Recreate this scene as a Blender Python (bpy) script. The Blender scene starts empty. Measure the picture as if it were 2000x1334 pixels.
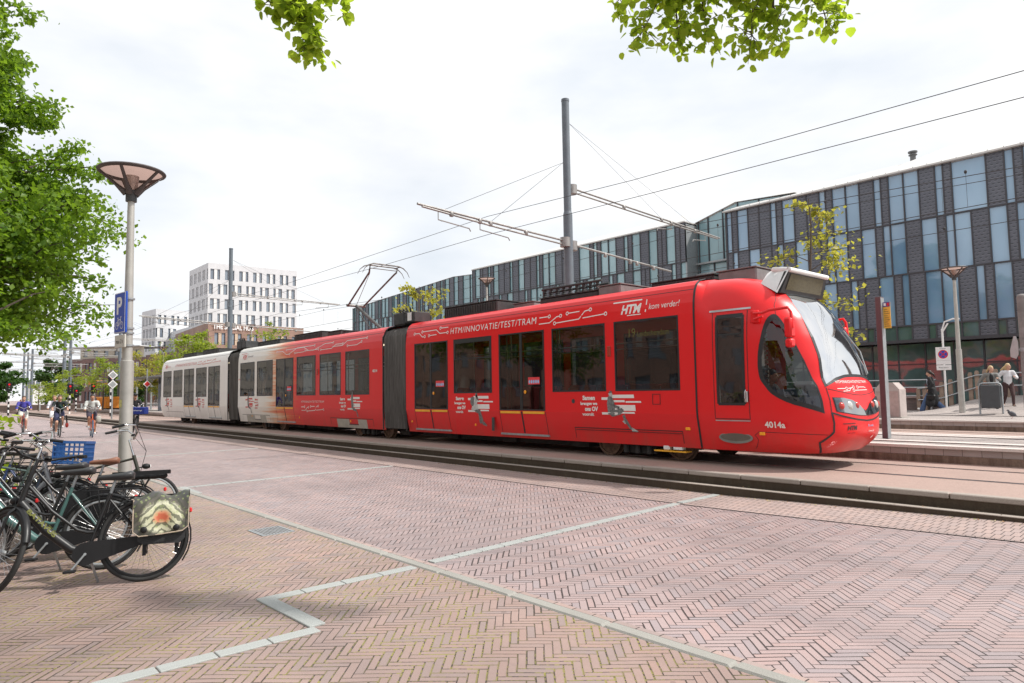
import bpy, bmesh, math, random
import numpy as np
from mathutils import Matrix, Vector, Euler
R = math.radians
PI = math.pi
sc = bpy.context.scene
col = sc.collection
random.seed(7)

# ------------------------------------------------------------------ camera, sky, sun, exposure
cam = bpy.data.objects.new("camera", bpy.data.cameras.new("camera"))
col.objects.link(cam)
cam.data.sensor_width = 36.0
cam.data.lens = 24.066
cam.data.clip_start = 0.05
cam.data.clip_end = 3000
_r, _u, _f = Vector((.66501, .74666, -.01616)), Vector((.06455, -.03592, .99727)), Vector((-.74404, .66424, .07208))
cam.matrix_world = Matrix(((_r.x, _u.x, -_f.x, 0), (_r.y, _u.y, -_f.y, 0), (_r.z, _u.z, -_f.z, 1.75), (0, 0, 0, 1)))
sc.camera = cam

SUN_AZ = Vector((.74, .67))           # horizontal direction towards the sun
SUN_EL = R(50)
world = bpy.data.worlds.new("World")
sc.world = world
world.use_nodes = True
nt = world.node_tree
nt.nodes.clear()
def wn(t, **k):
    n = nt.nodes.new(t)
    for a, b in k.items(): setattr(n, a, b)
    return n
wo = wn('ShaderNodeOutputWorld'); wb = wn('ShaderNodeBackground')
sky = wn('ShaderNodeTexSky', sky_type='NISHITA', sun_disc=False)
sky.sun_elevation = SUN_EL
sky.sun_rotation = math.atan2(SUN_AZ.x, SUN_AZ.y)
sky.air_density = 1.0; sky.dust_density = 1.5
tc = wn('ShaderNodeTexCoord')
mp = wn('ShaderNodeMapping'); mp.inputs['Scale'].default_value = (1, 1, 2.6)
nz = wn('ShaderNodeTexNoise'); nz.inputs['Scale'].default_value = 2.3; nz.inputs['Detail'].default_value = 6; nz.inputs['Roughness'].default_value = .5
rmp = wn('ShaderNodeValToRGB')
rmp.color_ramp.elements[0].position = .30; rmp.color_ramp.elements[0].color = (.80, .80, .80, 1)
rmp.color_ramp.elements[1].position = .58; rmp.color_ramp.elements[1].color = (1, 1, 1, 1)
nz2 = wn('ShaderNodeTexNoise'); nz2.inputs['Scale'].default_value = 3.1; nz2.inputs['Detail'].default_value = 5
rmp2 = wn('ShaderNodeValToRGB')
rmp2.color_ramp.elements[0].position = .3; rmp2.color_ramp.elements[0].color = (6.6, 7.0, 7.5, 1)
rmp2.color_ramp.elements[1].position = .62; rmp2.color_ramp.elements[1].color = (8.6, 8.6, 8.6, 1)
mx = wn('ShaderNodeMix', data_type='RGBA')
L = nt.links.new
L(tc.outputs['Generated'], mp.inputs['Vector']); L(mp.outputs[0], nz.inputs['Vector']); L(mp.outputs[0], nz2.inputs['Vector'])
L(nz.outputs['Fac'], rmp.inputs[0]); L(nz2.outputs['Fac'], rmp2.inputs[0])
L(rmp.outputs[0], mx.inputs[0]); L(sky.outputs[0], mx.inputs[6]); L(rmp2.outputs[0], mx.inputs[7])
L(mx.outputs[2], wb.inputs[0]); wb.inputs[1].default_value = .105
L(wb.outputs[0], wo.inputs[0])

sun = bpy.data.objects.new("sun", bpy.data.lights.new("sun", 'SUN'))
col.objects.link(sun)
sun.data.energy = 3.7
sun.data.angle = R(2.5)
sun.data.color = (1, .96, .9)
sd = Vector((SUN_AZ.x, SUN_AZ.y, 0)).normalized() * math.cos(SUN_EL) + Vector((0, 0, math.sin(SUN_EL)))
sun.rotation_euler = sd.to_track_quat('Z', 'Y').to_euler()
sc.view_settings.view_transform = 'Standard'
sc.view_settings.look = 'None'
sc.view_settings.exposure = .34
sc.cycles.max_bounces = 8
sc.cycles.transparent_max_bounces = 12
sc.cycles.use_denoising = True

# ------------------------------------------------------------------ helpers
class MB:
    """collects shapes into one mesh"""
    def __init__(s): s.v = []; s.f = []; s.m = []; s.M = None
    def add(s, vs, fs, mi=0):
        b = len(s.v)
        if s.M is not None: vs = [s.M @ Vector(v) for v in vs]
        s.v += [tuple(v) for v in vs]; s.f += [tuple(i + b for i in f) for f in fs]; s.m += [mi] * len(fs); return s
    def box(s, c, d, mi=0, rz=0, ch=0, M=None):
        hx, hy, hz = d[0] / 2, d[1] / 2, d[2] / 2
        if ch > 0:
            ch = min(ch, hx * .9, hy * .9, hz * .9)
            vs = []
            for sx in (-1, 1):
                for sy in (-1, 1):
                    for sz in (-1, 1):
                        vs += [(sx * (hx - ch), sy * (hy - ch), sz * hz), (sx * (hx - ch), sy * hy, sz * (hz - ch)), (sx * hx, sy * (hy - ch), sz * (hz - ch))]
            me = bmesh.new()
            for v in vs: me.verts.new(v)
            r = bmesh.ops.convex_hull(me, input=me.verts[:])
            me.verts.index_update()
            vs = [v.co.copy() for v in me.verts]; fs = [[v.index for v in f.verts] for f in me.faces]
            me.free()
        else:
            vs = [Vector((x, y, z)) for x in (-hx, hx) for y in (-hy, hy) for z in (-hz, hz)]
            fs = [(0, 1, 3, 2), (4, 6, 7, 5), (0, 4, 5, 1), (2, 3, 7, 6), (0, 2, 6, 4), (1, 5, 7, 3)]
        Q = (M or Matrix.Rotation(rz, 4, 'Z'))
        c = Vector(c)
        return s.add([Q @ Vector(v) + c for v in vs], fs, mi)
    def bb(s, x0, x1, y0, y1, z0, z1, mi=0, ch=0):
        return s.box(((x0 + x1) / 2, (y0 + y1) / 2, (z0 + z1) / 2), (x1 - x0, y1 - y0, z1 - z0), mi, ch=ch)
    def tube(s, pts, r, n=8, mi=0, closed=False, caps=True, flat=1):
        pts = [Vector(p) for p in pts]
        rs = r if isinstance(r, (list, tuple)) else [r] * len(pts)
        N = len(pts); vs = []; fs = []
        T = []
        for i in range(N):
            a = pts[i - 1] if (i > 0 or closed) else pts[i]
            b = pts[(i + 1) % N] if (i < N - 1 or closed) else pts[i]
            T.append((b - a).normalized() if (b - a).length > 1e-9 else Vector((0, 0, 1)))
        up = Vector((0, 0, 1)) if abs(T[0].z) < .9 else Vector((1, 0, 0))
        U = (up - T[0] * up.dot(T[0])).normalized()
        for i in range(N):
            U = (U - T[i] * U.dot(T[i]))
            U = U.normalized() if U.length > 1e-6 else T[i].orthogonal().normalized()
            V = T[i].cross(U)
            for k in range(n):
                a = 2 * PI * k / n
                vs.append(pts[i] + (U * math.cos(a) * flat + V * math.sin(a)) * rs[i])
        for i in range(N if closed else N - 1):
            j = (i + 1) % N
            for k in range(n):
                l = (k + 1) % n
                fs.append((i * n + k, i * n + l, j * n + l, j * n + k))
        if caps and not closed:
            fs.append(tuple(range(n))[::-1]); fs.append(tuple((N - 1) * n + k for k in range(n)))
        return s.add(vs, fs, mi)
    def lathe(s, prof, c=(0, 0, 0), n=24, mi=0, M=None, a0=0, a1=2 * PI):
        vs = []; fs = []; P = len(prof); full = abs(a1 - a0 - 2 * PI) < 1e-6
        K = n if full else n + 1
        for k in range(K):
            a = a0 + (a1 - a0) * k / n
            for (r, z) in prof: vs.append(Vector((r * math.cos(a), r * math.sin(a), z)))
        for k in range(n):
            l = (k + 1) % K
            for i in range(P - 1):
                fs.append((k * P + i, l * P + i, l * P + i + 1, k * P + i + 1))
        if M is not None: vs = [M @ v for v in vs]
        c = Vector(c)
        return s.add([v + c for v in vs], fs, mi)
    def ell(s, c, r, n=12, mi=0, M=None):
        prof = [(math.sin(PI * i / n), -math.cos(PI * i / n)) for i in range(n + 1)]
        prof[0] = (1e-4, -1); prof[-1] = (1e-4, 1)
        S = Matrix.Diagonal((r[0], r[1], r[2], 1))
        return s.lathe(prof, c, n * 2 if n < 8 else 16, mi, (M @ S) if M is not None else S)
    def poly(s, pts, mi=0): return s.add(pts, [tuple(range(len(pts)))], mi)
    def prism(s, pts, off, mi=0):
        n = len(pts); off = Vector(off); p = [Vector(a) for a in pts]
        fs = [tuple(range(n))[::-1], tuple(range(n, 2 * n))] + [(i, (i + 1) % n, n + (i + 1) % n, n + i) for i in range(n)]
        return s.add(p + [a + off for a in p], fs, mi)
    def build(s, name, mats, parent=None, smooth=None, world=False):
        me = bpy.data.meshes.new(name)
        vs = s.v
        if world and parent is not None:
            l = parent.location; vs = [(v[0] - l.x, v[1] - l.y, v[2] - l.z) for v in vs]
        me.from_pydata([tuple(v) for v in vs], [], s.f)
        if not isinstance(mats, (list, tuple)): mats = [mats]
        for m in mats: me.materials.append(m)
        if len(mats) > 1: me.polygons.foreach_set('material_index', s.m)
        if smooth is not None:
            me.polygons.foreach_set('use_smooth', [True] * len(me.polygons))
            try: me.set_sharp_from_angle(angle=R(smooth))
            except Exception: pass
        me.update()
        o = bpy.data.objects.new(name, me); col.objects.link(o)
        if parent is not None: o.parent = parent
        return o

def tag(o, label=None, cat=None, group=None, kind=None):
    if label: o['label'] = label
    if cat: o['category'] = cat
    if group: o['group'] = group
    if kind: o['kind'] = kind
    return o
def thing(name, label, cat, loc=(0, 0, 0), rz=0, group=None):
    o = bpy.data.objects.new(name, None); col.objects.link(o)
    o.empty_display_size = .1
    o.location = loc; o.rotation_euler = (0, 0, rz)
    return tag(o, label, cat, group)
def kids(o): return [c for c in bpy.data.objects if c.parent == o]
def dup(o, parent=None, loc=None, rot=None, label=None, swap=None):
    ch = kids(o)
    c = o.copy(); col.objects.link(c)
    if parent is not None: c.parent = parent
    if loc is not None: c.location = loc
    if rot is not None: c.rotation_euler = rot
    if label: c['label'] = label
    if swap and c.type == 'MESH' and any(m and m.name in swap for m in c.data.materials):
        c.data = c.data.copy()
        for i, m in enumerate(c.data.materials):
            if m and m.name in swap: c.data.materials[i] = swap[m.name]
    for k in ch: dup(k, c, swap=swap)
    return c
def struct(name, mb, m, **k):
    return tag(mb.build(name, m, **k), kind='structure')

# ------------------------------------------------------------------ materials
class NT:
    def __init__(s, name):
        s.m = bpy.data.materials.new(name); s.m.use_nodes = True; s.t = s.m.node_tree; s.t.nodes.clear()
        s.out = s.n('ShaderNodeOutputMaterial')
    def n(s, t, ins=None, **k):
        n = s.t.nodes.new(t)
        for a, b in k.items(): setattr(n, a, b)
        for a, b in (ins or {}).items(): s.set(n.inputs[a], b)
        return n
    def set(s, i, b):
        if hasattr(b, 'links') or isinstance(b, bpy.types.NodeSocket): s.t.links.new(b, i)
        else: i.default_value = b
    def mth(s, op, a, b=0.0, c=0.0, clamp=False):
        n = s.n('ShaderNodeMath', operation=op, use_clamp=clamp)
        for i, v in enumerate((a, b, c)): s.set(n.inputs[i], v)
        return n.outputs[0]
    def mix(s, f, a, b, bt='MIX'):
        n = s.n('ShaderNodeMix', data_type='RGBA', blend_type=bt)
        s.set(n.inputs[0], f); s.set(n.inputs[6], a); s.set(n.inputs[7], b); return n.outputs[2]
    def noise(s, vec, sc, det=4, rough=.55, dim='3D'):
        n = s.n('ShaderNodeTexNoise', {'Scale': sc, 'Detail': det, 'Roughness': rough})
        if vec is not None: s.set(n.inputs['Vector'], vec)
        return n.outputs['Fac']
    def ramp(s, f, st):
        n = s.n('ShaderNodeValToRGB', {0: f}); e = n.color_ramp.elements
        while len(e) < len(st): e.new(.5)
        for i, (p, c) in enumerate(st): e[i].position = p; e[i].color = c if len(c) == 4 else (*c, 1)
        return n.outputs[0]
    def obj(s): return s.n('ShaderNodeTexCoord').outputs['Object']
    def pos(s): return s.n('ShaderNodeNewGeometry').outputs['Position']
    def mapv(s, v, scale=(1, 1, 1), rot=(0, 0, 0), loc=(0, 0, 0)):
        return s.n('ShaderNodeMapping', {'Vector': v, 'Scale': scale, 'Rotation': rot, 'Location': loc}).outputs[0]
    def sep(s, v): return s.n('ShaderNodeSeparateXYZ', {0: v}).outputs
    def bump(s, h, st=.3, dist=.01): return s.n('ShaderNodeBump', {'Height': h, 'Strength': st, 'Distance': dist}).outputs[0]
    def bsdf(s, **k):
        b = s.n('ShaderNodeBsdfPrincipled')
        for a, v in k.items(): s.set(b.inputs[a.replace('_', ' ')], v)
        return b.outputs[0]
    def done(s, sh): s.t.links.new(sh, s.out.inputs[0]); return s.m
def c4(c): return (*c[:3], 1)
_mats = {}
def P(name, c, rough=.6, metal=0, var=.12, vs=6, bump=0, bs=60, spec=.5, coat=0, dirt=0):
    """painted / plain surface with slight variation in tone and gloss"""
    if name in _mats: return _mats[name]
    T = NT(name); o = T.obj()
    f = T.noise(o, vs, 5, .6)
    a = T.mix(1, c4(c), c4([max(0, x * (1 - var * 1.4)) for x in c])); 
    colr = T.mix(T.ramp(f, [(.3, (0, 0, 0)), (.7, (1, 1, 1))]), c4([min(1, x * (1 + var)) for x in c]), c4([x * (1 - var) for x in c]))
    if dirt:
        g = T.ramp(T.noise(o, vs * .35, 8, .7), [(.48, (0, 0, 0)), (.72, (dirt, dirt, dirt))])
        colr = T.mix(g, colr, c4((.12, .10, .08)))
    rg = T.mth('ADD', T.mth('MULTIPLY', f, .25), rough - .12)
    kw = dict(Base_Color=colr, Roughness=rg, Metallic=metal, Specular_IOR_Level=spec)
    if coat: kw['Coat_Weight'] = coat
    if bump: kw['Normal'] = T.bump(T.noise(o, bs, 4), bump, .005)
    _mats[name] = T.done(T.bsdf(**kw)); return _mats[name]
def EM(name, c, st):
    T = NT(name); return T.done(T.n('ShaderNodeEmission', {0: c4(c), 1: st}).outputs[0])

M_black = P('black_paint', (.008, .008, .009), .4, var=.2, spec=.4)
M_rubber = P('rubber', (.02, .02, .02), .75, var=.2, bump=.3, bs=90)
M_blackplastic = P('black_plastic', (.011, .011, .012), .5, var=.2, spec=.3)
M_steel = P('brushed_steel', (.55, .55, .55), .32, metal=1, var=.1)
M_alu = P('dull_aluminium', (.48, .49, .50), .42, metal=.85, var=.12)
M_galv = P('galvanised_steel', (.34, .36, .37), .5, metal=.5, var=.15, vs=9)
M_pole = P('grey_blue_pole_paint', (.13, .155, .18), .5, var=.12, vs=3, dirt=.15)
M_red = P('red_plastic', (.6, .02, .02), .4)
M_white = P('white_paint', (.75, .75, .74), .45, var=.05)
M_dark = P('dark_grey_paint', (.045, .048, .05), .5, var=.2)
M_orange = P('orange_plastic', (.85, .33, .03), .5, var=.1)
M_conc = P('light_concrete', (.36, .34, .31), .85, var=.12, vs=3, bump=.4, bs=80, dirt=.2)

def herring(name, ca, cb, mortar, W=.057, n=4, rot=43, moss=0.0, rough=.54, jit=.5):
    """herringbone clinker bricks, n times as long as wide"""
    T = NT(name); p = T.pos()
    v = T.mapv(p, (1 / W, 1 / W, 1), (0, 0, R(rot)))
    wob = T.noise(p, 1.2, 2)
    x, y, _ = T.sep(v)[:3]
    x = T.mth('ADD', x, T.mth('MULTIPLY', wob, .8)); y = T.mth('ADD', y, T.mth('MULTIPLY', wob, -.6))
    i = T.mth('FLOOR', x); j = T.mth('FLOOR', y)
    fx = T.mth('SUBTRACT', x, i); fy = T.mth('SUBTRACT', y, j)
    d = T.mth('ADD', i, j)
    k = T.mth('FLOORED_MODULO', d, 2.0 * n)
    isv = T.mth('GREATER_THAN', k, n - .5)
    m = T.mth('SUBTRACT', k, float(n))
    # position along the brick (0..n) and across (0..1)
    al = T.mth('ADD', T.mth('MULTIPLY', isv, T.mth('ADD', m, fy)), T.mth('MULTIPLY', T.mth('SUBTRACT', 1.0, isv), T.mth('ADD', k, fx)))
    ac = T.mth('ADD', T.mth('MULTIPLY', isv, fx), T.mth('MULTIPLY', T.mth('SUBTRACT', 1.0, isv), fy))
    idx = T.mth('SUBTRACT', i, T.mth('MULTIPLY', T.mth('SUBTRACT', 1.0, isv), k))
    idy = T.mth('SUBTRACT', j, T.mth('MULTIPLY', isv, m))
    idv = T.n('ShaderNodeCombineXYZ', {0: idx, 1: idy, 2: T.mth('MULTIPLY', isv, 7.3)}).outputs[0]
    wn_ = T.n('ShaderNodeTexWhiteNoise', {0: idv})
    rnd = wn_.outputs['Value']; rcol = wn_.outputs['Color']
    ea = T.mth('MINIMUM', al, T.mth('SUBTRACT', float(n), al))
    ec = T.mth('MINIMUM', ac, T.mth('SUBTRACT', 1.0, ac))
    e = T.mth('MINIMUM', ea, ec)
    nn = T.noise(p, 55, 3)
    e2 = T.mth('ADD', e, T.mth('MULTIPLY', T.mth('SUBTRACT', nn, .5), .07))
    gapw = T.mth('ADD', .022, T.mth('MULTIPLY', T.mth('POWER', T.sep(rcol)[1], 3.0), .10))
    mort = T.mth('SUBTRACT', 1.0, T.mth('DIVIDE', T.mth('SUBTRACT', e2, gapw), .045), clamp=True)
    base = T.mix(T.mth('MULTIPLY', rnd, jit, clamp=True), c4(ca), c4(cb))
    base = T.mix(T.mth('MULTIPLY', T.mth('GREATER_THAN', T.sep(rcol)[2], .78), .6), base, c4((cb[0] * .82, cb[1] * .93, cb[2] * 1.0)))
    base = T.mix(T.mth('MULTIPLY', T.mth('LESS_THAN', T.sep(rcol)[2], .12), .3), base, c4((ca[0] * 1.08, ca[1] * .92, ca[2] * .85)))
    big = T.noise(p, .35, 5, .6)
    base = T.mix(T.ramp(big, [(.38, (0, 0, 0)), (.66, (.75, .75, .75))]), base, c4([q * .72 for q in cb]))
    tr_ = T.ramp(T.noise(T.mapv(p, (.16, 1.3, 1)), 1, 6, .65), [(.44, (0, 0, 0)), (.66, (.5, .5, .5))])
    base = T.mix(tr_, base, c4([q * .68 for q in cb]))
    gum = T.n('ShaderNodeTexVoronoi', {'Vector': p, 'Scale': 2.6}).outputs['Distance']
    base = T.mix(T.mth('MULTIPLY', T.mth('LESS_THAN', gum, .055), .5), base, c4([q * .45 for q in cb]))
    gr = T.noise(p, 140, 3, .7)
    base = T.mix(T.mth('MULTIPLY', T.mth('GREATER_THAN', gr, .62), .35), base, c4([q * .55 for q in ca]))
    spot = T.ramp(T.noise(p, 5.5, 5, .7), [(.6, (0, 0, 0)), (.75, (.35, .35, .35))])
    base = T.mix(spot, base, c4([q * .6 for q in cb]))
    mcol = c4(mortar)
    if moss:
        mo = T.ramp(T.noise(p, 1.6, 4, .6), [(.38, (0, 0, 0)), (.55, (moss, moss, moss))])
        mm = T.mth('MULTIPLY', mo, T.mth('GREATER_THAN', T.noise(p, 38, 2), .47))
        mcol = T.mix(mm, mcol, (.34, .31, .06, 1))
        mort = T.mth('MAXIMUM', mort, T.mth('MULTIPLY', mm, T.mth('LESS_THAN', e2, .13)))
    colr = T.mix(mort, base, mcol)
    h = T.mth('SUBTRACT', T.mth('ADD', T.mth('MULTIPLY', rnd, .35), T.mth('MULTIPLY', nn, .25)), T.mth('MULTIPLY', mort, 1.3))
    return T.done(T.bsdf(Base_Color=colr, Roughness=T.mth('ADD', rough - .08, T.mth('MULTIPLY', rnd, .18)), Normal=T.bump(h, .75, .006), Specular_IOR_Level=.5))
def bricks(name, ca, cb, mortar, bw=.21, bh=.065, rz=0, vert=False, mort=.006, bumpd=.006, big=.3, squash=0.0):
    T = NT(name); p = T.pos()
    if vert:   # wall: use x+y along, z up
        s_ = T.sep(p); v = T.n('ShaderNodeCombineXYZ', {0: T.mth('ADD', s_[0], s_[1]), 1: s_[2], 2: 0.0}).outputs[0]
    else: v = T.mapv(p, (1, 1, 1), (0, 0, rz))
    b = T.n('ShaderNodeTexBrick', {'Vector': v, 'Color1': c4(ca), 'Color2': c4(cb), 'Mortar': c4(mortar), 'Scale': 1.0, 'Mortar Size': mort, 'Brick Width': bw, 'Row Height': bh, 'Mortar Smooth': .3, 'Bias': -.1})
    g = T.ramp(T.noise(p, big, 6, .65), [(.35, (.72, .72, .72)), (.65, (1.06, 1.06, 1.06))])
    c = T.mix(1.0, b.outputs[0], g, 'MULTIPLY')
    sp = T.noise(p, 90, 3, .7)
    c = T.mix(T.mth('MULTIPLY', T.mth('GREATER_THAN', sp, .6), .25), c, c4([q * .5 for q in ca]))
    h = T.mth('SUBTRACT', T.mth('MULTIPLY', sp, .3), b.outputs[1])
    return T.done(T.bsdf(Base_Color=c, Roughness=.72, Normal=T.bump(h, .6, bumpd)))
def granular(name, c, rough=.8, streak=0, dark=.5, sc=70):
    T = NT(name); p = T.pos()
    f = T.noise(p, sc, 4, .75); g = T.noise(p, .8, 7, .65)
    colr = T.mix(T.ramp(f, [(.35, (0, 0, 0)), (.65, (1, 1, 1))]), c4([x * .75 for x in c]), c4([min(1, x * 1.15) for x in c]))
    colr = T.mix(T.ramp(g, [(.45, (0, 0, 0)), (.75, (dark, dark, dark))]), colr, c4([x * .5 for x in c]))
    if streak:
        s = T.noise(T.mapv(p, (6, 6, .4)), 1, 5, .7)
        colr = T.mix(T.ramp(s, [(.42, (0, 0, 0)), (.62, (streak, streak, streak))]), colr, (.05, .03, .018, 1))
    return T.done(T.bsdf(Base_Color=colr, Roughness=rough, Normal=T.bump(f, .35, .004)))
def glassy(name, tint, refl=1.0, trans=.35, rough=.02, ior=1.5):
    """window glass: tinted see-through plus mirror reflection growing with angle"""
    T = NT(name)
    fr = T.n('ShaderNodeFresnel', {0: ior}).outputs[0]
    wob = T.bump(T.noise(T.pos(), .9, 2), .12, .05)
    gl = T.n('ShaderNodeBsdfGlossy', {'Color': (refl, refl, refl, 1), 'Roughness': rough, 'Normal': wob}).outputs[0]
    tr = T.n('ShaderNodeBsdfTransparent', {0: c4([t * trans for t in tint])}).outputs[0]
    m = T.n('ShaderNodeMixShader', {0: fr, 1: tr, 2: gl}).outputs[0]
    return T.done(m)
def windowmat(name, c1, c2, spec=.7, vs=.5):
    """building glazing: opaque dark glass with curtains, rooms and reflections hinted in its colour, mirror-smooth"""
    T = NT(name); o = T.pos()
    r = T.n('ShaderNodeNewGeometry').outputs['Random Per Island']
    f = T.noise(T.mapv(o, (.6, .6, .35)), vs, 3, .5)
    f = T.mth('ADD', T.mth('MULTIPLY', f, .7), T.mth('MULTIPLY', r, .35))
    c = T.ramp(f, [(.3, c1), (.75, c2)])
    wob = T.bump(T.noise(o, .55, 2), .25, .06)
    return T.done(T.bsdf(Base_Color=c, Roughness=.04, Specular_IOR_Level=spec, IOR=1.55, Normal=wob))
def leafmat(name, cd, cl, tr=.5, var=.5):
    T = NT(name)
    r = T.n('ShaderNodeNewGeometry').outputs['Random Per Island']
    big = T.noise(T.pos(), .9, 3)
    f = T.mth('ADD', T.mth('MULTIPLY', r, .6), T.mth('MULTIPLY', big, .45))
    c = T.ramp(f, [(.15, cd), (.85, cl)])
    d = T.bsdf(Base_Color=c, Roughness=.45, Specular_IOR_Level=.35)
    ct = T.mix(.6, c, c4((cl[0] * 1.5, cl[1] * 1.5, cl[2] * .6)))
    t = T.n('ShaderNodeBsdfTranslucent', {0: ct}).outputs[0]
    return T.done(T.n('ShaderNodeMixShader', {0: tr, 1: d, 2: t}).outputs[0])
M_bark = P('bark', (.09, .07, .055), .9, var=.3, vs=12, bump=.8, bs=30)

def text_mesh(s, size, shear=0, bold=0, width=1.0, spacing=1.0):
    """lettering as flat triangles in the x/y plane, starting at the origin: (verts, faces)"""
    cu = bpy.data.curves.new('t', 'FONT'); cu.body = s; cu.size = size; cu.shear = shear; cu.offset = bold; cu.space_character = spacing
    cu.resolution_u = 4
    o = bpy.data.objects.new('t', cu); col.objects.link(o)
    dg = bpy.context.evaluated_depsgraph_get(); me = bpy.data.meshes.new_from_object(o.evaluated_get(dg))
    vs = [(v.co.x * width, v.co.y) for v in me.vertices]; fs = [tuple(p.vertices) for p in me.polygons]
    bpy.data.objects.remove(o); bpy.data.curves.remove(cu); bpy.data.meshes.remove(me)
    return vs, fs
def add_text(mb, s, o, ux, uy, size, width=None, mi=0, **k):
    """put lettering at o; ux, uy are the reading and up directions; width scales the line to a length"""
    vs, fs = text_mesh(s, size, **k)
    w = max(v[0] for v in vs) - min(v[0] for v in vs); x0 = min(v[0] for v in vs)
    kx = (width / w) if width else 1
    o, ux, uy = Vector(o), Vector(ux), Vector(uy)
    mb.add([o + ux * ((v[0] - x0) * kx) + uy * v[1] for v in vs], fs, mi)
    return mb
# ------------------------------------------------------------------ ground, road, kerbs, tracks, platforms
M_road = herring('street_bricks', (.425, .315, .30), (.38, .30, .295), (.05, .038, .035), W=.062, rot=43, jit=.7)
M_side = herring('sidewalk_bricks', (.385, .265, .225), (.34, .245, .22), (.06, .045, .035), rot=43, moss=.7, jit=.8)
M_gut = bricks('gutter_bricks', (.44, .32, .285), (.38, .30, .28), (.05, .04, .035), bw=.21, bh=.07)
M_gut2 = bricks('cross_bricks', (.44, .325, .29), (.38, .295, .275), (.08, .06, .055), bw=.09, bh=.21)
M_plat = bricks('platform_tiles', (.46, .40, .37), (.40, .345, .325), (.16, .13, .12), bw=.3, bh=.15, mort=.005)
M_kerb = granular('granite_kerb', (.33, .32, .29), .75, dark=.4, sc=160)
M_strip = granular('pale_paving_stone', (.36, .375, .36), .75, dark=.25, sc=190)
M_bed = granular('track_concrete', (.38, .27, .23), .8, dark=.35, sc=60)
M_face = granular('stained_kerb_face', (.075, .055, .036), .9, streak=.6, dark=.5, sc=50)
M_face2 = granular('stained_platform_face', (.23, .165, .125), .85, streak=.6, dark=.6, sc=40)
M_nose = granular('kerb_nosing', (.36, .31, .27), .8, dark=.5, sc=90)
M_edge = granular('platform_edge', (.62, .56, .52), .75, dark=.2, sc=90)
M_rail = P('rail_steel', (.55, .55, .56), .22, metal=1, var=.1)
M_groove = P('rail_groove', (.03, .028, .028), .8)

XL, XR = -260, 30
m = MB(); m.poly([(-900, -500, -.06), (500, -500, -.06), (500, 900, -.06), (-900, 900, -.06)])
struct('ground', m, M_road)
m = MB()
xs = [XL, -60, -30] + [-20 + i for i in range(0, 51, 1)]; ys = [3.9, 7, 8, 8.8, 9.4, 10.1]
def rz_(x, y): return .10 * max(0, min(1, (x + 6) / 5)) * max(0, min(1, (y - 7.6) / 2.2))
for i in range(len(xs) - 1):
    for j in range(len(ys) - 1):
        q = [(xs[i], ys[j]), (xs[i + 1], ys[j]), (xs[i + 1], ys[j + 1]), (xs[i], ys[j + 1])]
        m.poly([(a, b, rz_(a, b)) for a, b in q])
struct('road', m, M_road)
# brick band laid across along the track kerb, with a dark joint on its street side
m = MB()
def bandy(x): return 8.87 + .035 * max(0, x + 6) ** 1.6 * .35
xb = [XL, -60, -30, -20, -14, -10, -8, -7] + [-6 + .5 * i for i in range(30)] + [XR]
for i in range(len(xb) - 1):
    a, b = xb[i], xb[i + 1]
    ya, yb = min(bandy(a), 9.8), min(bandy(b), 9.8)
    m.poly([(a, ya, rz_(a, ya) + .004), (b, yb, rz_(b, yb) + .004), (b, 10.08, rz_(b, 10.08) + .004), (a, 10.08, rz_(a, 10.08) + .004)])
struct('road_edge_band', m, M_gut2)
m = MB()
for i in range(len(xb) - 1):
    a, b = xb[i], xb[i + 1]
    ya, yb = min(bandy(a), 9.8), min(bandy(b), 9.8)
    m.poly([(a, ya - .025, rz_(a, ya) + .007), (b, yb - .025, rz_(b, yb) + .007), (b, yb, rz_(b, yb) + .007), (a, ya, rz_(a, ya) + .007)])
struct('road_joint', m, M_groove)
m = MB(); m.bb(XL, XR, -40, 3.745, -.2, .085)
struct('sidewalk', m, M_side)
for nm, x0, x1 in (('kerb', -14.3, XR), ('kerb', XL, -14.6)):
    m = MB(); x = x0
    while x < x1:
        L_ = 1.0 if x > -30 else 20
        m.box((x + L_ / 2, 3.81, -.03 + random.uniform(-.002, .003)), (L_ - .008, .125, .25), ch=.018); x += L_
    struct(nm, m, M_kerb)
m = MB()
m.poly([(XL, 3.9, .004), (XR, 3.9, .004), (XR, 4.12, .004), (XL, 4.12, .004)])
struct('gutter', m, M_gut)
m = MB(); m.poly([(XL, 3.872, .009), (XR, 3.872, .009), (XR, 3.889, .009), (XL, 3.889, .009)])
struct('gutter_joint', m, M_groove)
# pale marking stones of the parking bays
def strip(pts, z, w=.115, L0=.34):
    m = MB()
    for a, b in zip(pts[:-1], pts[1:]):
        a, b = Vector((*a, z)), Vector((*b, z)); d = (b - a); n_ = max(1, round(d.length / L0)); u = d.normalized()
        ang = math.atan2(u.y, u.x)
        for k in range(n_):
            c = a + d * ((k + .5) / n_)
            jz = random.uniform(-.001, .001)
            m.box((c.x, c.y, z - .02 + jz), (d.length / n_ - .008, w, .05), rz=ang + random.uniform(-.004, .004), ch=.004)
    return m
ZS = .09
struct('marking_stones', strip([(-4.70, -1.2), (-4.66, 2.27)], ZS), M_strip)
struct('marking_stones', strip([(-4.72, 2.3), (-5.66, 2.28)], ZS + .003, .125, .5), M_strip)
struct('marking_stones', strip([(-5.62, 2.22), (-5.62, 3.72)], ZS), M_strip)
struct('marking_stones', strip([(-5.95, 4.14), (-6.22, 8.85)], .008), M_strip)
struct('marking_stones', strip([(-6.22, 8.92), (-6.25, 10.0)], .012), M_strip)
struct('marking_stones', strip([(-14.1, 3.95), (-14.3, 8.85)], .008), M_strip)
struct('marking_stones', strip([(-14.2, 4.1), (-13.0, 4.05)], .014, .12, .5), M_strip)
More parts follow.
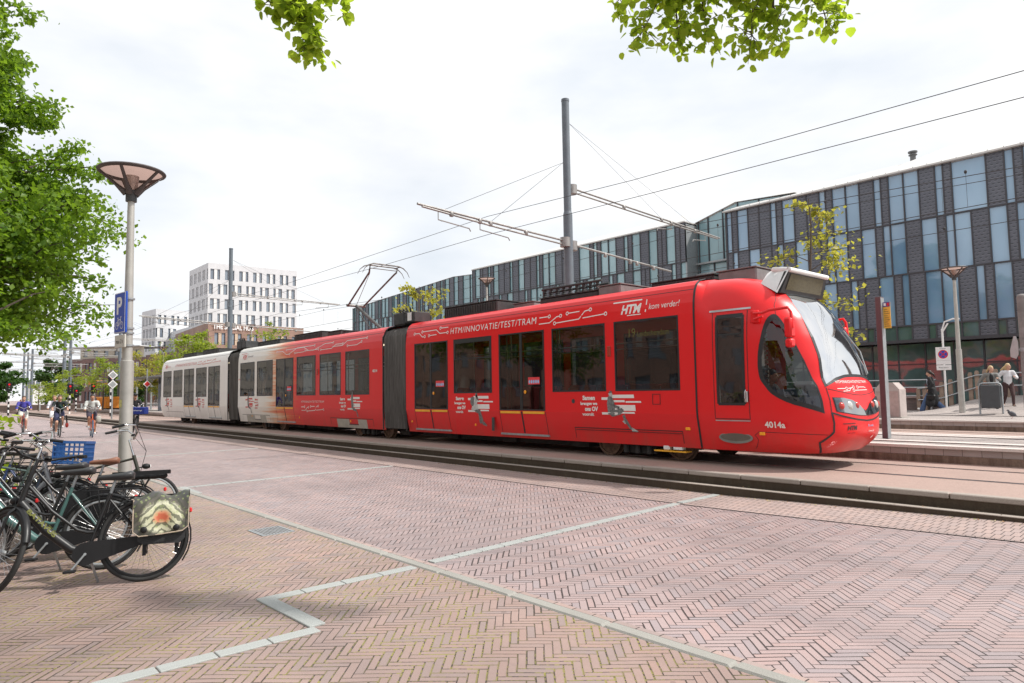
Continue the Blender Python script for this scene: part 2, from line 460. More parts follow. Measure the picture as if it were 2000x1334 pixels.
struct('marking_stones', strip([(-22.4, 4.3), (-22.6, 8.85)], .008), M_strip)
struct('marking_stones', strip([(-22.4, 4.3), (-21.3, 4.3)], .014, .12, .5), M_strip)
struct('marking_stones', strip([(-30.8, 4.3), (-31.0, 8.85)], .008), M_strip)
# track bed with its two-step kerb
m = MB(); m.bb(XL, XR, 10.35, 14.3, -.3, .31)
struct('track_bed', m, M_bed)
m = MB()
m.bb(-90, XR, 10.08, 10.345, -.2, .125, 0); m.bb(-90, XR, 10.075, 10.2, .1255, .135, 1)
m.bb(-90, XR, 10.335, 10.349, .11, .29, 0)
x = -60.0
while x < XR:
    m.box((x + .5, 10.40, .282), (.985, .16, .075), 1, ch=.012); x += 1.0
m.bb(-90, -60, 10.32, 10.48, .245, .319, 1)
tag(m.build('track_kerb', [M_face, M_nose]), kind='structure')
m = MB(); m.bb(XL, XR, 17.7, 24.52, -.3, .31)
struct('track_bed', m, M_bed)
for y in (11.93, 13.37, 18.5, 19.94, 22.0, 23.44):
    m = MB(); m.bb(XL, XR, y - .03, y + .03, .20, .3165, 0); m.bb(XL, XR, y + .031, y + .075, .2, .3125, 1); m.bb(XL, XR, y + .076, y + .092, .2, .3155, 0)
    tag(m.build('tram_rail', [M_rail, M_groove]), kind='structure')
# centre platform and far platform
def platform(name, x0, x1, y0, y1, zt=.62):
    m = MB()
    m.bb(x0, x1, y0 + .02, y1 - .02, -.2, zt - .012, 0)
    for y, s in ((y0, 1), (y1, -1)):
        m.bb(x0, x1, min(y + s * .02, y), max(y + s * .02, y), -.2, .445, 1)
        m.bb(x0, x1, min(y, y + s * .10) - .0, max(y, y + s * .10), .575, zt - .006, 1)
        a, b = sorted((y - s * .035, y + s * .26)); m.bb(x0, x1, a, b, zt - .05, zt, 2)
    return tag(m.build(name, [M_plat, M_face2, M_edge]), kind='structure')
platform('platform', -88, 30, 14.26, 17.7)
o = platform('platform', -90, 30, 24.52, 90)
m = MB()
for y, z in ((15.05, .628), (16.9, .628)): m.bb(-88, 30, y, y + .3, z - .01, z)
tag(m.build('guidance_tiles', M_edge), kind='structure')
# ramp that climbs to the bridge
def rampz(x, y):
    t = max(0, min(1, (x + 10.2) / 2.2)); w = max(0, min(1, (y - 28.6) / 4.4))
    return .625 + .56 * t * t * (3 - 2 * t) * w + .10 * max(0, min(1, (x + 8) / 6)) * w
m = MB(); N = 14
for i in range(N):
    a, b = i / N, (i + 1) / N
    def pt(t, y): return (-10.4 + 8.6 * t, y, rampz(-10.4 + 8.6 * t, y))
    for y0, y1 in ((28.2, 29.5), (29.5, 31), (31, 32.2), (32.2, 33.4), (33.4, 37.4)):
        m.poly([pt(a, y0), pt(b, y0), pt(b, y1), pt(a, y1)])
m.bb(-1.8, 30, 33.4, 37.4, .5, 1.285)
struct('ramp_path', m, M_plat)
# iron drain grating beside the kerb
d = thing('drain_grating', 'square cast iron drain grating set in the brick sidewalk by the kerb', 'drain', (-8.35, 3.45, .085))
m = MB(); m.bb(-.24, .24, -.2, -.17, -.02, .008); m.bb(-.24, .24, .17, .2, -.02, .008); m.bb(-.24, -.21, -.17, .17, -.02, .008); m.bb(.21, .24, -.17, .17, -.02, .008)
m.build('frame', M_galv, d)
m = MB()
for i in range(9): m.bb(-.2, .2, -.16 + i * .037, -.16 + i * .037 + .02, -.02, .006)
m.build('grate', M_galv, d)
# windblown litter: leaves and grit along the kerb
m = MB(); rr = random.Random(3)
for i in range(900):
    u = rr.random()
    if u < .6: x, y, z = rr.uniform(-14, -1.5), 10.02 - abs(rr.gauss(0, .07)), None
    elif u < .7: x, y, z = rr.uniform(-14, -1.5), rr.uniform(10.1, 10.33), .14
    else: x, y, z = rr.uniform(-14, -1), 3.9 + abs(rr.gauss(0, .06)), .012
    if z is None: z = rz_(x, y) + .012
    s = rr.uniform(.006, .02); a = rr.random() * 6
    c = Vector((x, y, z)); e1 = Vector((math.cos(a), math.sin(a), rr.uniform(-.1, .4))) * s; e2 = Vector((-math.sin(a), math.cos(a), rr.uniform(-.1, .4))) * s * .6
    m.add([c - e1, c - e2, c + e1, c + e2], [(0, 1, 2, 3)], rr.choice((0, 0, 0, 1, 2)))
tag(m.build('leaf_litter', [P('dry_leaf', (.22, .12, .05), .9, var=.4), P('pale_leaf', (.42, .34, .2), .9, var=.3), P('moss_bit', (.2, .2, .06), .9)]), kind='stuff', label='dry leaves and grit gathered along the kerbs', cat='litter')
# ------------------------------------------------------------------ the tram
ty, tc_y = 11.28, 12.605      # near side plane, centre line
HW = tc_y - ty
tram = thing('tram', 'long articulated red tram turning white at its tail, passing on the track', 'tram', (-24, tc_y, .31))
def livery():
    T = NT('tram_livery'); p = T.pos(); s_ = T.sep(p); x, z = s_[0], s_[2]
    n = T.noise(T.mapv(p, (.25, .25, 9)), 1, 5, .7); n2 = T.noise(T.mapv(p, (.9, .9, 14)), 1, 3, .6)
    sh = T.mth('ADD', T.mth('MULTIPLY', T.mth('SUBTRACT', n, .5), 5.5), T.mth('MULTIPLY', T.mth('SUBTRACT', n2, .5), 1.5))
    f = T.mth('DIVIDE', T.mth('ADD', T.mth('ADD', x, sh), 29.6), 5.0, clamp=True)
    c = T.ramp(f, [(0, (.84, .82, .77)), (.32, (.82, .77, .69)), (.5, (.78, .45, .27)), (.66, (.72, .13, .03)), (.95, (.76, .014, .018))])
    # road dirt on the lower skirt and faint vertical streaks
    g = T.noise(T.mapv(p, (2.5, 2.5, .5)), 1, 6, .7)
    low = T.mth('MULTIPLY', T.mth('SUBTRACT', 1.15, z, clamp=True), 1.5, clamp=True)
    dm = T.mth('MULTIPLY', T.mth('ADD', T.mth('MULTIPLY', low, .45), .05), T.ramp(g, [(.35, (.2, .2, .2)), (.7, (1, 1, 1))]))
    c = T.mix(dm, c, (.16, .10, .07, 1))
    wob = T.bump(T.noise(T.mapv(p, (.8, .8, 1.6)), 1, 2), .12, .04)
    return T.done(T.bsdf(Base_Color=c, Roughness=T.mth('ADD', .26, T.mth('MULTIPLY', g, .12)), Specular_IOR_Level=.3, Coat_Weight=.12, Coat_Roughness=.1, Normal=wob))
M_liv = livery()
M_tglass = glassy('tram_window_glass', (.62, .66, .66), .9, .42, ior=1.7)
M_wind = glassy('windscreen_glass', (.85, .9, .9), .8, .70, ior=1.5, rough=.04)
M_gask = P('window_gasket', (.018, .018, .02), .45)
M_int = P('tram_interior_panel', (.34, .34, .33), .6)
M_floor = P('tram_floor', (.10, .10, .11), .7)
M_seat = P('red_seat_fabric', (.28, .02, .03), .85)
M_seatb = P('grey_seat_shell', (.30, .31, .32), .5)
M_yel = P('yellow_edge_strip', (.85, .42, .03), .5)
M_decal = P('white_decal', (.80, .76, .73), .5, var=.03)
M_decalr = P('red_decal', (.60, .07, .06), .5, var=.05)
M_greyf = P('grey_decal', (.17, .17, .165), .55, var=.5, vs=22)
M_greyl = P('light_grey_decal', (.50, .50, .48), .55, var=.3, vs=22)
M_amber = P('amber_lens', (.95, .36, .02), .25)
M_bell = None
def bellowmat():
    T = NT('bellows_rubber'); p = T.pos()
    g = T.noise(T.mapv(p, (9, 9, .6)), 1, 6, .75)
    return T.done(T.bsdf(Base_Color=T.ramp(g, [(.3, (.035, .03, .027)), (.62, (.13, .12, .11)), (.8, (.24, .23, .21))]), Roughness=.7))
M_bell = bellowmat()
M_ugly = P('underframe', (.022, .02, .019), .8, var=.4, bump=.4, bs=30)
M_roofbox = P('roof_equipment', (.035, .036, .038), .65, var=.3, dirt=.3)
M_roofgrey = P('roof_cabinet_grey', (.17, .175, .175), .6, var=.15, dirt=.3)
M_brown = P('wheel_steel', (.16, .10, .07), .6, metal=.4, var=.4, vs=14)
PROF = [(.13, .60), (.07, .90), (.0, 1.25), (.0, 1.71), (.0, 3.18), (.012, 3.40), (.045, 3.58), (.075, 3.66), (.12, 3.74), (.24, 3.83), (.45, 3.88), (.85, 3.905), (HW, 3.91)]
ZP = [p[1] for p in PROF]
def inset(z):
    for (a, z0), (b, z1) in zip(PROF[:-1], PROF[1:]):
        if z <= z1: return a + (b - a) * (z - z0) / (z1 - z0)
    return HW
def side(x0, x1, holes, cuts=()):
    xs = sorted(set([x0, x1] + [h[0] for h in holes] + [h[1] for h in holes] + list(cuts)))
    m = MB()
    for sgn in (-1, 1):
        for k in range(len(PROF) - 1):
            z0, z1 = PROF[k][1], PROF[k + 1][1]; a, b = PROF[k][0], PROF[k + 1][0]
            zz = sorted(set([z0, z1] + [h[i] for h in holes for i in (2, 3) if z0 < h[i] < z1]))
            for za, zb in zip(zz[:-1], zz[1:]):
                ia, ib = a + (b - a) * (za - z0) / (z1 - z0), a + (b - a) * (zb - z0) / (z1 - z0)
                zc = (za + zb) / 2
                for xa, xb in zip(xs[:-1], xs[1:]):
                    xc = (xa + xb) / 2
                    if zb < 3.3 and any(h[0] < xc < h[1] and h[2] < zc < h[3] for h in holes): continue
                    q = [(xa, tc_y + sgn * (HW - ia), za), (xb, tc_y + sgn * (HW - ia), za), (xb, tc_y + sgn * (HW - ib), zb), (xa, tc_y + sgn * (HW - ib), zb)]
                    m.poly(q if sgn < 0 else q[::-1])
    return m
def pane(nm, x0, x1, z0, z1, parent=tram, vent=False, mull=None, dark_top=0):
    for sgn in (-1, 1):
        y = tc_y + sgn * (HW + .004); g = MB(); b = .035
        # frame: four bars proud of the wall
        ys = sorted((y - .006 * sgn - .012 * sgn, y))
        g.bb(x0, x1, ys[0], ys[1], z0, z0 + b); g.bb(x0, x1, ys[0], ys[1], z1 - b - dark_top, z1)
        g.bb(x0, x0 + b, ys[0], ys[1], z0 + b, z1 - b - dark_top); g.bb(x1 - b, x1, ys[0], ys[1], z0 + b, z1 - b - dark_top)
        if vent:
            g.bb(x0 + b, x1 - b, ys[0], ys[1], z1 - .56, z1 - .53); g.bb(x0 + b, x0 + b + .05, ys[0], ys[1], z1 - .53, z1 - b - dark_top); g.bb(x1 - b - .05, x1 - b, ys[0], ys[1], z1 - .53, z1 - b - dark_top)
        if mull: g.bb(mull - .045, mull + .045, ys[0], ys[1], z0 + b, z1 - b - dark_top)
        fr = g.build('window_frame' if nm == 'window' else nm, M_gask, parent, world=True)
        g = MB(); yg = y - sgn * .008
        q = [(x0 + b, yg, z0 + b), (x1 - b, yg, z0 + b), (x1 - b, yg, z1 - b), (x0 + b, yg, z1 - b)]
        g.poly(q); o = g.build('glass', M_tglass, fr); o.location = -Vector(tram.location)
        if sgn < 0: near = fr
    return near
ZW0, ZW1, ZD = 1.71, 3.18, 1.27
mods = [
 # x0, x1, windows, doors
 (-17.44, -7.42, [(-15.05, -13.43), (-11.25, -9.63), (-9.38, -7.76)], [(-16.95, -15.34, .70), (-13.13, -11.52, .70)]),
 (-31.12, -18.76, [(-30.85, -29.2), (-28.94, -27.28), (-25.03, -23.42), (-23.10, -21.50), (-21.18, -19.58)], [(-26.94, -25.34, .69)]),
 (-42.95, -32.42, [(-42.80, -41.25), (-40.90, -39.26), (-36.98, -35.36)], [(-38.95, -37.34, .69), (-35.10, -33.50, .69)]),
]
for k, (x0, x1, wins, doors) in enumerate(mods):
    holes = [(a, b, ZW0, ZW1) for a, b in wins] + [(a, b, ZD, ZW1) for a, b, _ in doors]
    side(x0, x1, holes).build('body', M_liv, tram, smooth=30, world=True)
    for j, (a, b) in enumerate(wins): pane('window', a, b, ZW0, ZW1, vent=(k == 0 and j == 0) or (k == 1 and j == 2), dark_top=.09 if k == 0 and j == 0 else 0)
    for a, b, zb in doors:
        fr = pane('door_window', a, b, ZD, ZW1, mull=(a + b) / 2)
        for sgn in (1, -1):
            g = MB()
            y = lambda z, d=.004: tc_y + sgn * (HW - inset(z) + d)
            sl = .13 / .53 * .0
            # yellow warning band and the joint lines of the door leaves below it
            for (xa, xb) in ((a + .02, (a + b) / 2 - .05), ((a + b) / 2 + .05, b - .02)):
                g.bb(xa, xb, *sorted((y(1.25) - .006 * sgn, y(1.25))), 1.2, 1.255, 1)
            for xc, w in ((a - .015, .014), ((a + b) / 2, .05), (b + .015, .014)):
                for za, zb_ in ((.72, .9), (.9, 1.25)):
                    q = [(xc - w / 2, y(za), za), (xc + w / 2, y(za), za), (xc + w / 2, y(zb_), zb_), (xc - w / 2, y(zb_), zb_)]
                    g.poly(q, 0)
            g.bb(a - .05, b + .05, *sorted((y(.72) - .02 * sgn, y(.72) + .035 * sgn)), .665, .71, 2)
            for xc in (a - .02, b + .005): g.bb(xc, xc + .015, *sorted((y(3.18) - .01 * sgn, y(3.18))), 1.27, 3.19, 0)
            g.build('door', [M_gask, M_yel, M_galv], tram, world=True)
        s = MB(); yy = ty - .005
        if k < 2:
            xs_ = b - .55
            s.poly([(xs_, yy, 1.9), (xs_ + .4, yy, 1.9), (xs_ + .4, yy, 2.07), (xs_, yy, 2.07)], 0)
            for i in range(5):
                cx = xs_ + .05 + i * .075
                s.poly([(cx + .03 * math.cos(t), yy - .002, 1.965 + .045 * math.sin(t)) for t in [PI * 2 * q / 10 for q in range(10)]], 1)
            s.build('door_sticker', [P('sticker_red', (.75, .05, .06)), P('sticker_blue', (.3, .5, .75))], tram, world=True)
            s = MB(); s.lathe([(.001, 0), (.03, 0), (.045, .012), (.03, .02), (.001, .02)], n=14, M=Matrix.Rotation(PI / 2, 4, 'X')); s.M = None
            o = s.build('door_button', M_amber, tram); o.location = Vector(((a + b) / 2 + .15, ty - .002, 1.72)) - tram.location
    # roof seam, gutters, interior
    g = MB()
    for z in (3.655,):
        yy = tc_y - (HW - inset(z) + .003); g.poly([(x0, yy, z - .006), (x1, yy, z - .006), (x1, yy + .002, z + .006), (x0, yy + .002, z + .006)])
    g.build('roof_seam', M_gask, tram, world=True)
    g = MB(); g.bb(x0, x1, ty + .2, tc_y + HW - .2, .62, .70, 0); g.bb(x0, x1, ty + .15, tc_y + HW - .15, 3.45, 3.5, 1)
    for e in (x0 + .03, x1 - .03): g.bb(e - .02, e + .02, ty + .12, tc_y - .5, .7, 3.45, 1); g.bb(e - .02, e + .02, tc_y + .5, tc_y + HW - .12, .7, 3.45, 1)
    g.build('interior', [M_floor, M_int], tram, world=True)
    rs = random.Random(k); sx = x0 + .6
    while sx < x1 - .8:
        if not any(a - .3 < sx < b + .1 for a, b, _ in doors):
            s = MB()
            for y0 in (ty + .18, ty + .66, tc_y + .38, tc_y + .86):
                s.bb(sx, sx + .42, y0, y0 + .42, 1.1, 1.2, 0, ch=.03)
                s.box((sx + .03, y0 + .21, 1.5), (.10, .43, .72), 0, ch=.03); s.box((sx - .03, y0 + .21, 1.5), (.03, .40, .6), 1, ch=.01)
            s.build('seats', [M_seat, M_seatb], tram, world=True)
        sx += .85
    s = MB()
    for a, b, _ in doors:
        for xx in (a - .1, b + .1):
            for yy in (ty + .35, tc_y + HW - .35): s.tube([(xx, yy, .7), (xx, yy, 3.4)], .018, 6)
    for yy in (ty + .5, tc_y + HW - .5): s.tube([(x0 + .3, yy, 2.75), (x1 - .3, yy, 2.75)], .016, 6)
    s.build('handrails', M_yel if k > 5 else M_steel, tram, world=True)
    s = MB(); s.bb(x0 + .3, x1 - .3, tc_y - .12, tc_y + .12, 3.42, 3.448)
    s.build('ceiling_lamp', EM('tram_ceiling_light', (1, .85, .6), 1.6) if k == 0 else bpy.data.materials['tram_ceiling_light'], tram, world=True)
# destination lettering glowing behind the third window
m = MB(); add_text(m, '19', (-9.02, ty + .05, 2.83), (1, 0, 0), (0, 0, 1), .26, width=.17); add_text(m, 'Leidschendam', (-8.8, ty + .05, 2.83), (1, 0, 0), (0, 0, 1), .17, width=.78)
m.build('destination_display', EM('amber_led', (.8, .7, .15), .22), tram, world=True)
# skirts and bogies
def bogie(xa, xb, xc, panel):
    g = MB(); zt, y = .90, ty
    yy = lambda z: tc_y - (HW - inset(z) + .004)
    def strip_(x0, x1, z0, z1, mi=0): g.poly([(x0, yy(z0), z0), (x1, yy(z0), z0), (x1, yy(z1), z1), (x0, yy(z1), z1)], mi)
    strip_(xa, xb, .905, .922); strip_(xa, xa + .014, .68, .905); strip_(xb - .014, xb, .68, .905)
    if panel:
        mid = (xa + xb) / 2; w = (xb - xa)
        strip_(xa + .16 * w, xa + .46 * w, .70, .89, 1); strip_(xa + .66 * w, xb - .14 * w, .70, .89, 1); strip_(xa + .16 * w, xb - .14 * w, .60, .70, 1)
        g.bb(xa + .45 * w, xa + .67 * w, yy(.75) - .006, yy(.75) - .004, .71, .735, 0)
    g.build('bogie_cover', [M_gask, P('bare_skirt_panel', (.42, .40, .35), .6, dirt=.3)], tram, world=True)
    b = MB()
    for s in (-1, 1):
        b.bb(xc - 1.25, xc + 1.25, *sorted((tc_y + s * .60, tc_y + s * .70)), .52, .68)
        b.bb(xc - .42, xc + .42, *sorted((tc_y + s * .9, tc_y + s * 1.05)), .42, .58)
        for dx in (-.3, 0, .3): b.tube([(xc + dx, tc_y + s * 1.1, .42), (xc + dx, tc_y + s * 1.1, .75)], .06, 8)
        for dx in (-.92, .92): b.box((xc + dx, tc_y + s * .98, .64), (.16, .12, .16), ch=.04)
    bo = b.build('bogie', M_ugly, tram, world=True)
    for dx in (-.92, .92):
        w = MB()
        for s in (-1, 1):
            Mx = Matrix.Rotation(-s * PI / 2, 4, 'X')
            w.lathe([(.001, 0), (.10, 0), (.12, .02), (.2, .03), (.27, .03), (.28, 0), (.325, 0), (.325, .09), (.36, .10), (.36, .13), (.05, .13)], (0, s * .92, 0), 28, 0, Mx.inverted() if s > 0 else Mx.inverted())
        o = w.build('wheel', M_brown, bo, smooth=40); o.location = Vector((xc + dx, tc_y, .64)) - tram.location
    return bo
bogie(-10.63, -7.78, -9.0, False)
bogie(-22.38, -19.46, -20.0, True); bogie(-30.7, -27.7, -28.1, True); bogie(-42.3, -39.2, -39.6, False)
m = MB()
for a, b in ((-17.3, -10.9), (-26.9, -22.6), (-31, -30.8), (-38.2, -32.5)): m.bb(a, b, tc_y - .8, tc_y + .8, .46, .62, 0)
for i in range(12): x = -38 + i * 2.45; m.bb(x, x + .5, tc_y - .9, tc_y + .9, .45, .58, 0)
m.bb(-8.5, -7.75, ty + .1, ty + .3, .50, .525, 1); m.bb(-8.3, -8.15, ty + .12, ty + .25, .53, .63, 2, ch=.02); m.bb(-8.05, -7.85, ty + .12, ty + .25, .55, .60, 2)
m.build('underframe', [M_ugly, M_yel, M_white], tram, world=True)
# bellows
for x0, x1 in ((-18.74, -17.46), (-32.40, -31.14)):
    g = MB(); n_ = 40; mid = (x0 + x1) / 2
    for i in range(n_):
        t = i / (n_ - 1)
    xs = [x0 + (x1 - x0) * i / 44 for i in range(45)]
    rows = []
    prof = [(HW - .06, .66), (HW - .03, 1.2), (HW - .02, 2.2), (HW - .03, 3.5), (HW - .12, 3.70), (HW - .4, 3.8), (0, 3.84)]
    vs = []; fs = []
    full = [(-a, z) for a, z in prof] + [(a, z) for a, z in prof[::-1][1:]]
    for i, x in enumerate(xs):
        ins = .055 * (0.5 - .5 * math.cos(2 * PI * i / 4)) + .02
        for a, z in full:
            k_ = max(0, abs(a) - ins) * (1 if a >= 0 else -1)
            sway = .05 * math.sin(PI * (x - x0) / (x1 - x0)) * max(0, 1.3 - z) * 1.2
            vs.append((x + sway, tc_y + k_, z - (ins if z > 3.6 else 0)))
    Pn = len(full)
    for i in range(44):
        for j in range(Pn - 1): fs.append((i * Pn + j, (i + 1) * Pn + j, (i + 1) * Pn + j + 1, i * Pn + j + 1))
    g.add(vs, fs); g.build('bellows', M_bell, tram, world=True, smooth=50)
    g = MB()
    for x in (x0 - .02, x1 + .02):
        pts = [(x, tc_y + a * .99, z) for a, z in [(-HW + .02, .62), (-HW, 1.25), (-HW, 3.5), (-HW + .18, 3.78), (-HW + .5, 3.87), (HW - .5, 3.87), (HW - .18, 3.78), (HW, 3.5), (HW, 1.25), (HW - .02, .62)]]
        g.tube(pts, .02, 6)
    g.build('bellows_frame', M_gask, tram, world=True)
    g = MB(); g.bb(x0 + .05, x1 - .6, ty + .35, ty + .9, 3.85, 4.28, 0, ch=.05); g.bb(x1 - .45, x1 + .05, ty + .3, ty + .9, 3.9, 4.22, 0, ch=.02)
    for i in range(4): g.tube([(x0 + .3 + i * .2, ty + .5, 4.15), (x0 + .5 + i * .2, ty + .3, 4.35), (x1 - .3, ty + .4, 4.1)], .025, 6)
    if x0 > -20: g.bb(x1 - .3, x1 - .1, ty + .28, ty + .3, 3.95, 4.2, 1)
    g.build('cable_box', [M_roofbox, M_white], tram, world=True)

# ---- cab nose: surface S(q, z); q -1 at the seam, 0 start of the curve, 1 nose centre, mirrored to 3
XC = [(.60, -5.16), (.70, -5.02), (.82, -4.90), (.95, -4.86), (1.25, -4.86), (1.5, -4.90), (1.75, -4.97), (1.88, -5.04), (2.2, -5.12), (2.6, -5.28), (3.0, -5.49), (3.3, -5.72), (3.5, -5.95), (3.65, -6.17), (3.76, -6.42), (3.83, -6.62), (3.88, -6.85), (3.90, -7.1)]
IN = [(.60, .16), (.70, .11), (.9, .07), (1.25, .02), (1.71, .0), (2.6, .01), (3.0, .03), (3.3, .06), (3.5, .12), (3.65, .21), (3.76, .33), (3.83, .47), (3.88, .68), (3.90, .9)]
def lerp_t(T_, z):
    if z <= T_[0][0]: return T_[0][1]
    for (a, u), (b, v) in zip(T_[:-1], T_[1:]):
        if z <= b: return u + (v - u) * (z - a) / (b - a)
    return T_[-1][1]
NE = 3.4
SEAM = -7.40
def S_(q, z, off=0.0, flip=False):
    xc, b = lerp_t(XC, z), HW - lerp_t(IN, z)
    a = min(1.45, (xc - SEAM) * .9); x0 = xc - a
    sg = -1
    if q > 1: q = 2 - q; sg = 1
    if q < 0:
        # blend with the module profile at the seam
        x = x0 + q * (x0 - SEAM); w = min(1, -q)
        bb_ = (HW - inset(z)) * w + b * (1 - w)
        p = Vector((x, sg * bb_, z))
    else:
        th = q * PI / 2
        p = Vector((x0 + a * max(0, math.sin(th)) ** (2 / NE), sg * b * max(0, math.cos(th)) ** (2 / NE), z))
    if off:
        e = .004
        q0 = q if sg < 0 else 2 - q
        A = S_(q0 + e, z) - S_(q0 - e, z); B = S_(q0, z + e) - S_(q0, z - e)
        n_ = A.cross(B)
        if n_.length > 1e-12:
            n_.normalize(); ref = p - Vector((-6.5, 0, 2))
            if n_.dot(ref) < 0: n_ = -n_
            p = p + n_ * off
    return p
def qx(x, z, sg=-1):
    xc = lerp_t(XC, z); a = min(1.45, (xc - SEAM) * .9); x0 = xc - a
    q = (x - x0) / (x0 - SEAM) if x < x0 else math.asin(min(1, ((x - x0) / a) ** (NE / 2))) / (PI / 2)
    return q if sg < 0 else 2 - q
def qy(dy, z):
    b = HW - lerp_t(IN, z); t = math.acos(min(1, (abs(dy) / b) ** (NE / 2))) / (PI / 2)
    return t if dy < 0 else 2 - t
def inpoly(x, y, P_):
    c = False; n = len(P_)
    for i in range(n):
        x1, y1 = P_[i]; x2, y2 = P_[(i + 1) % n]
        if (y1 > y) != (y2 > y) and x < (x2 - x1) * (y - y1) / (y2 - y1) + x1: c = not c
    return c
def sheet2d(P_, nq, nz):
    """flat mesh of the polygon in (q,z), cut into small cells"""
    b = bmesh.new(); b.faces.new([b.verts.new((x, 0, z)) for x, z in P_])
    xs = [p[0] for p in P_]; zs = [p[1] for p in P_]
    for i in range(1, nq):
        x = min(xs) + (max(xs) - min(xs)) * i / nq
        bmesh.ops.bisect_plane(b, geom=b.verts[:] + b.edges[:] + b.faces[:], plane_co=(x, 0, 0), plane_no=(1, 0, 0))
    for i in range(1, nz):
        z = min(zs) + (max(zs) - min(zs)) * i / nz
        bmesh.ops.bisect_plane(b, geom=b.verts[:] + b.edges[:] + b.faces[:], plane_co=(0, 0, z), plane_no=(0, 0, 1))
    return b
def wrap(P_, off, nq=10, nz=10, mi=0, into=None):
    b = sheet2d(P_, nq, nz); b.verts.index_update()
    vs = [S_(v.co.x, v.co.z, off) for v in b.verts]; fs = [[v.index for v in f.verts] for f in b.faces]; b.free()
    m = into or MB(); m.add(vs, fs, mi); return m
def wline(pts, w, off, mi=0, into=None, n=6):
    """thin band along (q,z) points, width in metres"""
    m = into or MB()
    pp = []
    for (a, b), (c, d) in zip(pts[:-1], pts[1:]):
        for i in range(n): t = i / n; pp.append((a + (c - a) * t, b + (d - b) * t))
    pp.append(pts[-1])
    P3 = [S_(q, z, off) for q, z in pp]; e = .003
    L_, R_ = [], []
    for i, p in enumerate(P3):
        t = (P3[min(i + 1, len(P3) - 1)] - P3[max(0, i - 1)]).normalized()
        q, z = pp[i]; nn = (S_(q, z, off + .02) - p).normalized(); s = t.cross(nn).normalized() * w / 2
        L_.append(p + s); R_.append(p - s)
    k = len(P3); m.add(L_ + R_, [(i, i + 1, k + i + 1, k + i) for i in range(k - 1)], mi); return m
sidewin = [(-5.86, -1.14, 2.96), (-5.97, -1.22, 2.86), (-6.04, -1.29, 2.57), (-6.08, -1.3, 2.27), (-6.07, -1.31, 2.03), (-5.97, -1.31, 1.79), (-5.81, -1.3, 1.63), (-5.54, -1.26, 1.5), (-5.14, -1.07, 1.36), (-5.2, -1.07, 1.61), (-5.31, -1.08, 1.89), (-5.45, -1.11, 2.25), (-5.61, -1.12, 2.6), (-5.75, -1.12, 2.85)]
def qs(x, dy, z): return qx(x, z) if abs(dy) > 1.13 else qy(dy, z)
_sw = [(qs(*p), p[2]) for p in sidewin]; SW = []
for i in range(len(_sw)):
    a, b, c, d = _sw[i - 1], _sw[i], _sw[(i + 1) % len(_sw)], _sw[(i + 2) % len(_sw)]
    for k in range(3):     # Catmull-Rom rounding of the outline, kept sharp at the lower front tip
        t = k / 3
        if i in (7, 8): SW.append((b[0] + (c[0] - b[0]) * t, b[1] + (c[1] - b[1]) * t)); continue
        SW.append(tuple(.5 * (2 * b[m_] + (c[m_] - a[m_]) * t + (2 * a[m_] - 5 * b[m_] + 4 * c[m_] - d[m_]) * t * t + (3 * b[m_] - a[m_] - 3 * c[m_] + d[m_]) * t ** 3) for m_ in (0, 1)))
def grow(P_, f):
    cx = sum(p[0] for p in P_) / len(P_); cz = sum(p[1] for p in P_) / len(P_)
    return [(cx + (x - cx) * f, cz + (z - cz) * f) for x, z in P_]
WS = [(qy(-.95, 1.73), 1.73), (qy(-.92, 2.0), 2.0), (qy(-.86, 2.3), 2.3), (qy(-.83, 2.6), 2.6), (qy(-.79, 2.95), 2.95), (qy(-.72, 3.25), 3.25), (qy(-.58, 3.48), 3.48), (qy(-.3, 3.53), 3.53)]
WSb = [(qy(.0, 1.90), 1.90), (qy(-.35, 1.89), 1.89), (qy(-.65, 1.84), 1.84)]
WS = WS + [(2 - q, z) for q, z in WS[::-1]] + [(2 - q, z) for q, z in WSb[::-1]][:-1] + WSb
WSi = [(q + (.02 if q < 1 else -.02) if abs(q - 1) > .3 else q, z + (.05 if z < 2 else -.04 if z > 3.4 else 0)) for q, z in WS]
DG = (-6.94, -6.41, 1.45, 3.06)
# red shell, cut open for the glass
b = sheet2d([(-1.0, .60), (3.0, .60), (3.0, 3.90), (-1.0, 3.90)], 96, 40)
_zs = [1.45, 1.6, 1.75, 1.88, 2.2, 2.6, 2.8, 3.0, 3.06]
dgp = [(qx(DG[0], 1.45), 1.45)] + [(qx(DG[1], z), z) for z in _zs] + [(qx(DG[0], z), z) for z in _zs[:0:-1]]
for P_ in (SW, WSi, [(2 - x, z) for x, z in SW], dgp, [(2 - x, z) for x, z in dgp]):
    for i in range(len(P_)):
        (x1, z1), (x2, z2) = P_[i], P_[(i + 1) % len(P_)]
        nx, nz_ = -(z2 - z1), (x2 - x1); l = math.hypot(nx, nz_)
        if l < 1e-6: continue
        lo, hi = min(x1, x2) - .12, max(x1, x2) + .12; zl, zh = min(z1, z2) - .15, max(z1, z2) + .15
        fc = [f for f in b.faces if lo < f.calc_center_median().x < hi and zl < f.calc_center_median().z < zh]
        ed = list({e for f in fc for e in f.edges}); ve = list({v for f in fc for v in f.verts})
        bmesh.ops.bisect_plane(b, geom=ve + ed + fc, plane_co=(x1, 0, z1), plane_no=(nx / l, 0, nz_ / l))
    bmesh.ops.delete(b, geom=[f for f in b.faces if inpoly(f.calc_center_median().x, f.calc_center_median().z, P_)], context='FACES')
b.verts.index_update()
m = MB(); m.add([S_(v.co.x, v.co.z) + Vector((0, tc_y, 0)) for v in b.verts], [[v.index for v in f.verts] for f in b.faces]); b.free()
n0 = len(m.v)
rim = [S_(-1 + 4 * i / 64, 3.90) + Vector((0, tc_y, 0)) for i in range(65)]
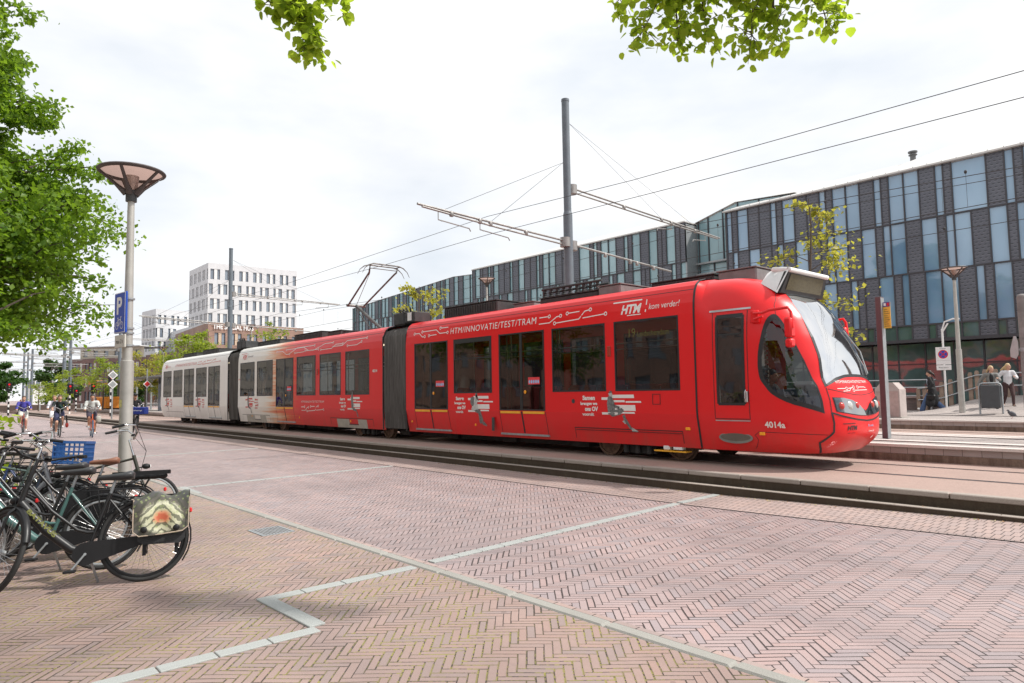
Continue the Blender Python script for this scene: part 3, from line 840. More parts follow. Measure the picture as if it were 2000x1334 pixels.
m.add([(-7.4, tc_y, 3.92)] + rim, [(0, i + 1, i + 2) for i in range(64)])
m.build('cab_body', M_liv, tram, smooth=35, world=True)
def put(m, name, mat, smooth=None, parent=tram):
    m.v = [(v[0], v[1] + tc_y, v[2]) for v in m.v]
    o = m.build(name, mat, parent, smooth=smooth); 
    o.location = -Vector(tram.location) if parent is tram else (0, 0, 0)
    return o
def ring(Pa, Pb, off):
    m = MB(); n = len(Pa); k = 4
    A, B = [], []
    for P_, out in ((Pa, A), (Pb, B)):
        for i in range(n):
            (x1, z1), (x2, z2) = P_[i], P_[(i + 1) % n]
            for j in range(k): t = j / k; out.append(S_(x1 + (x2 - x1) * t, z1 + (z2 - z1) * t, off))
    N = len(A); m.add(A + B, [(i, (i + 1) % N, N + (i + 1) % N, N + i) for i in range(N)]); return m
fr = put(ring(grow(SW, 1.09), grow(SW, .97), .006), 'cab_window_frame', M_gask)
g = wrap(grow(SW, .99), .003, 8, 8); g.v = [(v[0], v[1] + tc_y, v[2]) for v in g.v]; g.build('glass', M_tglass, fr)
fr = put(ring([(2 - q, z) for q, z in grow(SW, 1.09)], [(2 - q, z) for q, z in grow(SW, .97)], .006), 'cab_window_frame', M_gask)
g = wrap([(2 - q, z) for q, z in grow(SW, .99)], .003, 8, 8); g.v = [(v[0], v[1] + tc_y, v[2]) for v in g.v]; g.build('glass', M_tglass, fr)
WSo = [(q + (-.012 if q < 1 else .012) if abs(q - 1) > .3 else q, z + (-.0 if z < 2 else .02 if z > 3.4 else 0)) for q, z in WS]
fr = put(ring(WSo, WSi, .006), 'windscreen_frame', M_gask)
g = wrap(WSi, .003, 24, 14); g.v = [(v[0], v[1] + tc_y, v[2]) for v in g.v]; g.build('glass', M_wind, fr, smooth=60)
# cab door
g = MB()
x0, x1, z0, z1 = -7.02, -6.33, 1.18, 3.14
Q = lambda x, z: (qx(x, z), z)
for a, b_ in (((x0, z0), (x0, z1)), ((x1, z0), (x1, z1)), ((x0, z0), (x1, z0))): wline([Q(a[0] + (b_[0] - a[0]) * i / 24, a[1] + (b_[1] - a[1]) * i / 24) for i in range(25)], .012, .004, 0, g, 1)
wline([Q(x0 - .06, 3.17), Q(-6.65, 3.17), Q(x1 + .06, 3.17)], .035, .02, 1, g); wline([Q(x0, z0 - .03), Q(x1, z0 - .03)], .02, .012, 1, g)
dr = put(g, 'cab_door', [M_gask, M_alu])
g = MB(); zs_ = [1.45 + 1.61 * i / 24 for i in range(25)]
for xx in (DG[0], DG[1]): wline([Q(xx, z) for z in zs_], .05, .006, 0, g, 1)
wline([Q(DG[0], 1.45), Q(DG[1], 1.45)], .05, .006, 0, g); wline([Q(DG[0], 3.06), Q(DG[1], 3.06)], .07, .006, 0, g); wline([Q(DG[0], 2.72), Q(DG[1], 2.72)], .03, .005, 0, g)
g.v = [(v[0], v[1] + tc_y, v[2]) for v in g.v]; g.build('window_frame', M_gask, dr)
g = wrap(dgp, .002, 3, 8); g.v = [(v[0], v[1] + tc_y, v[2]) for v in g.v]; g.build('glass', M_tglass, dr)
g = MB(); g.box((-6.37, -HW - .01, 1.58), (.06, .05, .2), ch=.01); g.tube([(-6.37, -HW - .03, 1.5), (-6.37, -HW - .06, 1.55), (-6.37, -HW - .06, 1.65), (-6.37, -HW - .03, 1.7)], .01, 6)
g.v = [(v[0], v[1] + tc_y, v[2]) for v in g.v]; g.build('handle', M_steel, dr)
# panel joints on the nose
g = MB()
wline([(-1, .62), (-1, 1.2), (-1, 2), (-1, 3), (-1, 3.6), (-1, 3.88)], .04, .008, 0, g)
Yq = lambda dy, z: (qy(dy, z), z)
js = [Yq(-.96, 1.30), Yq(-.93, 1.12), Yq(-.93, .98), Yq(-.98, .90), Yq(-1.04, .80), Yq(-.98, .72), Yq(-.85, .61)]
wline(js, .035, .005, 0, g)
wline([Yq(-.96, 1.30), (qy(-.8, 1.245), 1.245), (qy(-.5, 1.19), 1.19), (qy(-.1, 1.15), 1.15), (1, 1.14), (qy(.3, 1.15), 1.15), (2 - qy(-.9, 1.27), 1.27)], .026, .005, 0, g)
wline([Yq(-.96, 1.30), Yq(-.95, 1.5), Yq(-.95, 1.72)], .014, .004, 0, g)
wline([(qy(-.93, 1.70), 1.70), (qy(-.59, 1.63), 1.63), (1, 1.58), (2 - qy(-.93, 1.70), 1.70)], .010, .004, 0, g)
wline([Yq(-.60, 3.50), Yq(-.85, 3.42), Yq(-1.05, 3.2), Yq(-1.13, 3.0)], .008, .004, 0, g)
wline([Q(-6.3, .66), Q(-6.28, .9), Q(-6.2, .96), Q(-5.6, .95), Q(-5.1, .93)], .008, .004, 0, g)
put(g, 'panel_joints', M_gask)
# headlights
M_lampglass = glassy('headlight_glass', (.9, .95, 1), .45, .9, ior=1.3)
hl = [(qy(-.89, 1.55), 1.55), (qy(-.68, 1.54), 1.54), (qy(-.46, 1.50), 1.50), (qy(-.25, 1.43), 1.43), (qy(-.10, 1.33), 1.33), (qy(-.02, 1.23), 1.23), (qy(-.4, 1.25), 1.25), (qy(-.87, 1.32), 1.32)]
for mir in (False, True):
    f_ = (lambda q: 2 - q) if mir else (lambda q: q)
    hp = [(f_(q), z) for q, z in hl]
    o = put(wrap(grow(hp, 1.05), .004, 8, 5), 'headlight', M_gask)
    g = wrap(grow(hp, .98), .007, 8, 5); g.v = [(v[0], v[1] + tc_y, v[2]) for v in g.v]; g.build('housing', P('headlight_reflector', (.10, .11, .12), .4, metal=.2, var=.5, vs=10), o, smooth=60)
    for dy, r_, mt in ((-.77, .065, P('red_lamp_lens', (.5, .05, .04), .15)), (-.56, .085, P('clear_lamp_lens', (.55, .57, .54), .15, metal=.3)), (-.33, .065, P('red_lamp_lens', (.5, .05, .04), .15))):
        c = S_(f_(qy(dy, 1.41)), 1.41, .008); n_ = (S_(f_(qy(dy, 1.41)), 1.41, .05) - c).normalized()
        Mr = n_.to_track_quat('Z', 'Y').to_matrix().to_4x4()
        l = MB(); l.lathe([(.001, .035), (r_ * .5, .03), (r_ * .85, .015), (r_, 0)], c, 18, 0, Mr); l.v = [(v[0], v[1] + tc_y, v[2]) for v in l.v]
        l.build('lamp', mt, o, smooth=60)
    g = wrap(grow(hp, .985), .02, 8, 5); g.v = [(v[0], v[1] + tc_y, v[2]) for v in g.v]; g.build('lens', M_lampglass, o, smooth=60)
# roof destination box with pale cowl
g = MB()
P8 = lambda x, y, z: (x, y + tc_y, z)
cow = [(-6.95, -.55, 3.88), (-6.95, .55, 3.88), (-5.80, .80, 3.90), (-5.80, -.80, 3.90)]
base = [(-6.95, -.75, 3.80), (-6.95, .75, 3.80), (-5.98, .86, 3.50), (-5.98, -.86, 3.50)]
tops = [(-6.42, -.30, 3.91), (-6.15, -.58, 3.92), (-5.76, -.76, 3.85), (-5.76, .78, 3.85), (-6.15, .6, 3.92), (-6.42, .34, 3.91)]
bots = [(-6.46, -.34, 3.80), (-6.3, -.78, 3.66), (-5.95, -.86, 3.44), (-5.95, .88, 3.44), (-6.3, .8, 3.66), (-6.46, .38, 3.80)]
g.add([P8(*p) for p in tops + bots], [(0, 1, 4, 5), (1, 2, 3, 4), (0, 6, 7, 1), (1, 7, 8, 2), (3, 9, 10, 4), (4, 10, 11, 5), (5, 11, 6, 0)])
g.tube([P8(*p) for p in tops[1:5]], .045, 10)
g.build('display_cowl', M_white, tram, smooth=50, world=True)
g = MB(); g.add([P8(-5.765, -.75, 3.83), P8(-5.765, .77, 3.83), P8(-5.90, .86, 3.44), P8(-5.90, -.84, 3.44), P8(-5.86, -.75, 3.83), P8(-5.86, .77, 3.83), P8(-6.0, .86, 3.44), P8(-6.0, -.84, 3.44)], [(3, 2, 1, 0), (0, 1, 5, 4), (1, 2, 6, 5), (2, 3, 7, 6), (3, 0, 4, 7)])
dsp = g.build('destination_box', M_gask, tram, world=True)
g = MB(); g.add([P8(-5.776, -.66, 3.785), P8(-5.776, .66, 3.785), P8(-5.872, .70, 3.505), P8(-5.872, -.70, 3.505)], [(3, 2, 1, 0)])
g.v = [(v[0] + .006, v[1], v[2]) for v in g.v]
o = g.build('screen', P('dim_led_screen', (.085, .072, .035), .12, var=.3, vs=30), dsp); o.location = -Vector(tram.location)
# mirrors
for s in (-1, 1):
    g = MB(); bx_ = 0 if s < 0 else -.30; by_ = .0 if s < 0 else -.10
    y = s * (HW + .02)
    g.box(P8(-6.16, s * (HW - .02), 3.0), (.16, .05, .22), ch=.015)
    g.tube([P8(-6.16, y, 3.06), P8(-5.95, s * (HW + .10), 3.04), P8(-5.80, s * (HW + .16 + by_), 3.07), P8(-5.45 + bx_, s * (HW + .18 + by_), 3.08), P8(-5.40 + bx_, s * (HW + .18 + by_), 3.0), P8(-5.38 + bx_, s * (HW + .19 + by_), 2.72)], .026, 8)
    g.tube([P8(-6.16, y, 2.95), P8(-5.95, s * (HW + .10), 2.98)], .02, 8)
    mr = g.build('mirror_arm', M_liv, tram, smooth=40, world=True)
    for z, h, w in ((2.74, .34, .13), (2.48, .15, .12)):
        g = MB(); g.box(P8(-5.44 + bx_, s * (HW + .17 + by_), z), (w, .17, h), 0, ch=.03); g.bb(-5.44 + bx_ - w / 2 - .004, -5.44 + bx_ - w / 2 + .004, *sorted((tc_y + s * (HW + .13 + by_), tc_y + s * (HW + .21 + by_))), z - h * .35, z + h * .35, 1)
        o = g.build('mirror', [M_liv, P('mirror_glass', (.8, .8, .8), .03, metal=1)], mr, smooth=40); o.location = -Vector(tram.location)
# wiper
g = MB(); g.tube([S_(qy(.62, 1.95), 1.95, .05) + Vector((0, tc_y, 0)), S_(qy(.64, 2.35), 2.35, .06) + Vector((0, tc_y, 0)), S_(qy(.40, 2.75), 2.75, .03) + Vector((0, tc_y, 0))], .012, 6)
g.tube([S_(qy(.62, 1.93), 1.93, .03) + Vector((0, tc_y, 0)), S_(qy(.60, 2.1), 2.1, .03) + Vector((0, tc_y, 0)), S_(qy(.44, 3.1), 3.1, .02) + Vector((0, tc_y, 0))], .009, 6)
g.build('windscreen_wiper', M_galv, tram, world=True)
# cab inside: dashboard, bulkhead, seat
g = MB(); g.bb(-6.15, -5.45, ty + .22, tc_y + 1.05, .8, 1.70, 0, ch=.1); g.bb(-5.75, -5.35, ty + .45, tc_y + .8, 1.68, 1.84, 2, ch=.06); g.bb(-7.3, -7.25, ty + .15, tc_y + 1.1, .7, 3.4, 1); g.bb(-7.3, -6.2, ty + .16, tc_y + 1.1, .7, .85, 0); g.bb(-6.75, -6.63, tc_y - .45, tc_y + .15, 1.2, 2.15, 3, ch=.05); g.bb(-6.8, -6.2, tc_y - .45, tc_y + .15, 1.15, 1.3, 3, ch=.05)
g.build('cab_interior', [P('cab_console', (.10, .13, .22), .5), M_int, P('dash_top', (.5, .53, .55), .6), M_dark], tram, world=True)
g = MB(); g.bb(-7.0, -6.93, ty + .04, ty + .06, 1.4, 3.0, 0)
for i in range(16): z = 1.6 + i * .08; g.bb(-6.05, -5.99, ty + .09, ty + .11, z, z + .05, 1)
g.build('blinds', [M_int, P('blind_cream', (.5, .48, .4), .7)], tram, world=True)
# oval step hole, marker lamps, hatch
def disc(cx, cz, rx, rz, y, mi, m, n=24): m.poly([(cx + rx * math.cos(2 * PI * i / n), y, cz + rz * math.sin(2 * PI * i / n)) for i in range(n)], mi)
g = MB(); disc(-6.66, .84, .34, .105, tc_y - (HW - inset(.84)) - .012, 0, g); disc(-6.66, .85, .30, .07, tc_y - (HW - inset(.84)) - .016, 1, g)
g.build('step_recess', [P('step_rim', (.2, .2, .18), .5), P('step_dark', (.12, .10, .08), .7)], tram, world=True)
g = MB()
for x, z, w in ((-7.65, .97, .10), (-6.13, .93, .10), (-14.2, .88, .05), (-17.2, .90, .05), (-24.9, .88, .05), (-20.95, .82, .05), (-29.6, .86, .05)):
    y = tc_y - (HW - inset(z)); g.bb(x - w / 2, x + w / 2, y - .02, y + .01, z - .028, z + .028, 0, ch=.006)
g.build('marker_lamp', M_amber, tram, world=True)
g = MB(); y = ty - .004
for a, b_ in (((-8.42, 1.44), (-8.24, 1.64)),):
    for p, q in (((a[0], a[1]), (b_[0], a[1])), ((b_[0], a[1]), (b_[0], b_[1])), ((b_[0], b_[1]), (a[0], b_[1])), ((a[0], b_[1]), (a[0], a[1]))):
        g.box(((p[0] + q[0]) / 2, y, (p[1] + q[1]) / 2), (abs(p[0] - q[0]) + .01, .006, abs(p[1] - q[1]) + .01))
g.box((-9.52, ty - .01, 2.56), (.09, .03, .22), 1, ch=.01); g.box((-23.26, ty - .01, 2.56), (.09, .03, .22), 1, ch=.01)
disc(-10.6, 1.5, .05, .05, ty - .005, 2, g); g.box((-13.4, ty - .003, .92), (.10, .008, .34), 2)
g.bb(-10.6, -7.8, ty + .055, ty + .065, .865, .875, 0)
g.build('side_fittings', [M_gask, P('side_lamp_red', (.35, .04, .02), .3), M_dark], tram, world=True)

# ---- lettering and decals on the near side
def gx(z): return tc_y - (HW - inset(z)) - .0045
class Decal(MB):
    def line(s, pts, w=.022, mi=0, y=None):
        for (a, b) in zip(pts[:-1], pts[1:]):
            A, B = Vector((a[0], 0, a[1])), Vector((b[0], 0, b[1])); t = (B - A).normalized(); n_ = Vector((-t.z, 0, t.x)) * w / 2
            A = A - t * w * .3; B = B + t * w * .3
            q = [A + n_, B + n_, B - n_, A - n_]
            s.poly([(p.x, gx(p.z), p.z) for p in q], mi)
    def ring(s, cx, cz, r=.045, w=.02, mi=0, n=16):
        v = []
        for i in range(n):
            a = 2 * PI * i / n
            for rr in (r, r - w): z = cz + rr * math.sin(a); v.append((cx + rr * math.cos(a), gx(z) - .001, z))
        s.add(v, [(2 * i, 2 * ((i + 1) % n), 2 * ((i + 1) % n) + 1, 2 * i + 1) for i in range(n)], mi)
    def word(s, t, x, z, size, width=None, mi=0, **k):
        vs, fs = text_mesh(t, size, **k); w = max(v[0] for v in vs) - min(v[0] for v in vs); x0 = min(v[0] for v in vs); kx = width / w if width else 1
        s.add([(x + (v[0] - x0) * kx, gx(z + v[1]) - .001, z + v[1]) for v in vs], fs, mi); return s
def circuit(d, x0, x1, za, zb, seq):
    """printed-circuit ornament: seq of lines in unit coordinates, with ring ends"""
    f = lambda u, v: (x0 + (x1 - x0) * u, za + (zb - za) * v)
    for pts, e0, e1 in seq:
        P_ = [f(*p) for p in pts]; r = .05
        if e0: t = Vector((P_[1][0] - P_[0][0], P_[1][1] - P_[0][1])).normalized(); d.ring(*P_[0]); P_[0] = (P_[0][0] + t.x * r, P_[0][1] + t.y * r)
        if e1: t = Vector((P_[-2][0] - P_[-1][0], P_[-2][1] - P_[-1][1])).normalized(); d.ring(*P_[-1]); P_[-1] = (P_[-1][0] + t.x * r, P_[-1][1] + t.y * r)
        d.line(P_)
CL = [([(0, .65), (.15, .65), (.25, .1), (.33, .1)], 1, 1), ([(.24, .8), (.66, .85), (.78, .3), (1, .3)], 1, 1), ([(.46, .15), (.68, .2)], 1, 0), ([(.78, 1), (1, 1)], 1, 0)]
CR = [([(0, .75), (.16, .78)], 0, 1), ([(0, .1), (.17, .12), (.28, .65), (.34, .70)], 0, 1), ([(.25, .0), (.62, .15), (.70, .85), (.78, .95)], 1, 1), ([(.44, .85), (.62, .9)], 1, 0), ([(.68, .2), (1, .35)], 0, 1)]
d = Decal(); circuit(d, -16.98, -15.33, 3.34, 3.55, CL); circuit(d, -11.66, -9.60, 3.30, 3.53, CR)
d.word('HTM/INNOVATIE/TEST/TRAM', -15.19, 3.345, .235, 3.42, spacing=1.12)
d.build('tram_lettering', M_decal, tram, world=True)
def logo(x, z, s, m1, m2, tram=tram):
    d = Decal(); d.line([(x - .25 * s, z + .30 * s), (x + .62 * s, z + .30 * s)], .032 * s, 0)
    d.word('HTM', x, z, .30 * s, .62 * s, 0, shear=.25, bold=.012 * s); d.line([(x + .2 * s, z - .05 * s), (x + .6 * s, z - .05 * s)], .022 * s, 0)
    d.line([(x + .74 * s, z - .0 * s), (x + .77 * s, z + .28 * s)], .03 * s, 1); d.word('kom verder!', x + .84 * s, z + .04 * s, .2 * s, .86 * s, 1, shear=.2)
    d.build('operator_logo', [m1, m2], tram, world=True)
logo(-9.18, 3.325, .86, M_decal, M_decal)
logo(-30.6, 3.36, .72, M_decalr, P('grey_letters', (.25, .2, .2), .5)); logo(-42.5, 3.36, .6, M_decalr, M_decalr)
d = Decal(); f_ = -26.9
seq = []
circuit(d, -26.93, -23.2, 3.30, 3.56, CL[:3] + [([(.34, .2), (.5, .9), (.9, .95)], 0, 1), ([(.7, .3), (.9, .25), (1, .6)], 1, 0)])
circuit(d, -23.2, -19.6, 3.32, 3.58, [([(0, .5), (.12, .9), (.3, .9)], 0, 1), ([(.05, .1), (.28, .12), (.36, .6), (.5, .6)], 1, 1), ([(.3, .35), (.5, .35), (.58, .9), (.95, .95)], 0, 1), ([(.6, .2), (.78, .2), (.86, .55)], 1, 1)])
d.build('circuit_ornament', M_decal, tram, world=True)
d = Decal(); d.word('HTM/INNOVATIE/TEST/TRAM', -40.6, 3.36, .2, 3.6, 0, spacing=1.1); circuit(d, -36.8, -33.5, 3.34, 3.52, CR); d.build('tram_lettering', M_decalr, tram, world=True)
d = Decal(); d.word('HTM/INNOVATIE/TEST/TRAM', -24.6, 1.44, .11, 1.85, 0, spacing=1.1); circuit(d, -24.6, -22.8, 1.13, 1.33, CR); d.build('tram_lettering', M_decal, tram, world=True)
Mw2 = P('fleet_number_white', (.72, .7, .66), .5)
d = Decal(); d.word('4014a', -6.05, 1.045, .145, .37, 0, bold=.004)
d.v = [(v[0], v[1] - .022, v[2]) for v in d.v]; d.build('fleet_number', Mw2, tram, world=True)
d = Decal(); d.word('4014', -19.38, 2.42, .13, .3, 0, bold=.004); d.build('fleet_number', Mw2, tram, world=True)
d = Decal(); d.word('4014', -31.05, 2.42, .1, .22, 0); d.build('fleet_number', M_decalr, tram, world=True)
# slogan with stripes and a seated figure
def slogan(x, s=1.0, fig=0, wh=M_decal, stripe=M_decal, flip=False):
    d = Decal(); sx = (lambda u: x + u * s)
    tx = 0 if not flip else .95
    d.word('Samen', sx(tx + .06), 1.53, .12 * s, .34 * s, 0, bold=.006); d.word('brengen we', sx(tx), 1.42, .085 * s, .46 * s, 0, bold=.004)
    d.word('ons OV', sx(tx + .12), 1.29, .12 * s, .36 * s, 0, bold=.006); d.word('vooruit', sx(tx + .04), 1.185, .09 * s, .32 * s, 0, bold=.004)
    o = .58 if not flip else -.1
    for a, b, z, h in ((.22, .83, 1.60, .07), (0, .25, 1.555, .055), (.30, .60, 1.50, .045), (.62, 1.0, 1.485, .035), (.3, .86, 1.36, .12), (.5, .84, 1.26, .035), (.0, .42, 1.24, .05)):
        d.poly([(sx(o + q), gx(z_), z_) for q, z_ in ((a, z - h / 2), (b, z - h / 2), (b - .01, z + h / 2), (a, z + h / 2))], 1)
    d.build('slogan', [wh, stripe], tram, world=True)
    d = Decal(); f = lambda pts, mi: d.poly([(sx(o + u), gx(z) - .003, z) for u, z in pts], mi)
    if fig == 0:   # man sitting, ankles out
        f([(.18, 1.66), (.21, 1.70), (.27, 1.70), (.29, 1.64), (.27, 1.59), (.22, 1.58)], 1); f([(.19, 1.67), (.22, 1.72), (.27, 1.715), (.28, 1.68), (.22, 1.68)], 0)
        f([(.17, 1.60), (.27, 1.60), (.33, 1.48), (.35, 1.30), (.32, 1.20), (.16, 1.22), (.14, 1.45)], 0); f([(.24, 1.52), (.30, 1.45), (.46, 1.38), (.44, 1.33), (.28, 1.38)], 0); f([(.42, 1.40), (.47, 1.39), (.49, 1.34), (.44, 1.33)], 1)
        f([(.20, 1.22), (.30, 1.30), (.52, 1.36), (.56, 1.30), (.48, 1.22), (.26, 1.17)], 0); f([(.48, 1.34), (.56, 1.33), (.60, 1.15), (.72, .93), (.67, .91), (.54, 1.10)], 0)
        f([(.50, 1.08), (.56, 1.02), (.60, 1.06), (.54, 1.10)], 1); f([(.68, .95), (.73, .95), (.86, .88), (.84, .86), (.72, .865)], 1)
    elif fig == 1:  # seated woman with backpack
        f([(.30, 1.69), (.34, 1.72), (.39, 1.69), (.38, 1.60), (.31, 1.60)], 0); f([(.32, 1.67), (.37, 1.67), (.37, 1.60), (.33, 1.59)], 1)
        f([(.12, 1.60), (.24, 1.62), (.25, 1.40), (.16, 1.36), (.09, 1.46)], 0); f([(.22, 1.60), (.38, 1.60), (.38, 1.42), (.42, 1.28), (.2, 1.24), (.13, 1.30), (.24, 1.46)], 1); f([(.34, 1.56), (.44, 1.50), (.40, 1.62), (.36, 1.64)], 0)
        f([(.24, 1.26), (.46, 1.30), (.50, 1.24), (.36, 1.18)], 0); f([(.42, 1.28), (.50, 1.27), (.56, 1.0), (.50, .96), (.46, 1.12)], 0); f([(.50, .96), (.57, .98), (.68, .88), (.66, .85), (.50, .89)], 0); f([(.40, 1.22), (.46, 1.2), (.50, .95), (.44, .90), (.40, .94)], 0)
    else:           # slim standing / leaning figure
        f([(.30, 1.82), (.34, 1.84), (.37, 1.79), (.35, 1.73), (.30, 1.74)], 0); f([(.27, 1.74), (.38, 1.73), (.39, 1.5), (.42, 1.28), (.28, 1.26), (.25, 1.5)], 0)
        f([(.30, 1.28), (.44, 1.28), (.60, 1.22), (.58, 1.16), (.40, 1.18)], 0); f([(.56, 1.22), (.62, 1.2), (.66, .98), (.60, .97)], 0); f([(.40, 1.45), (.50, 1.36), (.47, 1.32), (.38, 1.38)], 1)
    d.build('ad_figure', [M_greyf, M_greyl], tram, world=True)
slogan(-10.38, 1.06, 0); slogan(-15.02, 1.03, 1); slogan(-21.6, 1.0, 2)
slogan(-30.1, .95, 2, M_decalr, M_decalr, True); slogan(-42.3, .9, 2, M_decalr, M_decalr, True); slogan(-36.9, .9, 2, M_decalr, M_decalr, True)
# nose lettering
def wtext(s, dy0, z0, size, width, mat, name, off=.006, **k):
    vs, fs = text_mesh(s, size, **k); w = max(v[0] for v in vs) - min(v[0] for v in vs); x0 = min(v[0] for v in vs); kx = width / w
    m = MB(); m.add([S_(qy(dy0 + (v[0] - x0) * kx, z0 + v[1]), z0 + v[1], off) for v in vs], fs); return put(m, name, mat)
wtext('HTM', -.68, 1.0, .1, .28, M_gask, 'nose_logo', shear=.2, bold=.004); wtext('kom verder!', -.68, .94, .035, .2, M_gask, 'nose_logo')
g = MB(); wline([(qy(-.78, 1.11), 1.11), (qy(-.45, 1.11), 1.11)], .012, .006, 0, g); put(g, 'nose_logo', M_gask)
wtext('HTM/INNOVATIE/TEST/TRAM', -.72, 1.79, .07, 1.15, M_decal, 'nose_lettering')
g = MB()
for pts in ([(-.75, 1.70), (-.55, 1.70)], [(-.45, 1.70), (-.3, 1.71)], [(-.62, 1.655), (-.42, 1.66), (-.36, 1.70), (-.28, 1.72)], [(-.22, 1.665), (.3, 1.67)], [(-.05, 1.72), (.2, 1.72), (.26, 1.70)]):
    wline([(qy(a, b_), b_) for a, b_ in pts], .012, .006, 0, g, 3)
for cy_, cz_ in ((-.50, 1.70), (-.24, 1.72), (-.08, 1.72), (-.27, 1.665)):
    wline([(qy(cy_ + .035 * math.cos(t), cz_ + .022 * math.sin(t)), cz_ + .022 * math.sin(t)) for t in [PI * 2 * i / 12 for i in range(13)]], .010, .006, 0, g, 1)
put(g, 'nose_circuit', M_decal)
g = MB(); wline([(qy(.2, .83), .83), (qy(.3, .87), .87)], .012, .006, 0, g); put(g, 'nose_mark', M_decal)
wtext('R-net', .05, 1.03, .06, .22, P('nose_mark_blue', (.25, .45, .7), .5), 'nose_mark'); wtext('vooruit', .05, .94, .05, .24, M_decal, 'nose_mark')
# rear end of the tail module
g = MB(); N = 12; vs = []; fs = []
zz = [.66, .95, 1.25, 1.9, 2.6, 3.2, 3.5, 3.7, 3.82, 3.88]
ext = [.75, .98, 1.05, 1.02, .92, .78, .66, .5, .34, .15]
for z, e in zip(zz, ext):
    bh = HW - inset(z) if z < 3.85 else HW - .45
    for i in range(2 * N + 1):
        t = -PI / 2 + PI * i / (2 * N); vs.append((-42.94 - e * max(0, math.cos(t)) ** .55, tc_y + bh * (1 if t > 0 else -1) * abs(math.sin(t)) ** .75, z))
K = 2 * N + 1
for j in range(len(zz) - 1):
    for i in range(2 * N): fs.append((j * K + i, j * K + i + 1, (j + 1) * K + i + 1, (j + 1) * K + i))
fs.append(tuple((len(zz) - 1) * K + i for i in range(K)))
g.add(vs, fs); g.build('tail_body', M_liv, tram, smooth=50, world=True)
g = MB(); g.bb(-43.42, -43.22, ty + .01, ty + .05, 1.75, 3.0, 0, ch=.01); g.bb(-43.9, -43.8, ty + .0, ty + .12, 2.5, 2.9, 0, ch=.03)
g.build('tail_window', M_gask, tram, world=True)
# roof equipment
def roofbox(x0, x1, y0, y1, z1, mat, name='roof_box', fins=0, top=None):
    g = MB(); g.bb(x0, x1, y0, y1, 3.84, z1, 0, ch=.03)
    for i in range(fins): x = x0 + (x1 - x0) * (i + .5) / fins; g.bb(x - .012, x + .012, y0 - .012, y0, 3.95, z1 - .05, 1)
    g.bb(x0 - .02, x1 + .02, y0 - .02, y1 + .02, z1, z1 + .02, 0)
    return g.build(name, [mat, M_gask], tram, world=True)
roofbox(-7.6, -6.75, tc_y - .1, tc_y + .9, 4.12, M_roofgrey, fins=0)
roofbox(-9.3, -7.7, tc_y - .1, tc_y + .9, 4.10, M_roofbox, fins=14)
roofbox(-16.3, -13.9, ty + .6, tc_y + .9, 4.20, M_roofbox, fins=22); roofbox(-13.8, -13.0, ty + 1.1, tc_y + .6, 4.1, M_roofgrey)
roofbox(-10.4, -9.75, ty + .7, tc_y + .6, 4.12, M_roofgrey); roofbox(-12.4, -10.45, ty + .75, tc_y + .6, 4.06, M_roofbox)
g = MB()
for i in range(9):
    x = -12.3 + i * .22; g.lathe([(.001, .2), (.05, .2), (.035, .16), (.06, .14), (.035, .12), (.06, .10), (.035, .08), (.06, .05), (.05, 0)], (x, ty + .85, 4.07), 10)
g.tube([(-12.4, ty + .85, 4.30), (-10.4, ty + .85, 4.30)], .03, 8); g.tube([(-12.4, ty + 1.1, 4.25), (-10.4, ty + 1.1, 4.25)], .03, 8)
g.build('insulators', M_roofbox, tram, world=True)
roofbox(-26.6, -24.2, ty + .6, tc_y + .9, 4.14, M_roofbox, fins=20); roofbox(-23.9, -22.9, ty + .7, tc_y + .7, 4.08, M_roofbox)
roofbox(-30.6, -28.2, ty + .65, tc_y + .9, 4.10, M_roofbox, fins=16); roofbox(-37.8, -35.4, ty + .55, tc_y + .9, 4.12, M_roofbox, fins=16); roofbox(-41.2, -39.0, ty + .6, tc_y + .9, 4.10, M_roofbox, fins=10)
# pantograph
pg = MB(); Y = tc_y
knee = Vector((-22.85, Y, 5.02)); foot = Vector((-20.75, Y, 3.95))
pg.tube([foot + Vector((0, -.12, 0)), knee + Vector((0, 0, 0))], .055, 8); pg.tube([foot + Vector((-1.0, .1, -.0)), knee + Vector((.02, 0, -.14))], .016, 6)
for s in (-1, 1):
    pg.tube([knee + Vector((0, s * .32, .0)), Vector((-21.0, Y + s * .50, 5.98)), Vector((-20.9, Y + s * .55, 6.06))], .032, 8)
pg.tube([knee + Vector((0, -.38, 0)), knee + Vector((0, .38, 0))], .05, 8); pg.tube([knee + Vector((.05, 0, .03)), Vector((-21.05, Y - .45, 5.96))], .01, 5)
pg.box(foot, (.8, .9, .1)); 
for a in (-.35, .35): pg.box(foot + Vector((a, 0, -.05)), (.08, 1.1, .08))
P0 = pg.build('pantograph_arm', P('pantograph_steel', (.12, .115, .11), .5, metal=.4, var=.3), tram, world=True)
pg = MB()
for dx in (-.17, .17):
    pg.tube([(-20.85 + dx, Y - .95, 5.88), (-20.85 + dx, Y - .85, 6.06), (-20.85 + dx, Y - .68, 6.19), (-20.85 + dx, Y - .5, 6.24), (-20.85 + dx, Y + .5, 6.24), (-20.85 + dx, Y + .68, 6.19), (-20.85 + dx, Y + .85, 6.06), (-20.85 + dx, Y + .95, 5.88)], [.008, .012, .02, .026, .026, .02, .012, .008], 8)
for s in (-.55, .55): pg.tube([(-21.05, Y + s, 6.22), (-20.65, Y + s, 6.22)], .018, 6); pg.tube([(-20.9, Y + s, 6.06), (-20.85, Y + s, 6.22)], .02, 6)
pg.tube([(-20.85, Y - .55, 6.1), (-20.85, Y + .55, 6.1)], .014, 6)
pg.build('pantograph_head', bpy.data.materials['pantograph_steel'], tram, world=True)
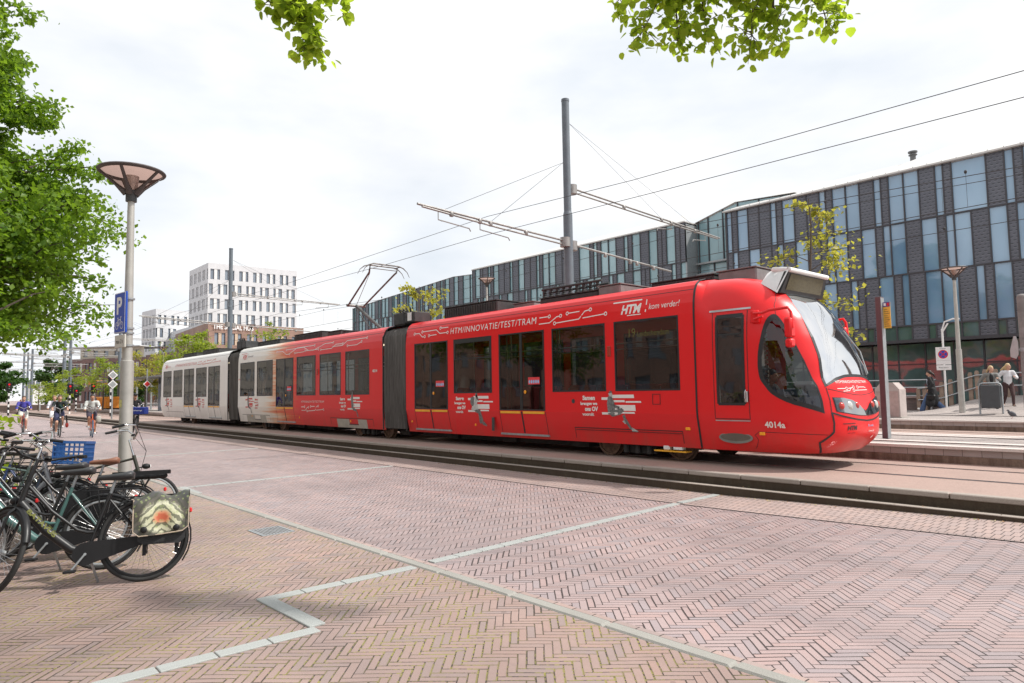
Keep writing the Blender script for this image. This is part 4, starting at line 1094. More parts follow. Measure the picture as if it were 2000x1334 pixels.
# ------------------------------------------------------------------ overhead line
M_wire = P('wire', (.03, .03, .032), .6)
M_arm = P('arm_tube', (.30, .29, .28), .5, metal=.5, var=.2)
def cat_pole(x, y, h, label, near=None, far=None, far2=None, z0=.6, th=8, r=.15):
    t = thing('catenary_pole', label, 'pole', (x, y, z0), group='grey overhead line poles of the tramway')
    m = MB(); m.tube([(0, 0, 0), (0, 0, h * .64)], r, 16); m.tube([(0, 0, h * .64), (0, 0, h * .65)], [r, r * .84], 16, caps=False); m.tube([(0, 0, h * .65), (0, 0, h)], r * .82, 16)
    m.tube([(0, 0, h - .06), (0, 0, h + .02)], r * .88, 16)
    m.build('pole', M_pole, t, smooth=50)
    if near:
        for (ya, za, yb, zb, nm) in (near, far, far2):
            if ya is None: continue
            ya -= y; yb -= y; za -= z0; zb -= z0; s = 1 if yb > ya else -1
            m = MB()
            dbl = nm != 'lower'
            m.tube([(0, ya, za), (0, yb, zb)], .035, 8)
            if dbl: m.tube([(.0, ya, za - .13), (0, (ya + yb) / 2, (za + zb) / 2 - .11), (0, yb - s * .15, zb - .05)], .03, 8)
            m.tube([(0, ya - s * .02, za - .2), (0, ya - s * .02, za + .1)], r + .02, 12)
            for q in (.3, .55, .62, .8):
                yy, zz = ya + (yb - ya) * q, za + (zb - za) * q; m.box((0, yy, zz - .05), (.09, .12, .16), ch=.02)
            if dbl:
                for q in (.62, .88):
                    yy, zz = ya + (yb - ya) * q, za + (zb - za) * q
                    m.tube([(0, yy, zz - .08), (0, yy, zz - .3), (.05, yy - s * .1, zz - .34)], .014, 5); m.tube([(0, yy, zz - .3), (.1, yy - s * 1.0, zz - .42), (.1, yy - s * 1.05, zz - .5)], .018, 6)
            m.build('bracket_arm', M_arm, t, smooth=50)
            m = MB(); q = .72
            for q in (.55, .85):
                m.tube([(0, s * r, h * (.93 if s > 0 else .80)), (0, ya + (yb - ya) * q, za + (zb - za) * q)], .006, 4)
            if dbl: m.build('stay_wire', M_wire, t)
    return t
A = ((15.83, 6.56, 10.16, 6.80, 'near'), (16.25, 8.36, 25.08, 7.92, 'upper'), (16.2, 6.48, 21.6, 6.16, 'lower'))
cat_pole(-15.1, 16.0, 10.68, 'tall grey overhead line pole rising behind the front car of the tram', *A)
cat_pole(-45.7, 16.0, 10.85, 'grey overhead line pole in front of the white hotel tower', (15.83, 6.45, 10.6, 6.66, 'n'), (16.2, 8.48, 23.9, 8.30, 'u'), (16.2, 6.4, 21.6, 6.2, 'lower'))
cat_pole(-76.0, 16.0, 9.6, 'overhead line pole half hidden behind the street lamp column', (15.83, 6.45, 9.0, 6.3, 'n'), (16.2, 7.6, 23.9, 7.5, 'u'), (None,) * 5)
cat_pole(-102.4, 16.0, 9.1, 'overhead line pole just right of its close twin beside the red traffic light', (15.83, 7.0, 9.0, 7.2, 'n'), (16.2, 7.6, 20, 7.5, 'u'), (None,) * 5, r=.2)
cat_pole(-126, 18.9, 10.9, 'taller overhead line pole just left of the traffic light pole', (18.7, 8.4, 10.0, 8.6, 'n'), (19, 8.6, 28, 8.5, 'u'), (None,) * 5, r=.26)
cat_pole(-136.4, 16.0, 9.3, 'rightmost of the three thin overhead line poles far down the street', (15.8, 6.5, 2.0, 6.7, 'n'), (16.2, 7.6, 24, 7.5, 'u'), (None,) * 5, r=.2)
cat_pole(-141.5, 16.0, 9.0, 'middle one of the three thin overhead line poles far down the street', (15.8, 8.0, 2.0, 8.2, 'n'), (16.2, 8.6, 24, 8.5, 'u'), (None,) * 5, r=.16)
cat_pole(-146.5, 16.0, 10.0, 'leftmost of the three thin overhead line poles far down the street', (15.8, 6.5, 2.0, 6.7, 'n'), (16.2, 7.6, 24, 7.5, 'u'), (None,) * 5, r=.18)
def wire(pts, r, label, grp='overhead wires'):
    m = MB(); m.tube(pts, r, 5); o = m.build('overhead_wire', M_wire); tag(o, label, 'wire', grp); return o
wire([(25, 12.65, 6.2), (-2.3, 12.65, 6.10), (-9.2, 12.6, 6.19), (-15.1, 12.6, 6.30), (-20.85, 12.6, 6.265), (-30, 12.65, 6.34), (-45.7, 12.7, 6.35), (-76, 12.7, 6.2), (-105, 12.7, 6.2), (-140, 9.5, 6.2), (-220, -6, 6.2)], .0075, 'lower contact wire over the near track, touched by the pantograph')
wire([(25, 12.65, 6.9), (-2.3, 12.65, 6.51), (-9.8, 12.6, 6.62), (-15.1, 12.6, 6.84), (-30, 12.65, 6.66), (-45.7, 12.7, 6.9), (-60, 12.7, 6.6), (-76, 12.7, 6.8), (-105, 12.7, 6.9), (-140, 9.5, 6.9), (-220, -6, 6.9)], .0075, 'upper carrying wire over the near track, highest wire at the right edge')
wire([(25, 19.2, 6.1), (-15.1, 19.2, 6.0), (-45.7, 19.2, 6.0), (-76, 19.2, 6.0), (-105, 19.2, 6.0), (-140, 16, 6.0), (-220, 1, 6)], .010, 'lower contact wire over the middle track, crossing the dark office facade')
wire([(25, 19.2, 7.0), (0, 19.2, 6.6), (-15.1, 19.2, 7.2), (-30, 19.2, 6.7), (-45.7, 19.2, 7.3), (-76, 19.2, 7.0), (-105, 19.2, 7.0), (-140, 16, 7.0), (-220, 1, 7)], .010, 'upper carrying wire over the middle track, strung with droppers')
wire([(25, 22.7, 6.2), (-15.1, 22.7, 6.2), (-45.7, 22.7, 6.2), (-76, 22.7, 6.2), (-140, 20, 6.2), (-220, 6, 6)], .010, 'lower contact wire over the far track, nearest the office building')
wire([(25, 22.7, 7.8), (0, 22.7, 7.3), (-15.1, 22.7, 7.8), (-30, 22.7, 7.3), (-45.7, 22.7, 7.8), (-76, 22.7, 7.6), (-140, 20, 7.6), (-220, 6, 7.6)], .010, 'upper carrying wire over the far track, passing just under the office roof edge')
m = MB(); rr = random.Random(5)
for i in range(14):
    x = 2 - i * 3.4; m.tube([(x, 19.2, 6.02), (x, 19.2, 6.9)], .004, 4); m.ell((x, 19.2, 6.9), (.035, .035, .05), 5); m.tube([(x - 1.5, 22.7, 6.2), (x - 1.5, 22.7, 7.5)], .004, 4); m.ell((x - 1.5, 22.7, 6.3), (.035, .035, .05), 5)
tag(m.build('wire_droppers', M_wire), 'thin droppers and clips strung between the far overhead wires', 'wires', kind='stuff')

# ------------------------------------------------------------------ dark glass and metal office building (three wings)
def perf():
    T = NT('perforated_metal_panel'); p = T.pos(); s_ = T.sep(p)
    u = T.mth('DIVIDE', T.mth('ADD', s_[0], T.mth('MULTIPLY', s_[1], .7)), .23); v = T.mth('DIVIDE', s_[2], .155)
    j = T.mth('FLOOR', v); u = T.mth('ADD', u, T.mth('MULTIPLY', T.mth('FLOORED_MODULO', j, 2.0), .5))
    fu = T.mth('SUBTRACT', T.mth('FRACT', u), .5); fv = T.mth('SUBTRACT', T.mth('FRACT', v), .5)
    d = T.mth('SQRT', T.mth('ADD', T.mth('POWER', T.mth('MULTIPLY', fu, 1.1), 2.0), T.mth('POWER', T.mth('MULTIPLY', fv, 1.35), 2.0)))
    hole = T.mth('MULTIPLY', T.mth('LESS_THAN', d, .33), T.mth('GREATER_THAN', fv, -.02))
    rim = T.mth('MULTIPLY', T.mth('LESS_THAN', d, .40), T.mth('LESS_THAN', fv, -.06)); rim = T.mth('MULTIPLY', rim, T.mth('GREATER_THAN', d, .24))  # highlight along each oval's lower edge, put into the colour
    n = T.noise(p, .5, 4)
    c = T.mix(T.ramp(n, [(.3, (0, 0, 0)), (.7, (1, 1, 1))]), (.095, .10, .12, 1), (.14, .148, .175, 1))
    c = T.mix(T.mth('MULTIPLY', rim, .6), c, (.24, .25, .28, 1)); c = T.mix(T.mth('MULTIPLY', hole, .8), c, (.035, .035, .04, 1))
    return T.done(T.bsdf(Base_Color=c, Roughness=.45, Metallic=.35))
M_perf = perf()
M_win = windowmat('office_glass', (.10, .20, .33), (.33, .50, .66), 1.0, .6)  # pale blue of the reflected sky is put into the glass colour
M_wing = windowmat('office_glass_green', (.10, .22, .25), (.32, .50, .55), 1.0, .6)
M_wdk = windowmat('dark_base_glass', (.03, .05, .05), (.12, .19, .18), 1.3, 1.4)  # greenish reflections put into the base colour
M_mull = P('dark_mullion', (.05, .048, .055), .45)
M_rooft = P('pale_metal_roof', (.58, .57, .55), .5, var=.06, vs=2)
M_curt = P('curtain', (.3, .32, .3), .9, var=.3)
def facade(par, xend, rows, y, M_w, zcut=None, inner=.05):
    """rows: (z0, z1, x0, pattern) in panels of .36 m; G glass, P panel, D dark glass, digits repeat the width"""
    wall = MB(); mul = MB(); nwin = 0
    for z0, z1, x0, pat in rows:
        x = x0; i = -2
        while (i + 2 < len(pat)) if not xend else x < xend - .01:
            i += 2; ty_, w = pat[i % len(pat)], int(pat[(i + 1) % len(pat)]) * .36
            if xend and x + w > xend - .1: w = xend - x
            za0, za1, zb0, zb1 = z0, z1, z0, z1
            if callable(z1): za1, zb1 = z1(x), z1(x + w)
            if callable(z0): za0, zb0 = z0(x), z0(x + w)
            if ty_ == 'P':
                wall.poly([(x, y, za0), (x + w, y, zb0), (x + w, y, zb1), (x, y, za1)])
            else:
                g = MB(); g.poly([(x + .02, y + inner, za0 + .03), (x + w - .02, y + inner, zb0 + .03), (x + w - .02, y + inner, zb1 - .03), (x + .02, y + inner, za1 - .03)])
                g.build('window', M_w if ty_ == 'G' else M_wdk, par, world=True); nwin += 1
            mul.prism([(x - .03, y - .035, za0), (x + .03, y - .035, za0), (x + .03, y - .035, za1), (x - .03, y - .035, za1)], (0, .12, 0))
            x += w
        N = 12
        for i in range(N):
            xa, xb = x0 + (x - x0) * i / N, x0 + (x - x0) * (i + 1) / N
            f = lambda z, q: z(q) if callable(z) else z
            mul.prism([(xa, y - .04, f(z0, xa) - .035), (xb, y - .04, f(z0, xb) - .035), (xb, y - .04, f(z0, xb) + .035), (xa, y - .04, f(z0, xa) + .035)], (0, .10, 0))
    wall.build('wall_panel', M_perf, par, world=True); mul.build('mullions', M_mull, par, world=True)
    return nwin
R1 = 'G1P1G2P2P2G1P1G2P2P2G1P1G2G2P2G1P1G2G2P2G1P1G4P2G1P1G2G2P2G1P1G2P2G2P2'
R2 = 'P1G1P2G2P2P1G1P2G2P2P1G1G2P2G2P1G1G2P2G2P1G1G2P2G2P1G1G2P2G2P2G1P1G2P2'
R3 = 'P2G1P1P2G2P2G1P1G2P2G2P2G1P1P2G2P1G1P2G2G2P2G1P1G2P2G2P2G1P1G2P2'
R4 = 'D2P2D1P1D2P2D2D1P1P2D2D2P2D1P1D2D2P2D1P1D2D2P2D1P1D2P2D2P2D1P1D2P2'
ob = thing('office_building', 'right wing of the dark panelled glass office building with a pale pitched roof', 'building', (-12, 38, .6))
facade(ob, 0, [(10.03, 12.58, -22.35, R1), (7.36, 10.03, -22.35, R2), (4.72, 7.36, -22.3, R3), (3.98, 4.72, -22.3, R4)], 38.0, M_win)
m = MB()
XA, XB = -22.45, .9
m.bb(XA, XB, 37.93, 38.1, 3.86, 3.985, 0); m.bb(XA, XA + .14, 38.0, 50, .6, 12.55, 0); m.bb(XA + .1, XB, 39.6, 39.7, .6, 3.9, 1); m.bb(XA, XB, 38.11, 50, 3.88, 3.93, 0)
m.bb(XA + .14, XB, 38.25, 38.3, 3.95, 12.5, 0)
m.build('frame', [M_mull, M_wdk], ob, world=True)
for i in range(9):   # shopfront below the overhang
    x0 = -22.2 + i * 2.55; g = MB(); g.bb(x0 + .04, x0 + 2.5, 39.0, 39.03, .75, 3.82); g.build('shop_window', M_wdk, ob, world=True)
m = MB()
for i in range(18): x0 = -22.2 + i * 1.275; m.bb(x0 - .03, x0 + .03, 38.96, 39.06, .6, 3.85)
m.bb(XA, XB, 38.94, 39.05, .6, .78); m.bb(XA, XB, 38.97, 39.04, 2.75, 2.81)
m.build('shop_frame', M_mull, ob, world=True)
m = MB()
ev = [(-22.5, 37.85, 12.62), (-22.1, 37.85, 12.62), (.9, 37.85, 12.66)]
rdg = [(-22.5, 14.4), (-20.2, 15.62), (-19, 15.4), (-14, 15.45), (-12.2, 15.85), (-11.05, 15.62), (-8.6, 15.2), (.9, 15.0)]
m.poly([(-22.5, 37.8, 12.60), (.9, 37.8, 12.60), (.9, 37.8, 12.68), (-22.5, 37.8, 12.68)]); m.poly([(-22.5, 38.2, 12.595), (.9, 38.2, 12.595), (.9, 37.8, 12.595), (-22.5, 37.8, 12.595)])
for (xa, za), (xb, zb) in zip(rdg[:-1], rdg[1:]): m.poly([(xa, 37.8, 12.68), (xb, 37.8, 12.68), (xb, 46, zb), (xa, 46, za)]); m.poly([(xa, 46, za), (xb, 46, zb), (xb, 52, 12.6), (xa, 52, 12.6)])
m.poly([(-22.5, 37.8, 12.68), (-22.5, 46, 14.4), (-22.5, 52, 12.6)])
rf = m.build('roof', M_rooft, ob, world=True)
m = MB(); m.lathe([(.001, 0), (.16, 0), (.16, .45), (.24, .46), (.24, .5), (.16, .52), (.16, .6), (.26, .62), (.26, .7), (.001, .72)], (-14.05, 45.5, 15.2), 14)
for i in range(36): x = -22 + i * .64; m.bb(x, x + .02, 37.9, 37.93, 12.68, 12.76)
o = m.build('flue', P('flue_metal', (.12, .12, .12), .5), rf); o.location = -Vector(ob.location)
# glazed notch
gn = thing('glass_stairwell', 'recessed green glass link between two wings of the office building', 'building', (-24, 39, .6))
topn = lambda x: 12.55 + max(0, min(1, (x + 26.0) / 3.6)) * .95 - max(0, (x + 22.3)) * .08
facade(gn, -18.5, [(9.9, topn, -25.9, 'G2G2G3G3G4G4G4'), (6.6, 9.9, -25.9, 'G2G3G3G2G3G3G4'), (2.0, 6.6, -25.9, 'G2G3G3G2G3G3G4')], 39.3, M_wing)
m = MB()
for z in (9.2, 9.9, 6.6): m.bb(-25.6, -22.5, 39.0, 39.25, z - .05, z + .06)
m.bb(-25.4, -25.3, 38.0, 39.3, 3.9, 12.5)
m.build('balustrade', M_galv, gn, world=True)
m = MB(); m.add([(-26, 39.2, 12.58), (-22.4, 39.2, 13.52), (-18.5, 39.2, 13.25), (-18.5, 46, 13.25), (-26, 46, 12.6)], [(0, 1, 2, 3, 4)]); m.build('roof', M_rooft, gn, world=True)
ob2 = thing('office_building', 'long middle wing of the panelled office building behind the tram roof', 'building', (-36, 38, .6))
RM1 = 'G1P1P1G2P2P2G1G2P2P2P2G1P1G2G2P2P2G1G2P1G2P1P2G1G2G2P2G1P1G2P2G2G1P2'
RM1 = 'P1G2P1P2G1P1G2P2P2G1P2G2P2P2G1P1G2G2P2P2G1P2G3P1G1P1G2G2P2G1P1G2P2G2P1'
facade(ob2, -25.3, [(10.0, lambda x: 12.62 - max(0, -42 - x) * .0, -47.75, RM1), (7.3, 10.0, -47.75, RM1[6:] + RM1[:6]), (4.6, 7.3, -47.75, RM1[12:] + RM1[:12])], 38.0, M_wing)
m = MB(); m.bb(-47.8, -25.3, 37.9, 46, 12.60, 12.68); m.add([(-47.8, 37.9, 12.69), (-25.3, 37.9, 12.69), (-25.3, 46, 15.6), (-47.8, 44, 14.2)], [(0, 1, 2, 3)]); m.build('roof', M_rooft, ob2, world=True)
m = MB(); m.bb(-47.75, -25.6, 38.2, 40, .6, 12.4); m.build('core', M_mull, ob2, world=True)
ob3 = thing('office_building', 'farthest low wing of the office building, seen past the pantograph', 'building', (-60, 39.5, .6))
t3 = lambda x: 12.84 + (x + 52.6) * .0545 * (1 if x < -52.6 else -.9)
R3_ = 'G1G1P2G2P1G1P2G2G2P2G1P1G2G2P2G1G2P1G2P2G1G2G2P2G1P1G2P2G2P2G1P1G2P2G2P2G3G3G3P2'
facade(ob3, -47.8, [(lambda x: 10.05 + (x + 52.7) * .0, t3, -72.35, R3_), (6.8, lambda x: 10.05, -72.35, R3_[8:] + R3_[:8])], 39.5, M_wing)
m = MB(); m.add([(-72.4, 39.45, t3(-72.4)), (-52.6, 39.45, 12.86), (-47.8, 39.45, 12.6), (-47.8, 42, 13.1), (-72.4, 42, 12.2)], [(0, 1, 2, 3, 4)]); m.build('roof', M_rooft, ob3, world=True)
m = MB(); m.bb(-72.35, -47.8, 39.7, 41, .6, 11.2); m.build('core', M_mull, ob3, world=True)

# ------------------------------------------------------------------ hotel, apartments and far houses
def block(par, p0, u, L_, z0, rows, rh, pat, unit, M_wall, M_w, wh=.72, top=.9, depth=8, M_side=None, nv=None, maxwin=100, band=None):
    """wall from p0 along unit vector u with real window recesses; pattern like 'W2s1' : W window, s wall, L light infill"""
    u = Vector((*u, 0)).normalized(); nrm = Vector((u.y, -u.x, 0))
    p0 = Vector((*p0, 0)); m = MB()
    A = p0; B = p0 + u * L_
    seq = []; x = 0; i = 0
    while x < L_ - .01:
        t_, w = pat[i % len(pat)], float(pat[(i + 1) % len(pat)]) * unit; i += 2
        w = min(w, L_ - x); seq.append((t_, x, x + w)); x += w
    zt = z0 + rows * rh
    P_ = lambda x, z, d=0: tuple(p0 + u * x + nrm * d + Vector((0, 0, z)))
    lo, hi = rh * (1 - wh) * .55, rh * (1 - (1 - wh) * .45)
    for r in range(rows):
        za = z0 + r * rh
        off = r % 2
        sq = seq if off == 0 else [( t_, L_ - b, L_ - a) for t_, a, b in seq]
        m.poly([P_(0, za), P_(L_, za), P_(L_, za + lo), P_(0, za + lo)]); m.poly([P_(0, za + hi), P_(L_, za + hi), P_(L_, za + rh), P_(0, za + rh)])
        for t_, a, b in sq:
            if t_ == 'W':
                for q0, q1 in (((a, lo), (a, hi)), ((b, lo), (b, hi)), ((a, hi), (b, hi)), ((a, lo), (b, lo))):
                    m.poly([P_(q0[0], za + q0[1]), P_(q1[0], za + q1[1]), P_(q1[0], za + q1[1], -.25), P_(q0[0], za + q0[1], -.25)])
                g = MB(); g.poly([P_(a, za + lo, -.25), P_(b, za + lo, -.25), P_(b, za + hi, -.25), P_(a, za + hi, -.25)])
                g.poly([P_(a, za + lo + (hi - lo) * .0, -.22), P_(b, za + lo, -.22), P_(b, za + lo + .07, -.22), P_(a, za + lo + .07, -.22)], 1)
                g.poly([P_(a, za + lo, -.22), P_(a + .07, za + lo, -.22), P_(a + .07, za + hi, -.22), P_(a, za + hi, -.22)], 1)
                g.poly([P_(b - .07, za + lo, -.22), P_(b, za + lo, -.22), P_(b, za + hi, -.22), P_(b - .07, za + hi, -.22)], 1)
                g.build('window', [M_w, M_mull], par, world=True)
            else: m.poly([P_(a, za + lo, -.06 if t_ == 'L' else 0), P_(b, za + lo, -.06 if t_ == 'L' else 0), P_(b, za + hi, -.06 if t_ == 'L' else 0), P_(a, za + hi, -.06 if t_ == 'L' else 0)], 1 if t_ == 'L' else 0)
    m.poly([P_(0, zt), P_(L_, zt), P_(L_, zt + top), P_(0, zt + top)])
    m.build('wall', [M_wall, M_side or M_wall], par, world=True)
    return zt + top
M_hwall = P('pale_hotel_cladding', (.60, .605, .62), .8, var=.06, vs=1)
M_hinf = P('white_infill', (.72, .71, .70), .7, var=.05)
M_hwin = windowmat('hotel_glass', (.08, .10, .14), (.28, .33, .38), .8, .35)
M_podw = bricks('orange_brown_brickwork', (.34, .20, .15), (.29, .17, .13), (.30, .24, .2), bw=.5, bh=.2, vert=True, mort=.02, bumpd=.01)
M_podi = P('sand_infill', (.50, .38, .28), .8)
M_apt = bricks('dark_red_brickwork', (.22, .12, .11), (.17, .10, .09), (.20, .16, .15), bw=.5, bh=.2, vert=True, mort=.02, bumpd=.01)
def normd(a, b): v = Vector(b) - Vector(a); return v.normalized(), v.length
ht = thing('hotel_tower', 'white hotel tower with staggered windows rising above a brown podium', 'building', (-157, 50, 0))
a, b = (-157.2, 50.1), (-155.9, 70.2); d, l = normd(a, b)
HP = ['s', .8, 'W', 1.3, 'L', 1.1, 'W', .9, 's', .9]
block(ht, a, (d.x, d.y), l, 13.9, 5, 3.32, HP, .62, M_hwall, M_hwin, .70, .85, M_side=M_hinf)
block(ht, (-170.8, 50.2), (1, -.007), 13.6, 13.9, 5, 3.32, ['s', .8, 'W', .9, 'L', .5, 'W', .7, 's', .9], .8, M_hwall, M_hwin, .72, .85, M_side=M_hinf)
m = MB(); m.bb(-170.4, -157.6, 50.5, 69.8, 8, 31.2); m.build('roof', M_hwall, ht, world=True)
pd = thing('hotel_podium', 'brown brick lower block of the hotel with a white roof sign', 'building', (-143, 46, 0))
a, b = (-142.9, 45.7), (-145.2, 67.0); d, l = normd(a, b)
PP = ['s', .8, 'W', 1.0, 'L', .9, 'W', 1.1, 's', .8]
block(pd, a, (d.x, d.y), l, 1.2, 4, 3.45, PP, .75, M_podw, M_hwin, .70, 1.5, M_side=M_podi)
block(pd, (-175, 48.5), (.9962, -.087), 32.2, 1.2, 4, 3.45, ['s', .8, 'W', 1.0, 'L', .5, 'W', .8, 's', .9], 1.0, M_podw, M_hwin, .70, 1.5, M_side=M_podi)
m = MB(); m.prism([(-174, 49.5, .5), (-143.6, 46.4, .5), (-145.8, 66.6, .5), (-174, 66, .5)], (0, 0, 15.9)); m.build('roof', M_podw, pd, world=True)
m = MB(); o_ = Vector((*a, 0)) + Vector((*d, 0)) * .9 + Vector((d.y, -d.x, 0)) * .25; o_.z = 15.3
add_text(m, 'THE SOCIAL HUB', o_, (*d, 0), (0, 0, 1), 1.35, width=8.6, bold=.035)
m.build('roof_sign', M_white, pd, world=True)
wl = thing('hotel_wing', 'long white lower wing of the hotel, left of the tower', 'building', (-175, 46, 0))
block(wl, (-184.2, 46.5), (-.21, .98), 9, 6.0, 5, 3.3, ['s', .8, 'W', 1.1, 'L', 1.0, 'W', .8, 's', 1.0], .7, M_hwall, M_hwin, .7, 1.0, M_side=M_hinf)
block(wl, (-194, 45.7), (.997, .08), 9.8, 6.0, 5, 3.3, ['s', .6, 'W', .7, 'L', .4, 'W', .6, 's', .6], .8, M_hwall, M_hwin, .72, 1.0, M_side=M_hinf)
m = MB(); m.bb(-193.5, -186.6, 47, 70, 3, 23.2); m.bb(-192, -187, 58, 66, 23.2, 26.0, 1); m.build('roof', [M_hwall, M_roofgrey], wl, world=True)
lw = thing('hotel_wing', 'long pale wing with ribbon windows running left from the podium', 'building', (-170, 49, 0))
block(lw, (-196, 50.6), (.9995, -.03), 39, 2.5, 4, 3.6, ['s', .5, 'W', .8, 'L', .5, 'W', .7, 's', .6], 1.1, M_hwall, M_hwin, .7, 1.0, M_side=M_hinf)
m = MB(); m.bb(-195.5, -157.5, 51.2, 60, .5, 17.6); m.build('roof', M_hwall, lw, world=True)
ap = thing('apartment_block', 'dark red brick apartment block with a pale set-back top floor', 'building', (-172, 30, 0))
a, b = (-177.7, 27.6), (-160.0, 40.5); d, l = normd(a, b)
block(ap, a, (d.x, d.y), l, .5, 3, 3.1, ['s', .6, 'W', .6, 's', .4, 'W', .9, 's', .5, 'L', .7, 's', .3], .9, M_apt, M_hwin, .66, .5, M_side=P('white_bay', (.55, .53, .50), .7))
m = MB(); n3 = Vector((-d.y, d.x))
q = [Vector(a), Vector(b), Vector(b) + n3 * 9, Vector(a) + n3 * 9]
m.poly([(p.x, p.y, 10.3) for p in q], 1)
for i, j in ((0, 3), (1, 2)): m.poly([(q[i].x, q[i].y, .5), (q[j].x, q[j].y, .5), (q[j].x, q[j].y, 10.3), (q[i].x, q[i].y, 10.3)], 0)
m.build('roof', [M_apt, M_conc], ap, world=True)
block(ap, (a[0] + 1 + n3.x * 1.5, a[1] + .8 + n3.y * 1.5), (d.x, d.y), l * .75, 10.3, 1, 2.2, ['s', .8, 'W', 1.3, 's', .9], .9, P('cream_render', (.48, .43, .35), .8), M_hwin, .6, .25)
m = MB(); c = Vector(a) + d * 8 + n3 * 5; m.box((c.x, c.y, 12.9), (19, 9, .18), rz=math.atan2(d.y, d.x)); m.build('eaves', M_hwall, ap, world=True)
# balconies of the apartment block
for r in range(1, 3):
    for k in range(4):
        c = Vector(a) + d * (2.2 + k * 5.2) - n3 * .55; m = MB()
        Mz = math.atan2(d.y, d.x)
        m.box((c.x, c.y, .5 + r * 3.1), (2.2, 1.1, .12), rz=Mz); 
        for s in range(12): p = c + d * (-1.0 + s * .18) - n3 * .5; m.box((p.x, p.y, 1.1 + r * 3.1), (.04, .04, 1.1), rz=Mz)
        m.box((c.x - n3.x * .5, c.y - n3.y * .5, 1.66 + r * 3.1), (2.2, .05, .06), rz=Mz); m.build('balcony', M_galv, ap, world=True)
bl = thing('brick_block', 'long dark brick apartment block behind the tram shelter', 'building', (-150, 40, 0))
a, b = (-162.5, 39.2), (-146.0, 41.5); d, l = normd(a, b)
block(bl, a, (d.x, d.y), l, .5, 3, 3.2, ['s', .5, 'W', .6, 's', .5, 'W', .6, 's', .4], .8, M_apt, M_hwin, .7, .6)
m = MB(); m.poly([(a[0], a[1], 10.7), (b[0], b[1], 10.7), (b[0], b[1] + 9, 10.7), (a[0], a[1] + 9, 10.7)]); m.build('roof', M_conc, bl, world=True)
wh = thing('white_house', 'white house with a grey mansard roof and two dormers at the end of the street', 'house', (-226, 28, 0))
m = MB(); m.bb(-236, -226, 26.2, 33, 0, 4.9); m.build('wall', M_white, wh, world=True)
m = MB(); m.add([(-236.3, 25.9, 4.9), (-225.7, 25.9, 4.9), (-225.7, 33.3, 4.9), (-236.3, 33.3, 4.9), (-234, 27.2, 7.4), (-227.5, 27.2, 7.4), (-227.5, 31, 7.4), (-234, 31, 7.4)], [(0, 1, 5, 4), (1, 2, 6, 5), (2, 3, 7, 6), (3, 0, 4, 7), (4, 5, 6, 7)])
rf = m.build('roof', P('slate_roof', (.16, .16, .15), .8), wh, world=True)
for y in (27.9, 30.2): g = MB(); g.bb(-227.0, -225.9, y - .65, y + .65, 5.1, 6.8, 0); g.bb(-225.9, -225.88, y - .45, y + .45, 5.3, 6.6, 1); o = g.build('dormer', [M_white, M_hwin], rf); o.location = -Vector(wh.location)
# buildings across the street, behind the photographer: they show in the tram's windows
for nm, lab, x0, x1, y, h, mw, rws in (('brick_terrace', 'long brown brick block across the street, mirrored in the tram windows', -75, -12, -22, 12, M_podw, 4), ('stone_terrace', 'long pale stone terrace far down the other side of the street, in the tram tail', -210, -80, -20, 12, M_conc, 4), ('corner_block', 'pale stone block across the street, mirrored in the office windows', -10, 32, -26, 13, M_hwall, 4)):
    t = thing(nm, lab, 'building', ((x0 + x1) / 2, y, 0))
    block(t, (x1, y), (-1, 0), x1 - x0, .3, rws, 3.1, ['s', 1.2, 'W', 2.0, 's', .8, 'W', 1.0], 1.0, mw, M_hwin, .6, .8)
    m = MB(); m.bb(x0, x1, y - 10, y - .3, 0, .3 + rws * 3.1 + .7); m.build('roof', M_conc, t, world=True)
# canal wall, railing and bridge posts beside the far platform
bw = thing('canal_parapet', 'low brick parapet with a stone coping behind the far platform', 'wall', (-16, 33.6, .6))
m = MB(); m.bb(-24, -9.9, 33.5, 33.8, .5, 1.15, 0); m.build('brickwork', bricks('parapet_brick', (.22, .16, .15), (.18, .14, .13), (.12, .1, .09), bw=.22, bh=.07, vert=True), bw, world=True)
m = MB(); m.bb(-24, -9.85, 33.42, 33.88, 1.15, 1.28); m.build('coping', P('pink_stone', (.36, .26, .24), .8), bw, world=True)
rl = thing('steel_railing', 'low galvanised railing running above the brick parapet', 'railing', (-16, 33.3, .6))
m = MB()
for z in (1.62, 1.95): m.tube([(-24, 33.25, z), (-9.9, 33.25, z)], .028, 8)
m.tube([(-24, 33.25, 1.25), (-9.9, 33.25, 1.25)], .02, 8)
m.build('rail', M_alu, rl, world=True)
for x in range(8): g = MB(); g.bb(-23.8 + x * 1.95, -23.74 + x * 1.95, 33.2, 33.3, .6, 2.0); g.build('post', M_galv, rl, world=True)
M_bpost = P('brown_timber_post', (.30, .22, .17), .8, var=.2, vs=4, bump=.3)
br = thing('bridge_railing', 'brown timber posts with two steel rails climbing along the ramp', 'railing', (-8.5, 33.2, .6))
for x in (-10.6, -10.35, -9.70, -9.36, -9.02, -8.62, -8.38, -8.10, -7.72, -7.36, -6.4, -5.6, -4.8):
    g = MB(); zb = rampz(x, 33.3); hh = 1.05 if x > -10 else .9; g.prism([(x - .075, 33.2, zb - .1), (x + .075, 33.2, zb - .1), (x + .075, 33.2, zb + hh), (x + .04, 33.2, zb + hh + .09), (x - .04, 33.2, zb + hh + .09), (x - .075, 33.2, zb + hh)], (0, .12, 0))
    g.build('post', M_bpost, br, world=True)
m = MB()
for dz in (.45, .95): m.tube([(x, 33.17, rampz(x, 33.3) + dz + (0.0)) for x in (-10.6, -9.7, -9, -8.4, -7.7, -7, -6, -4.8)], .026, 8)
m.build('rail', M_alu, br, world=True)
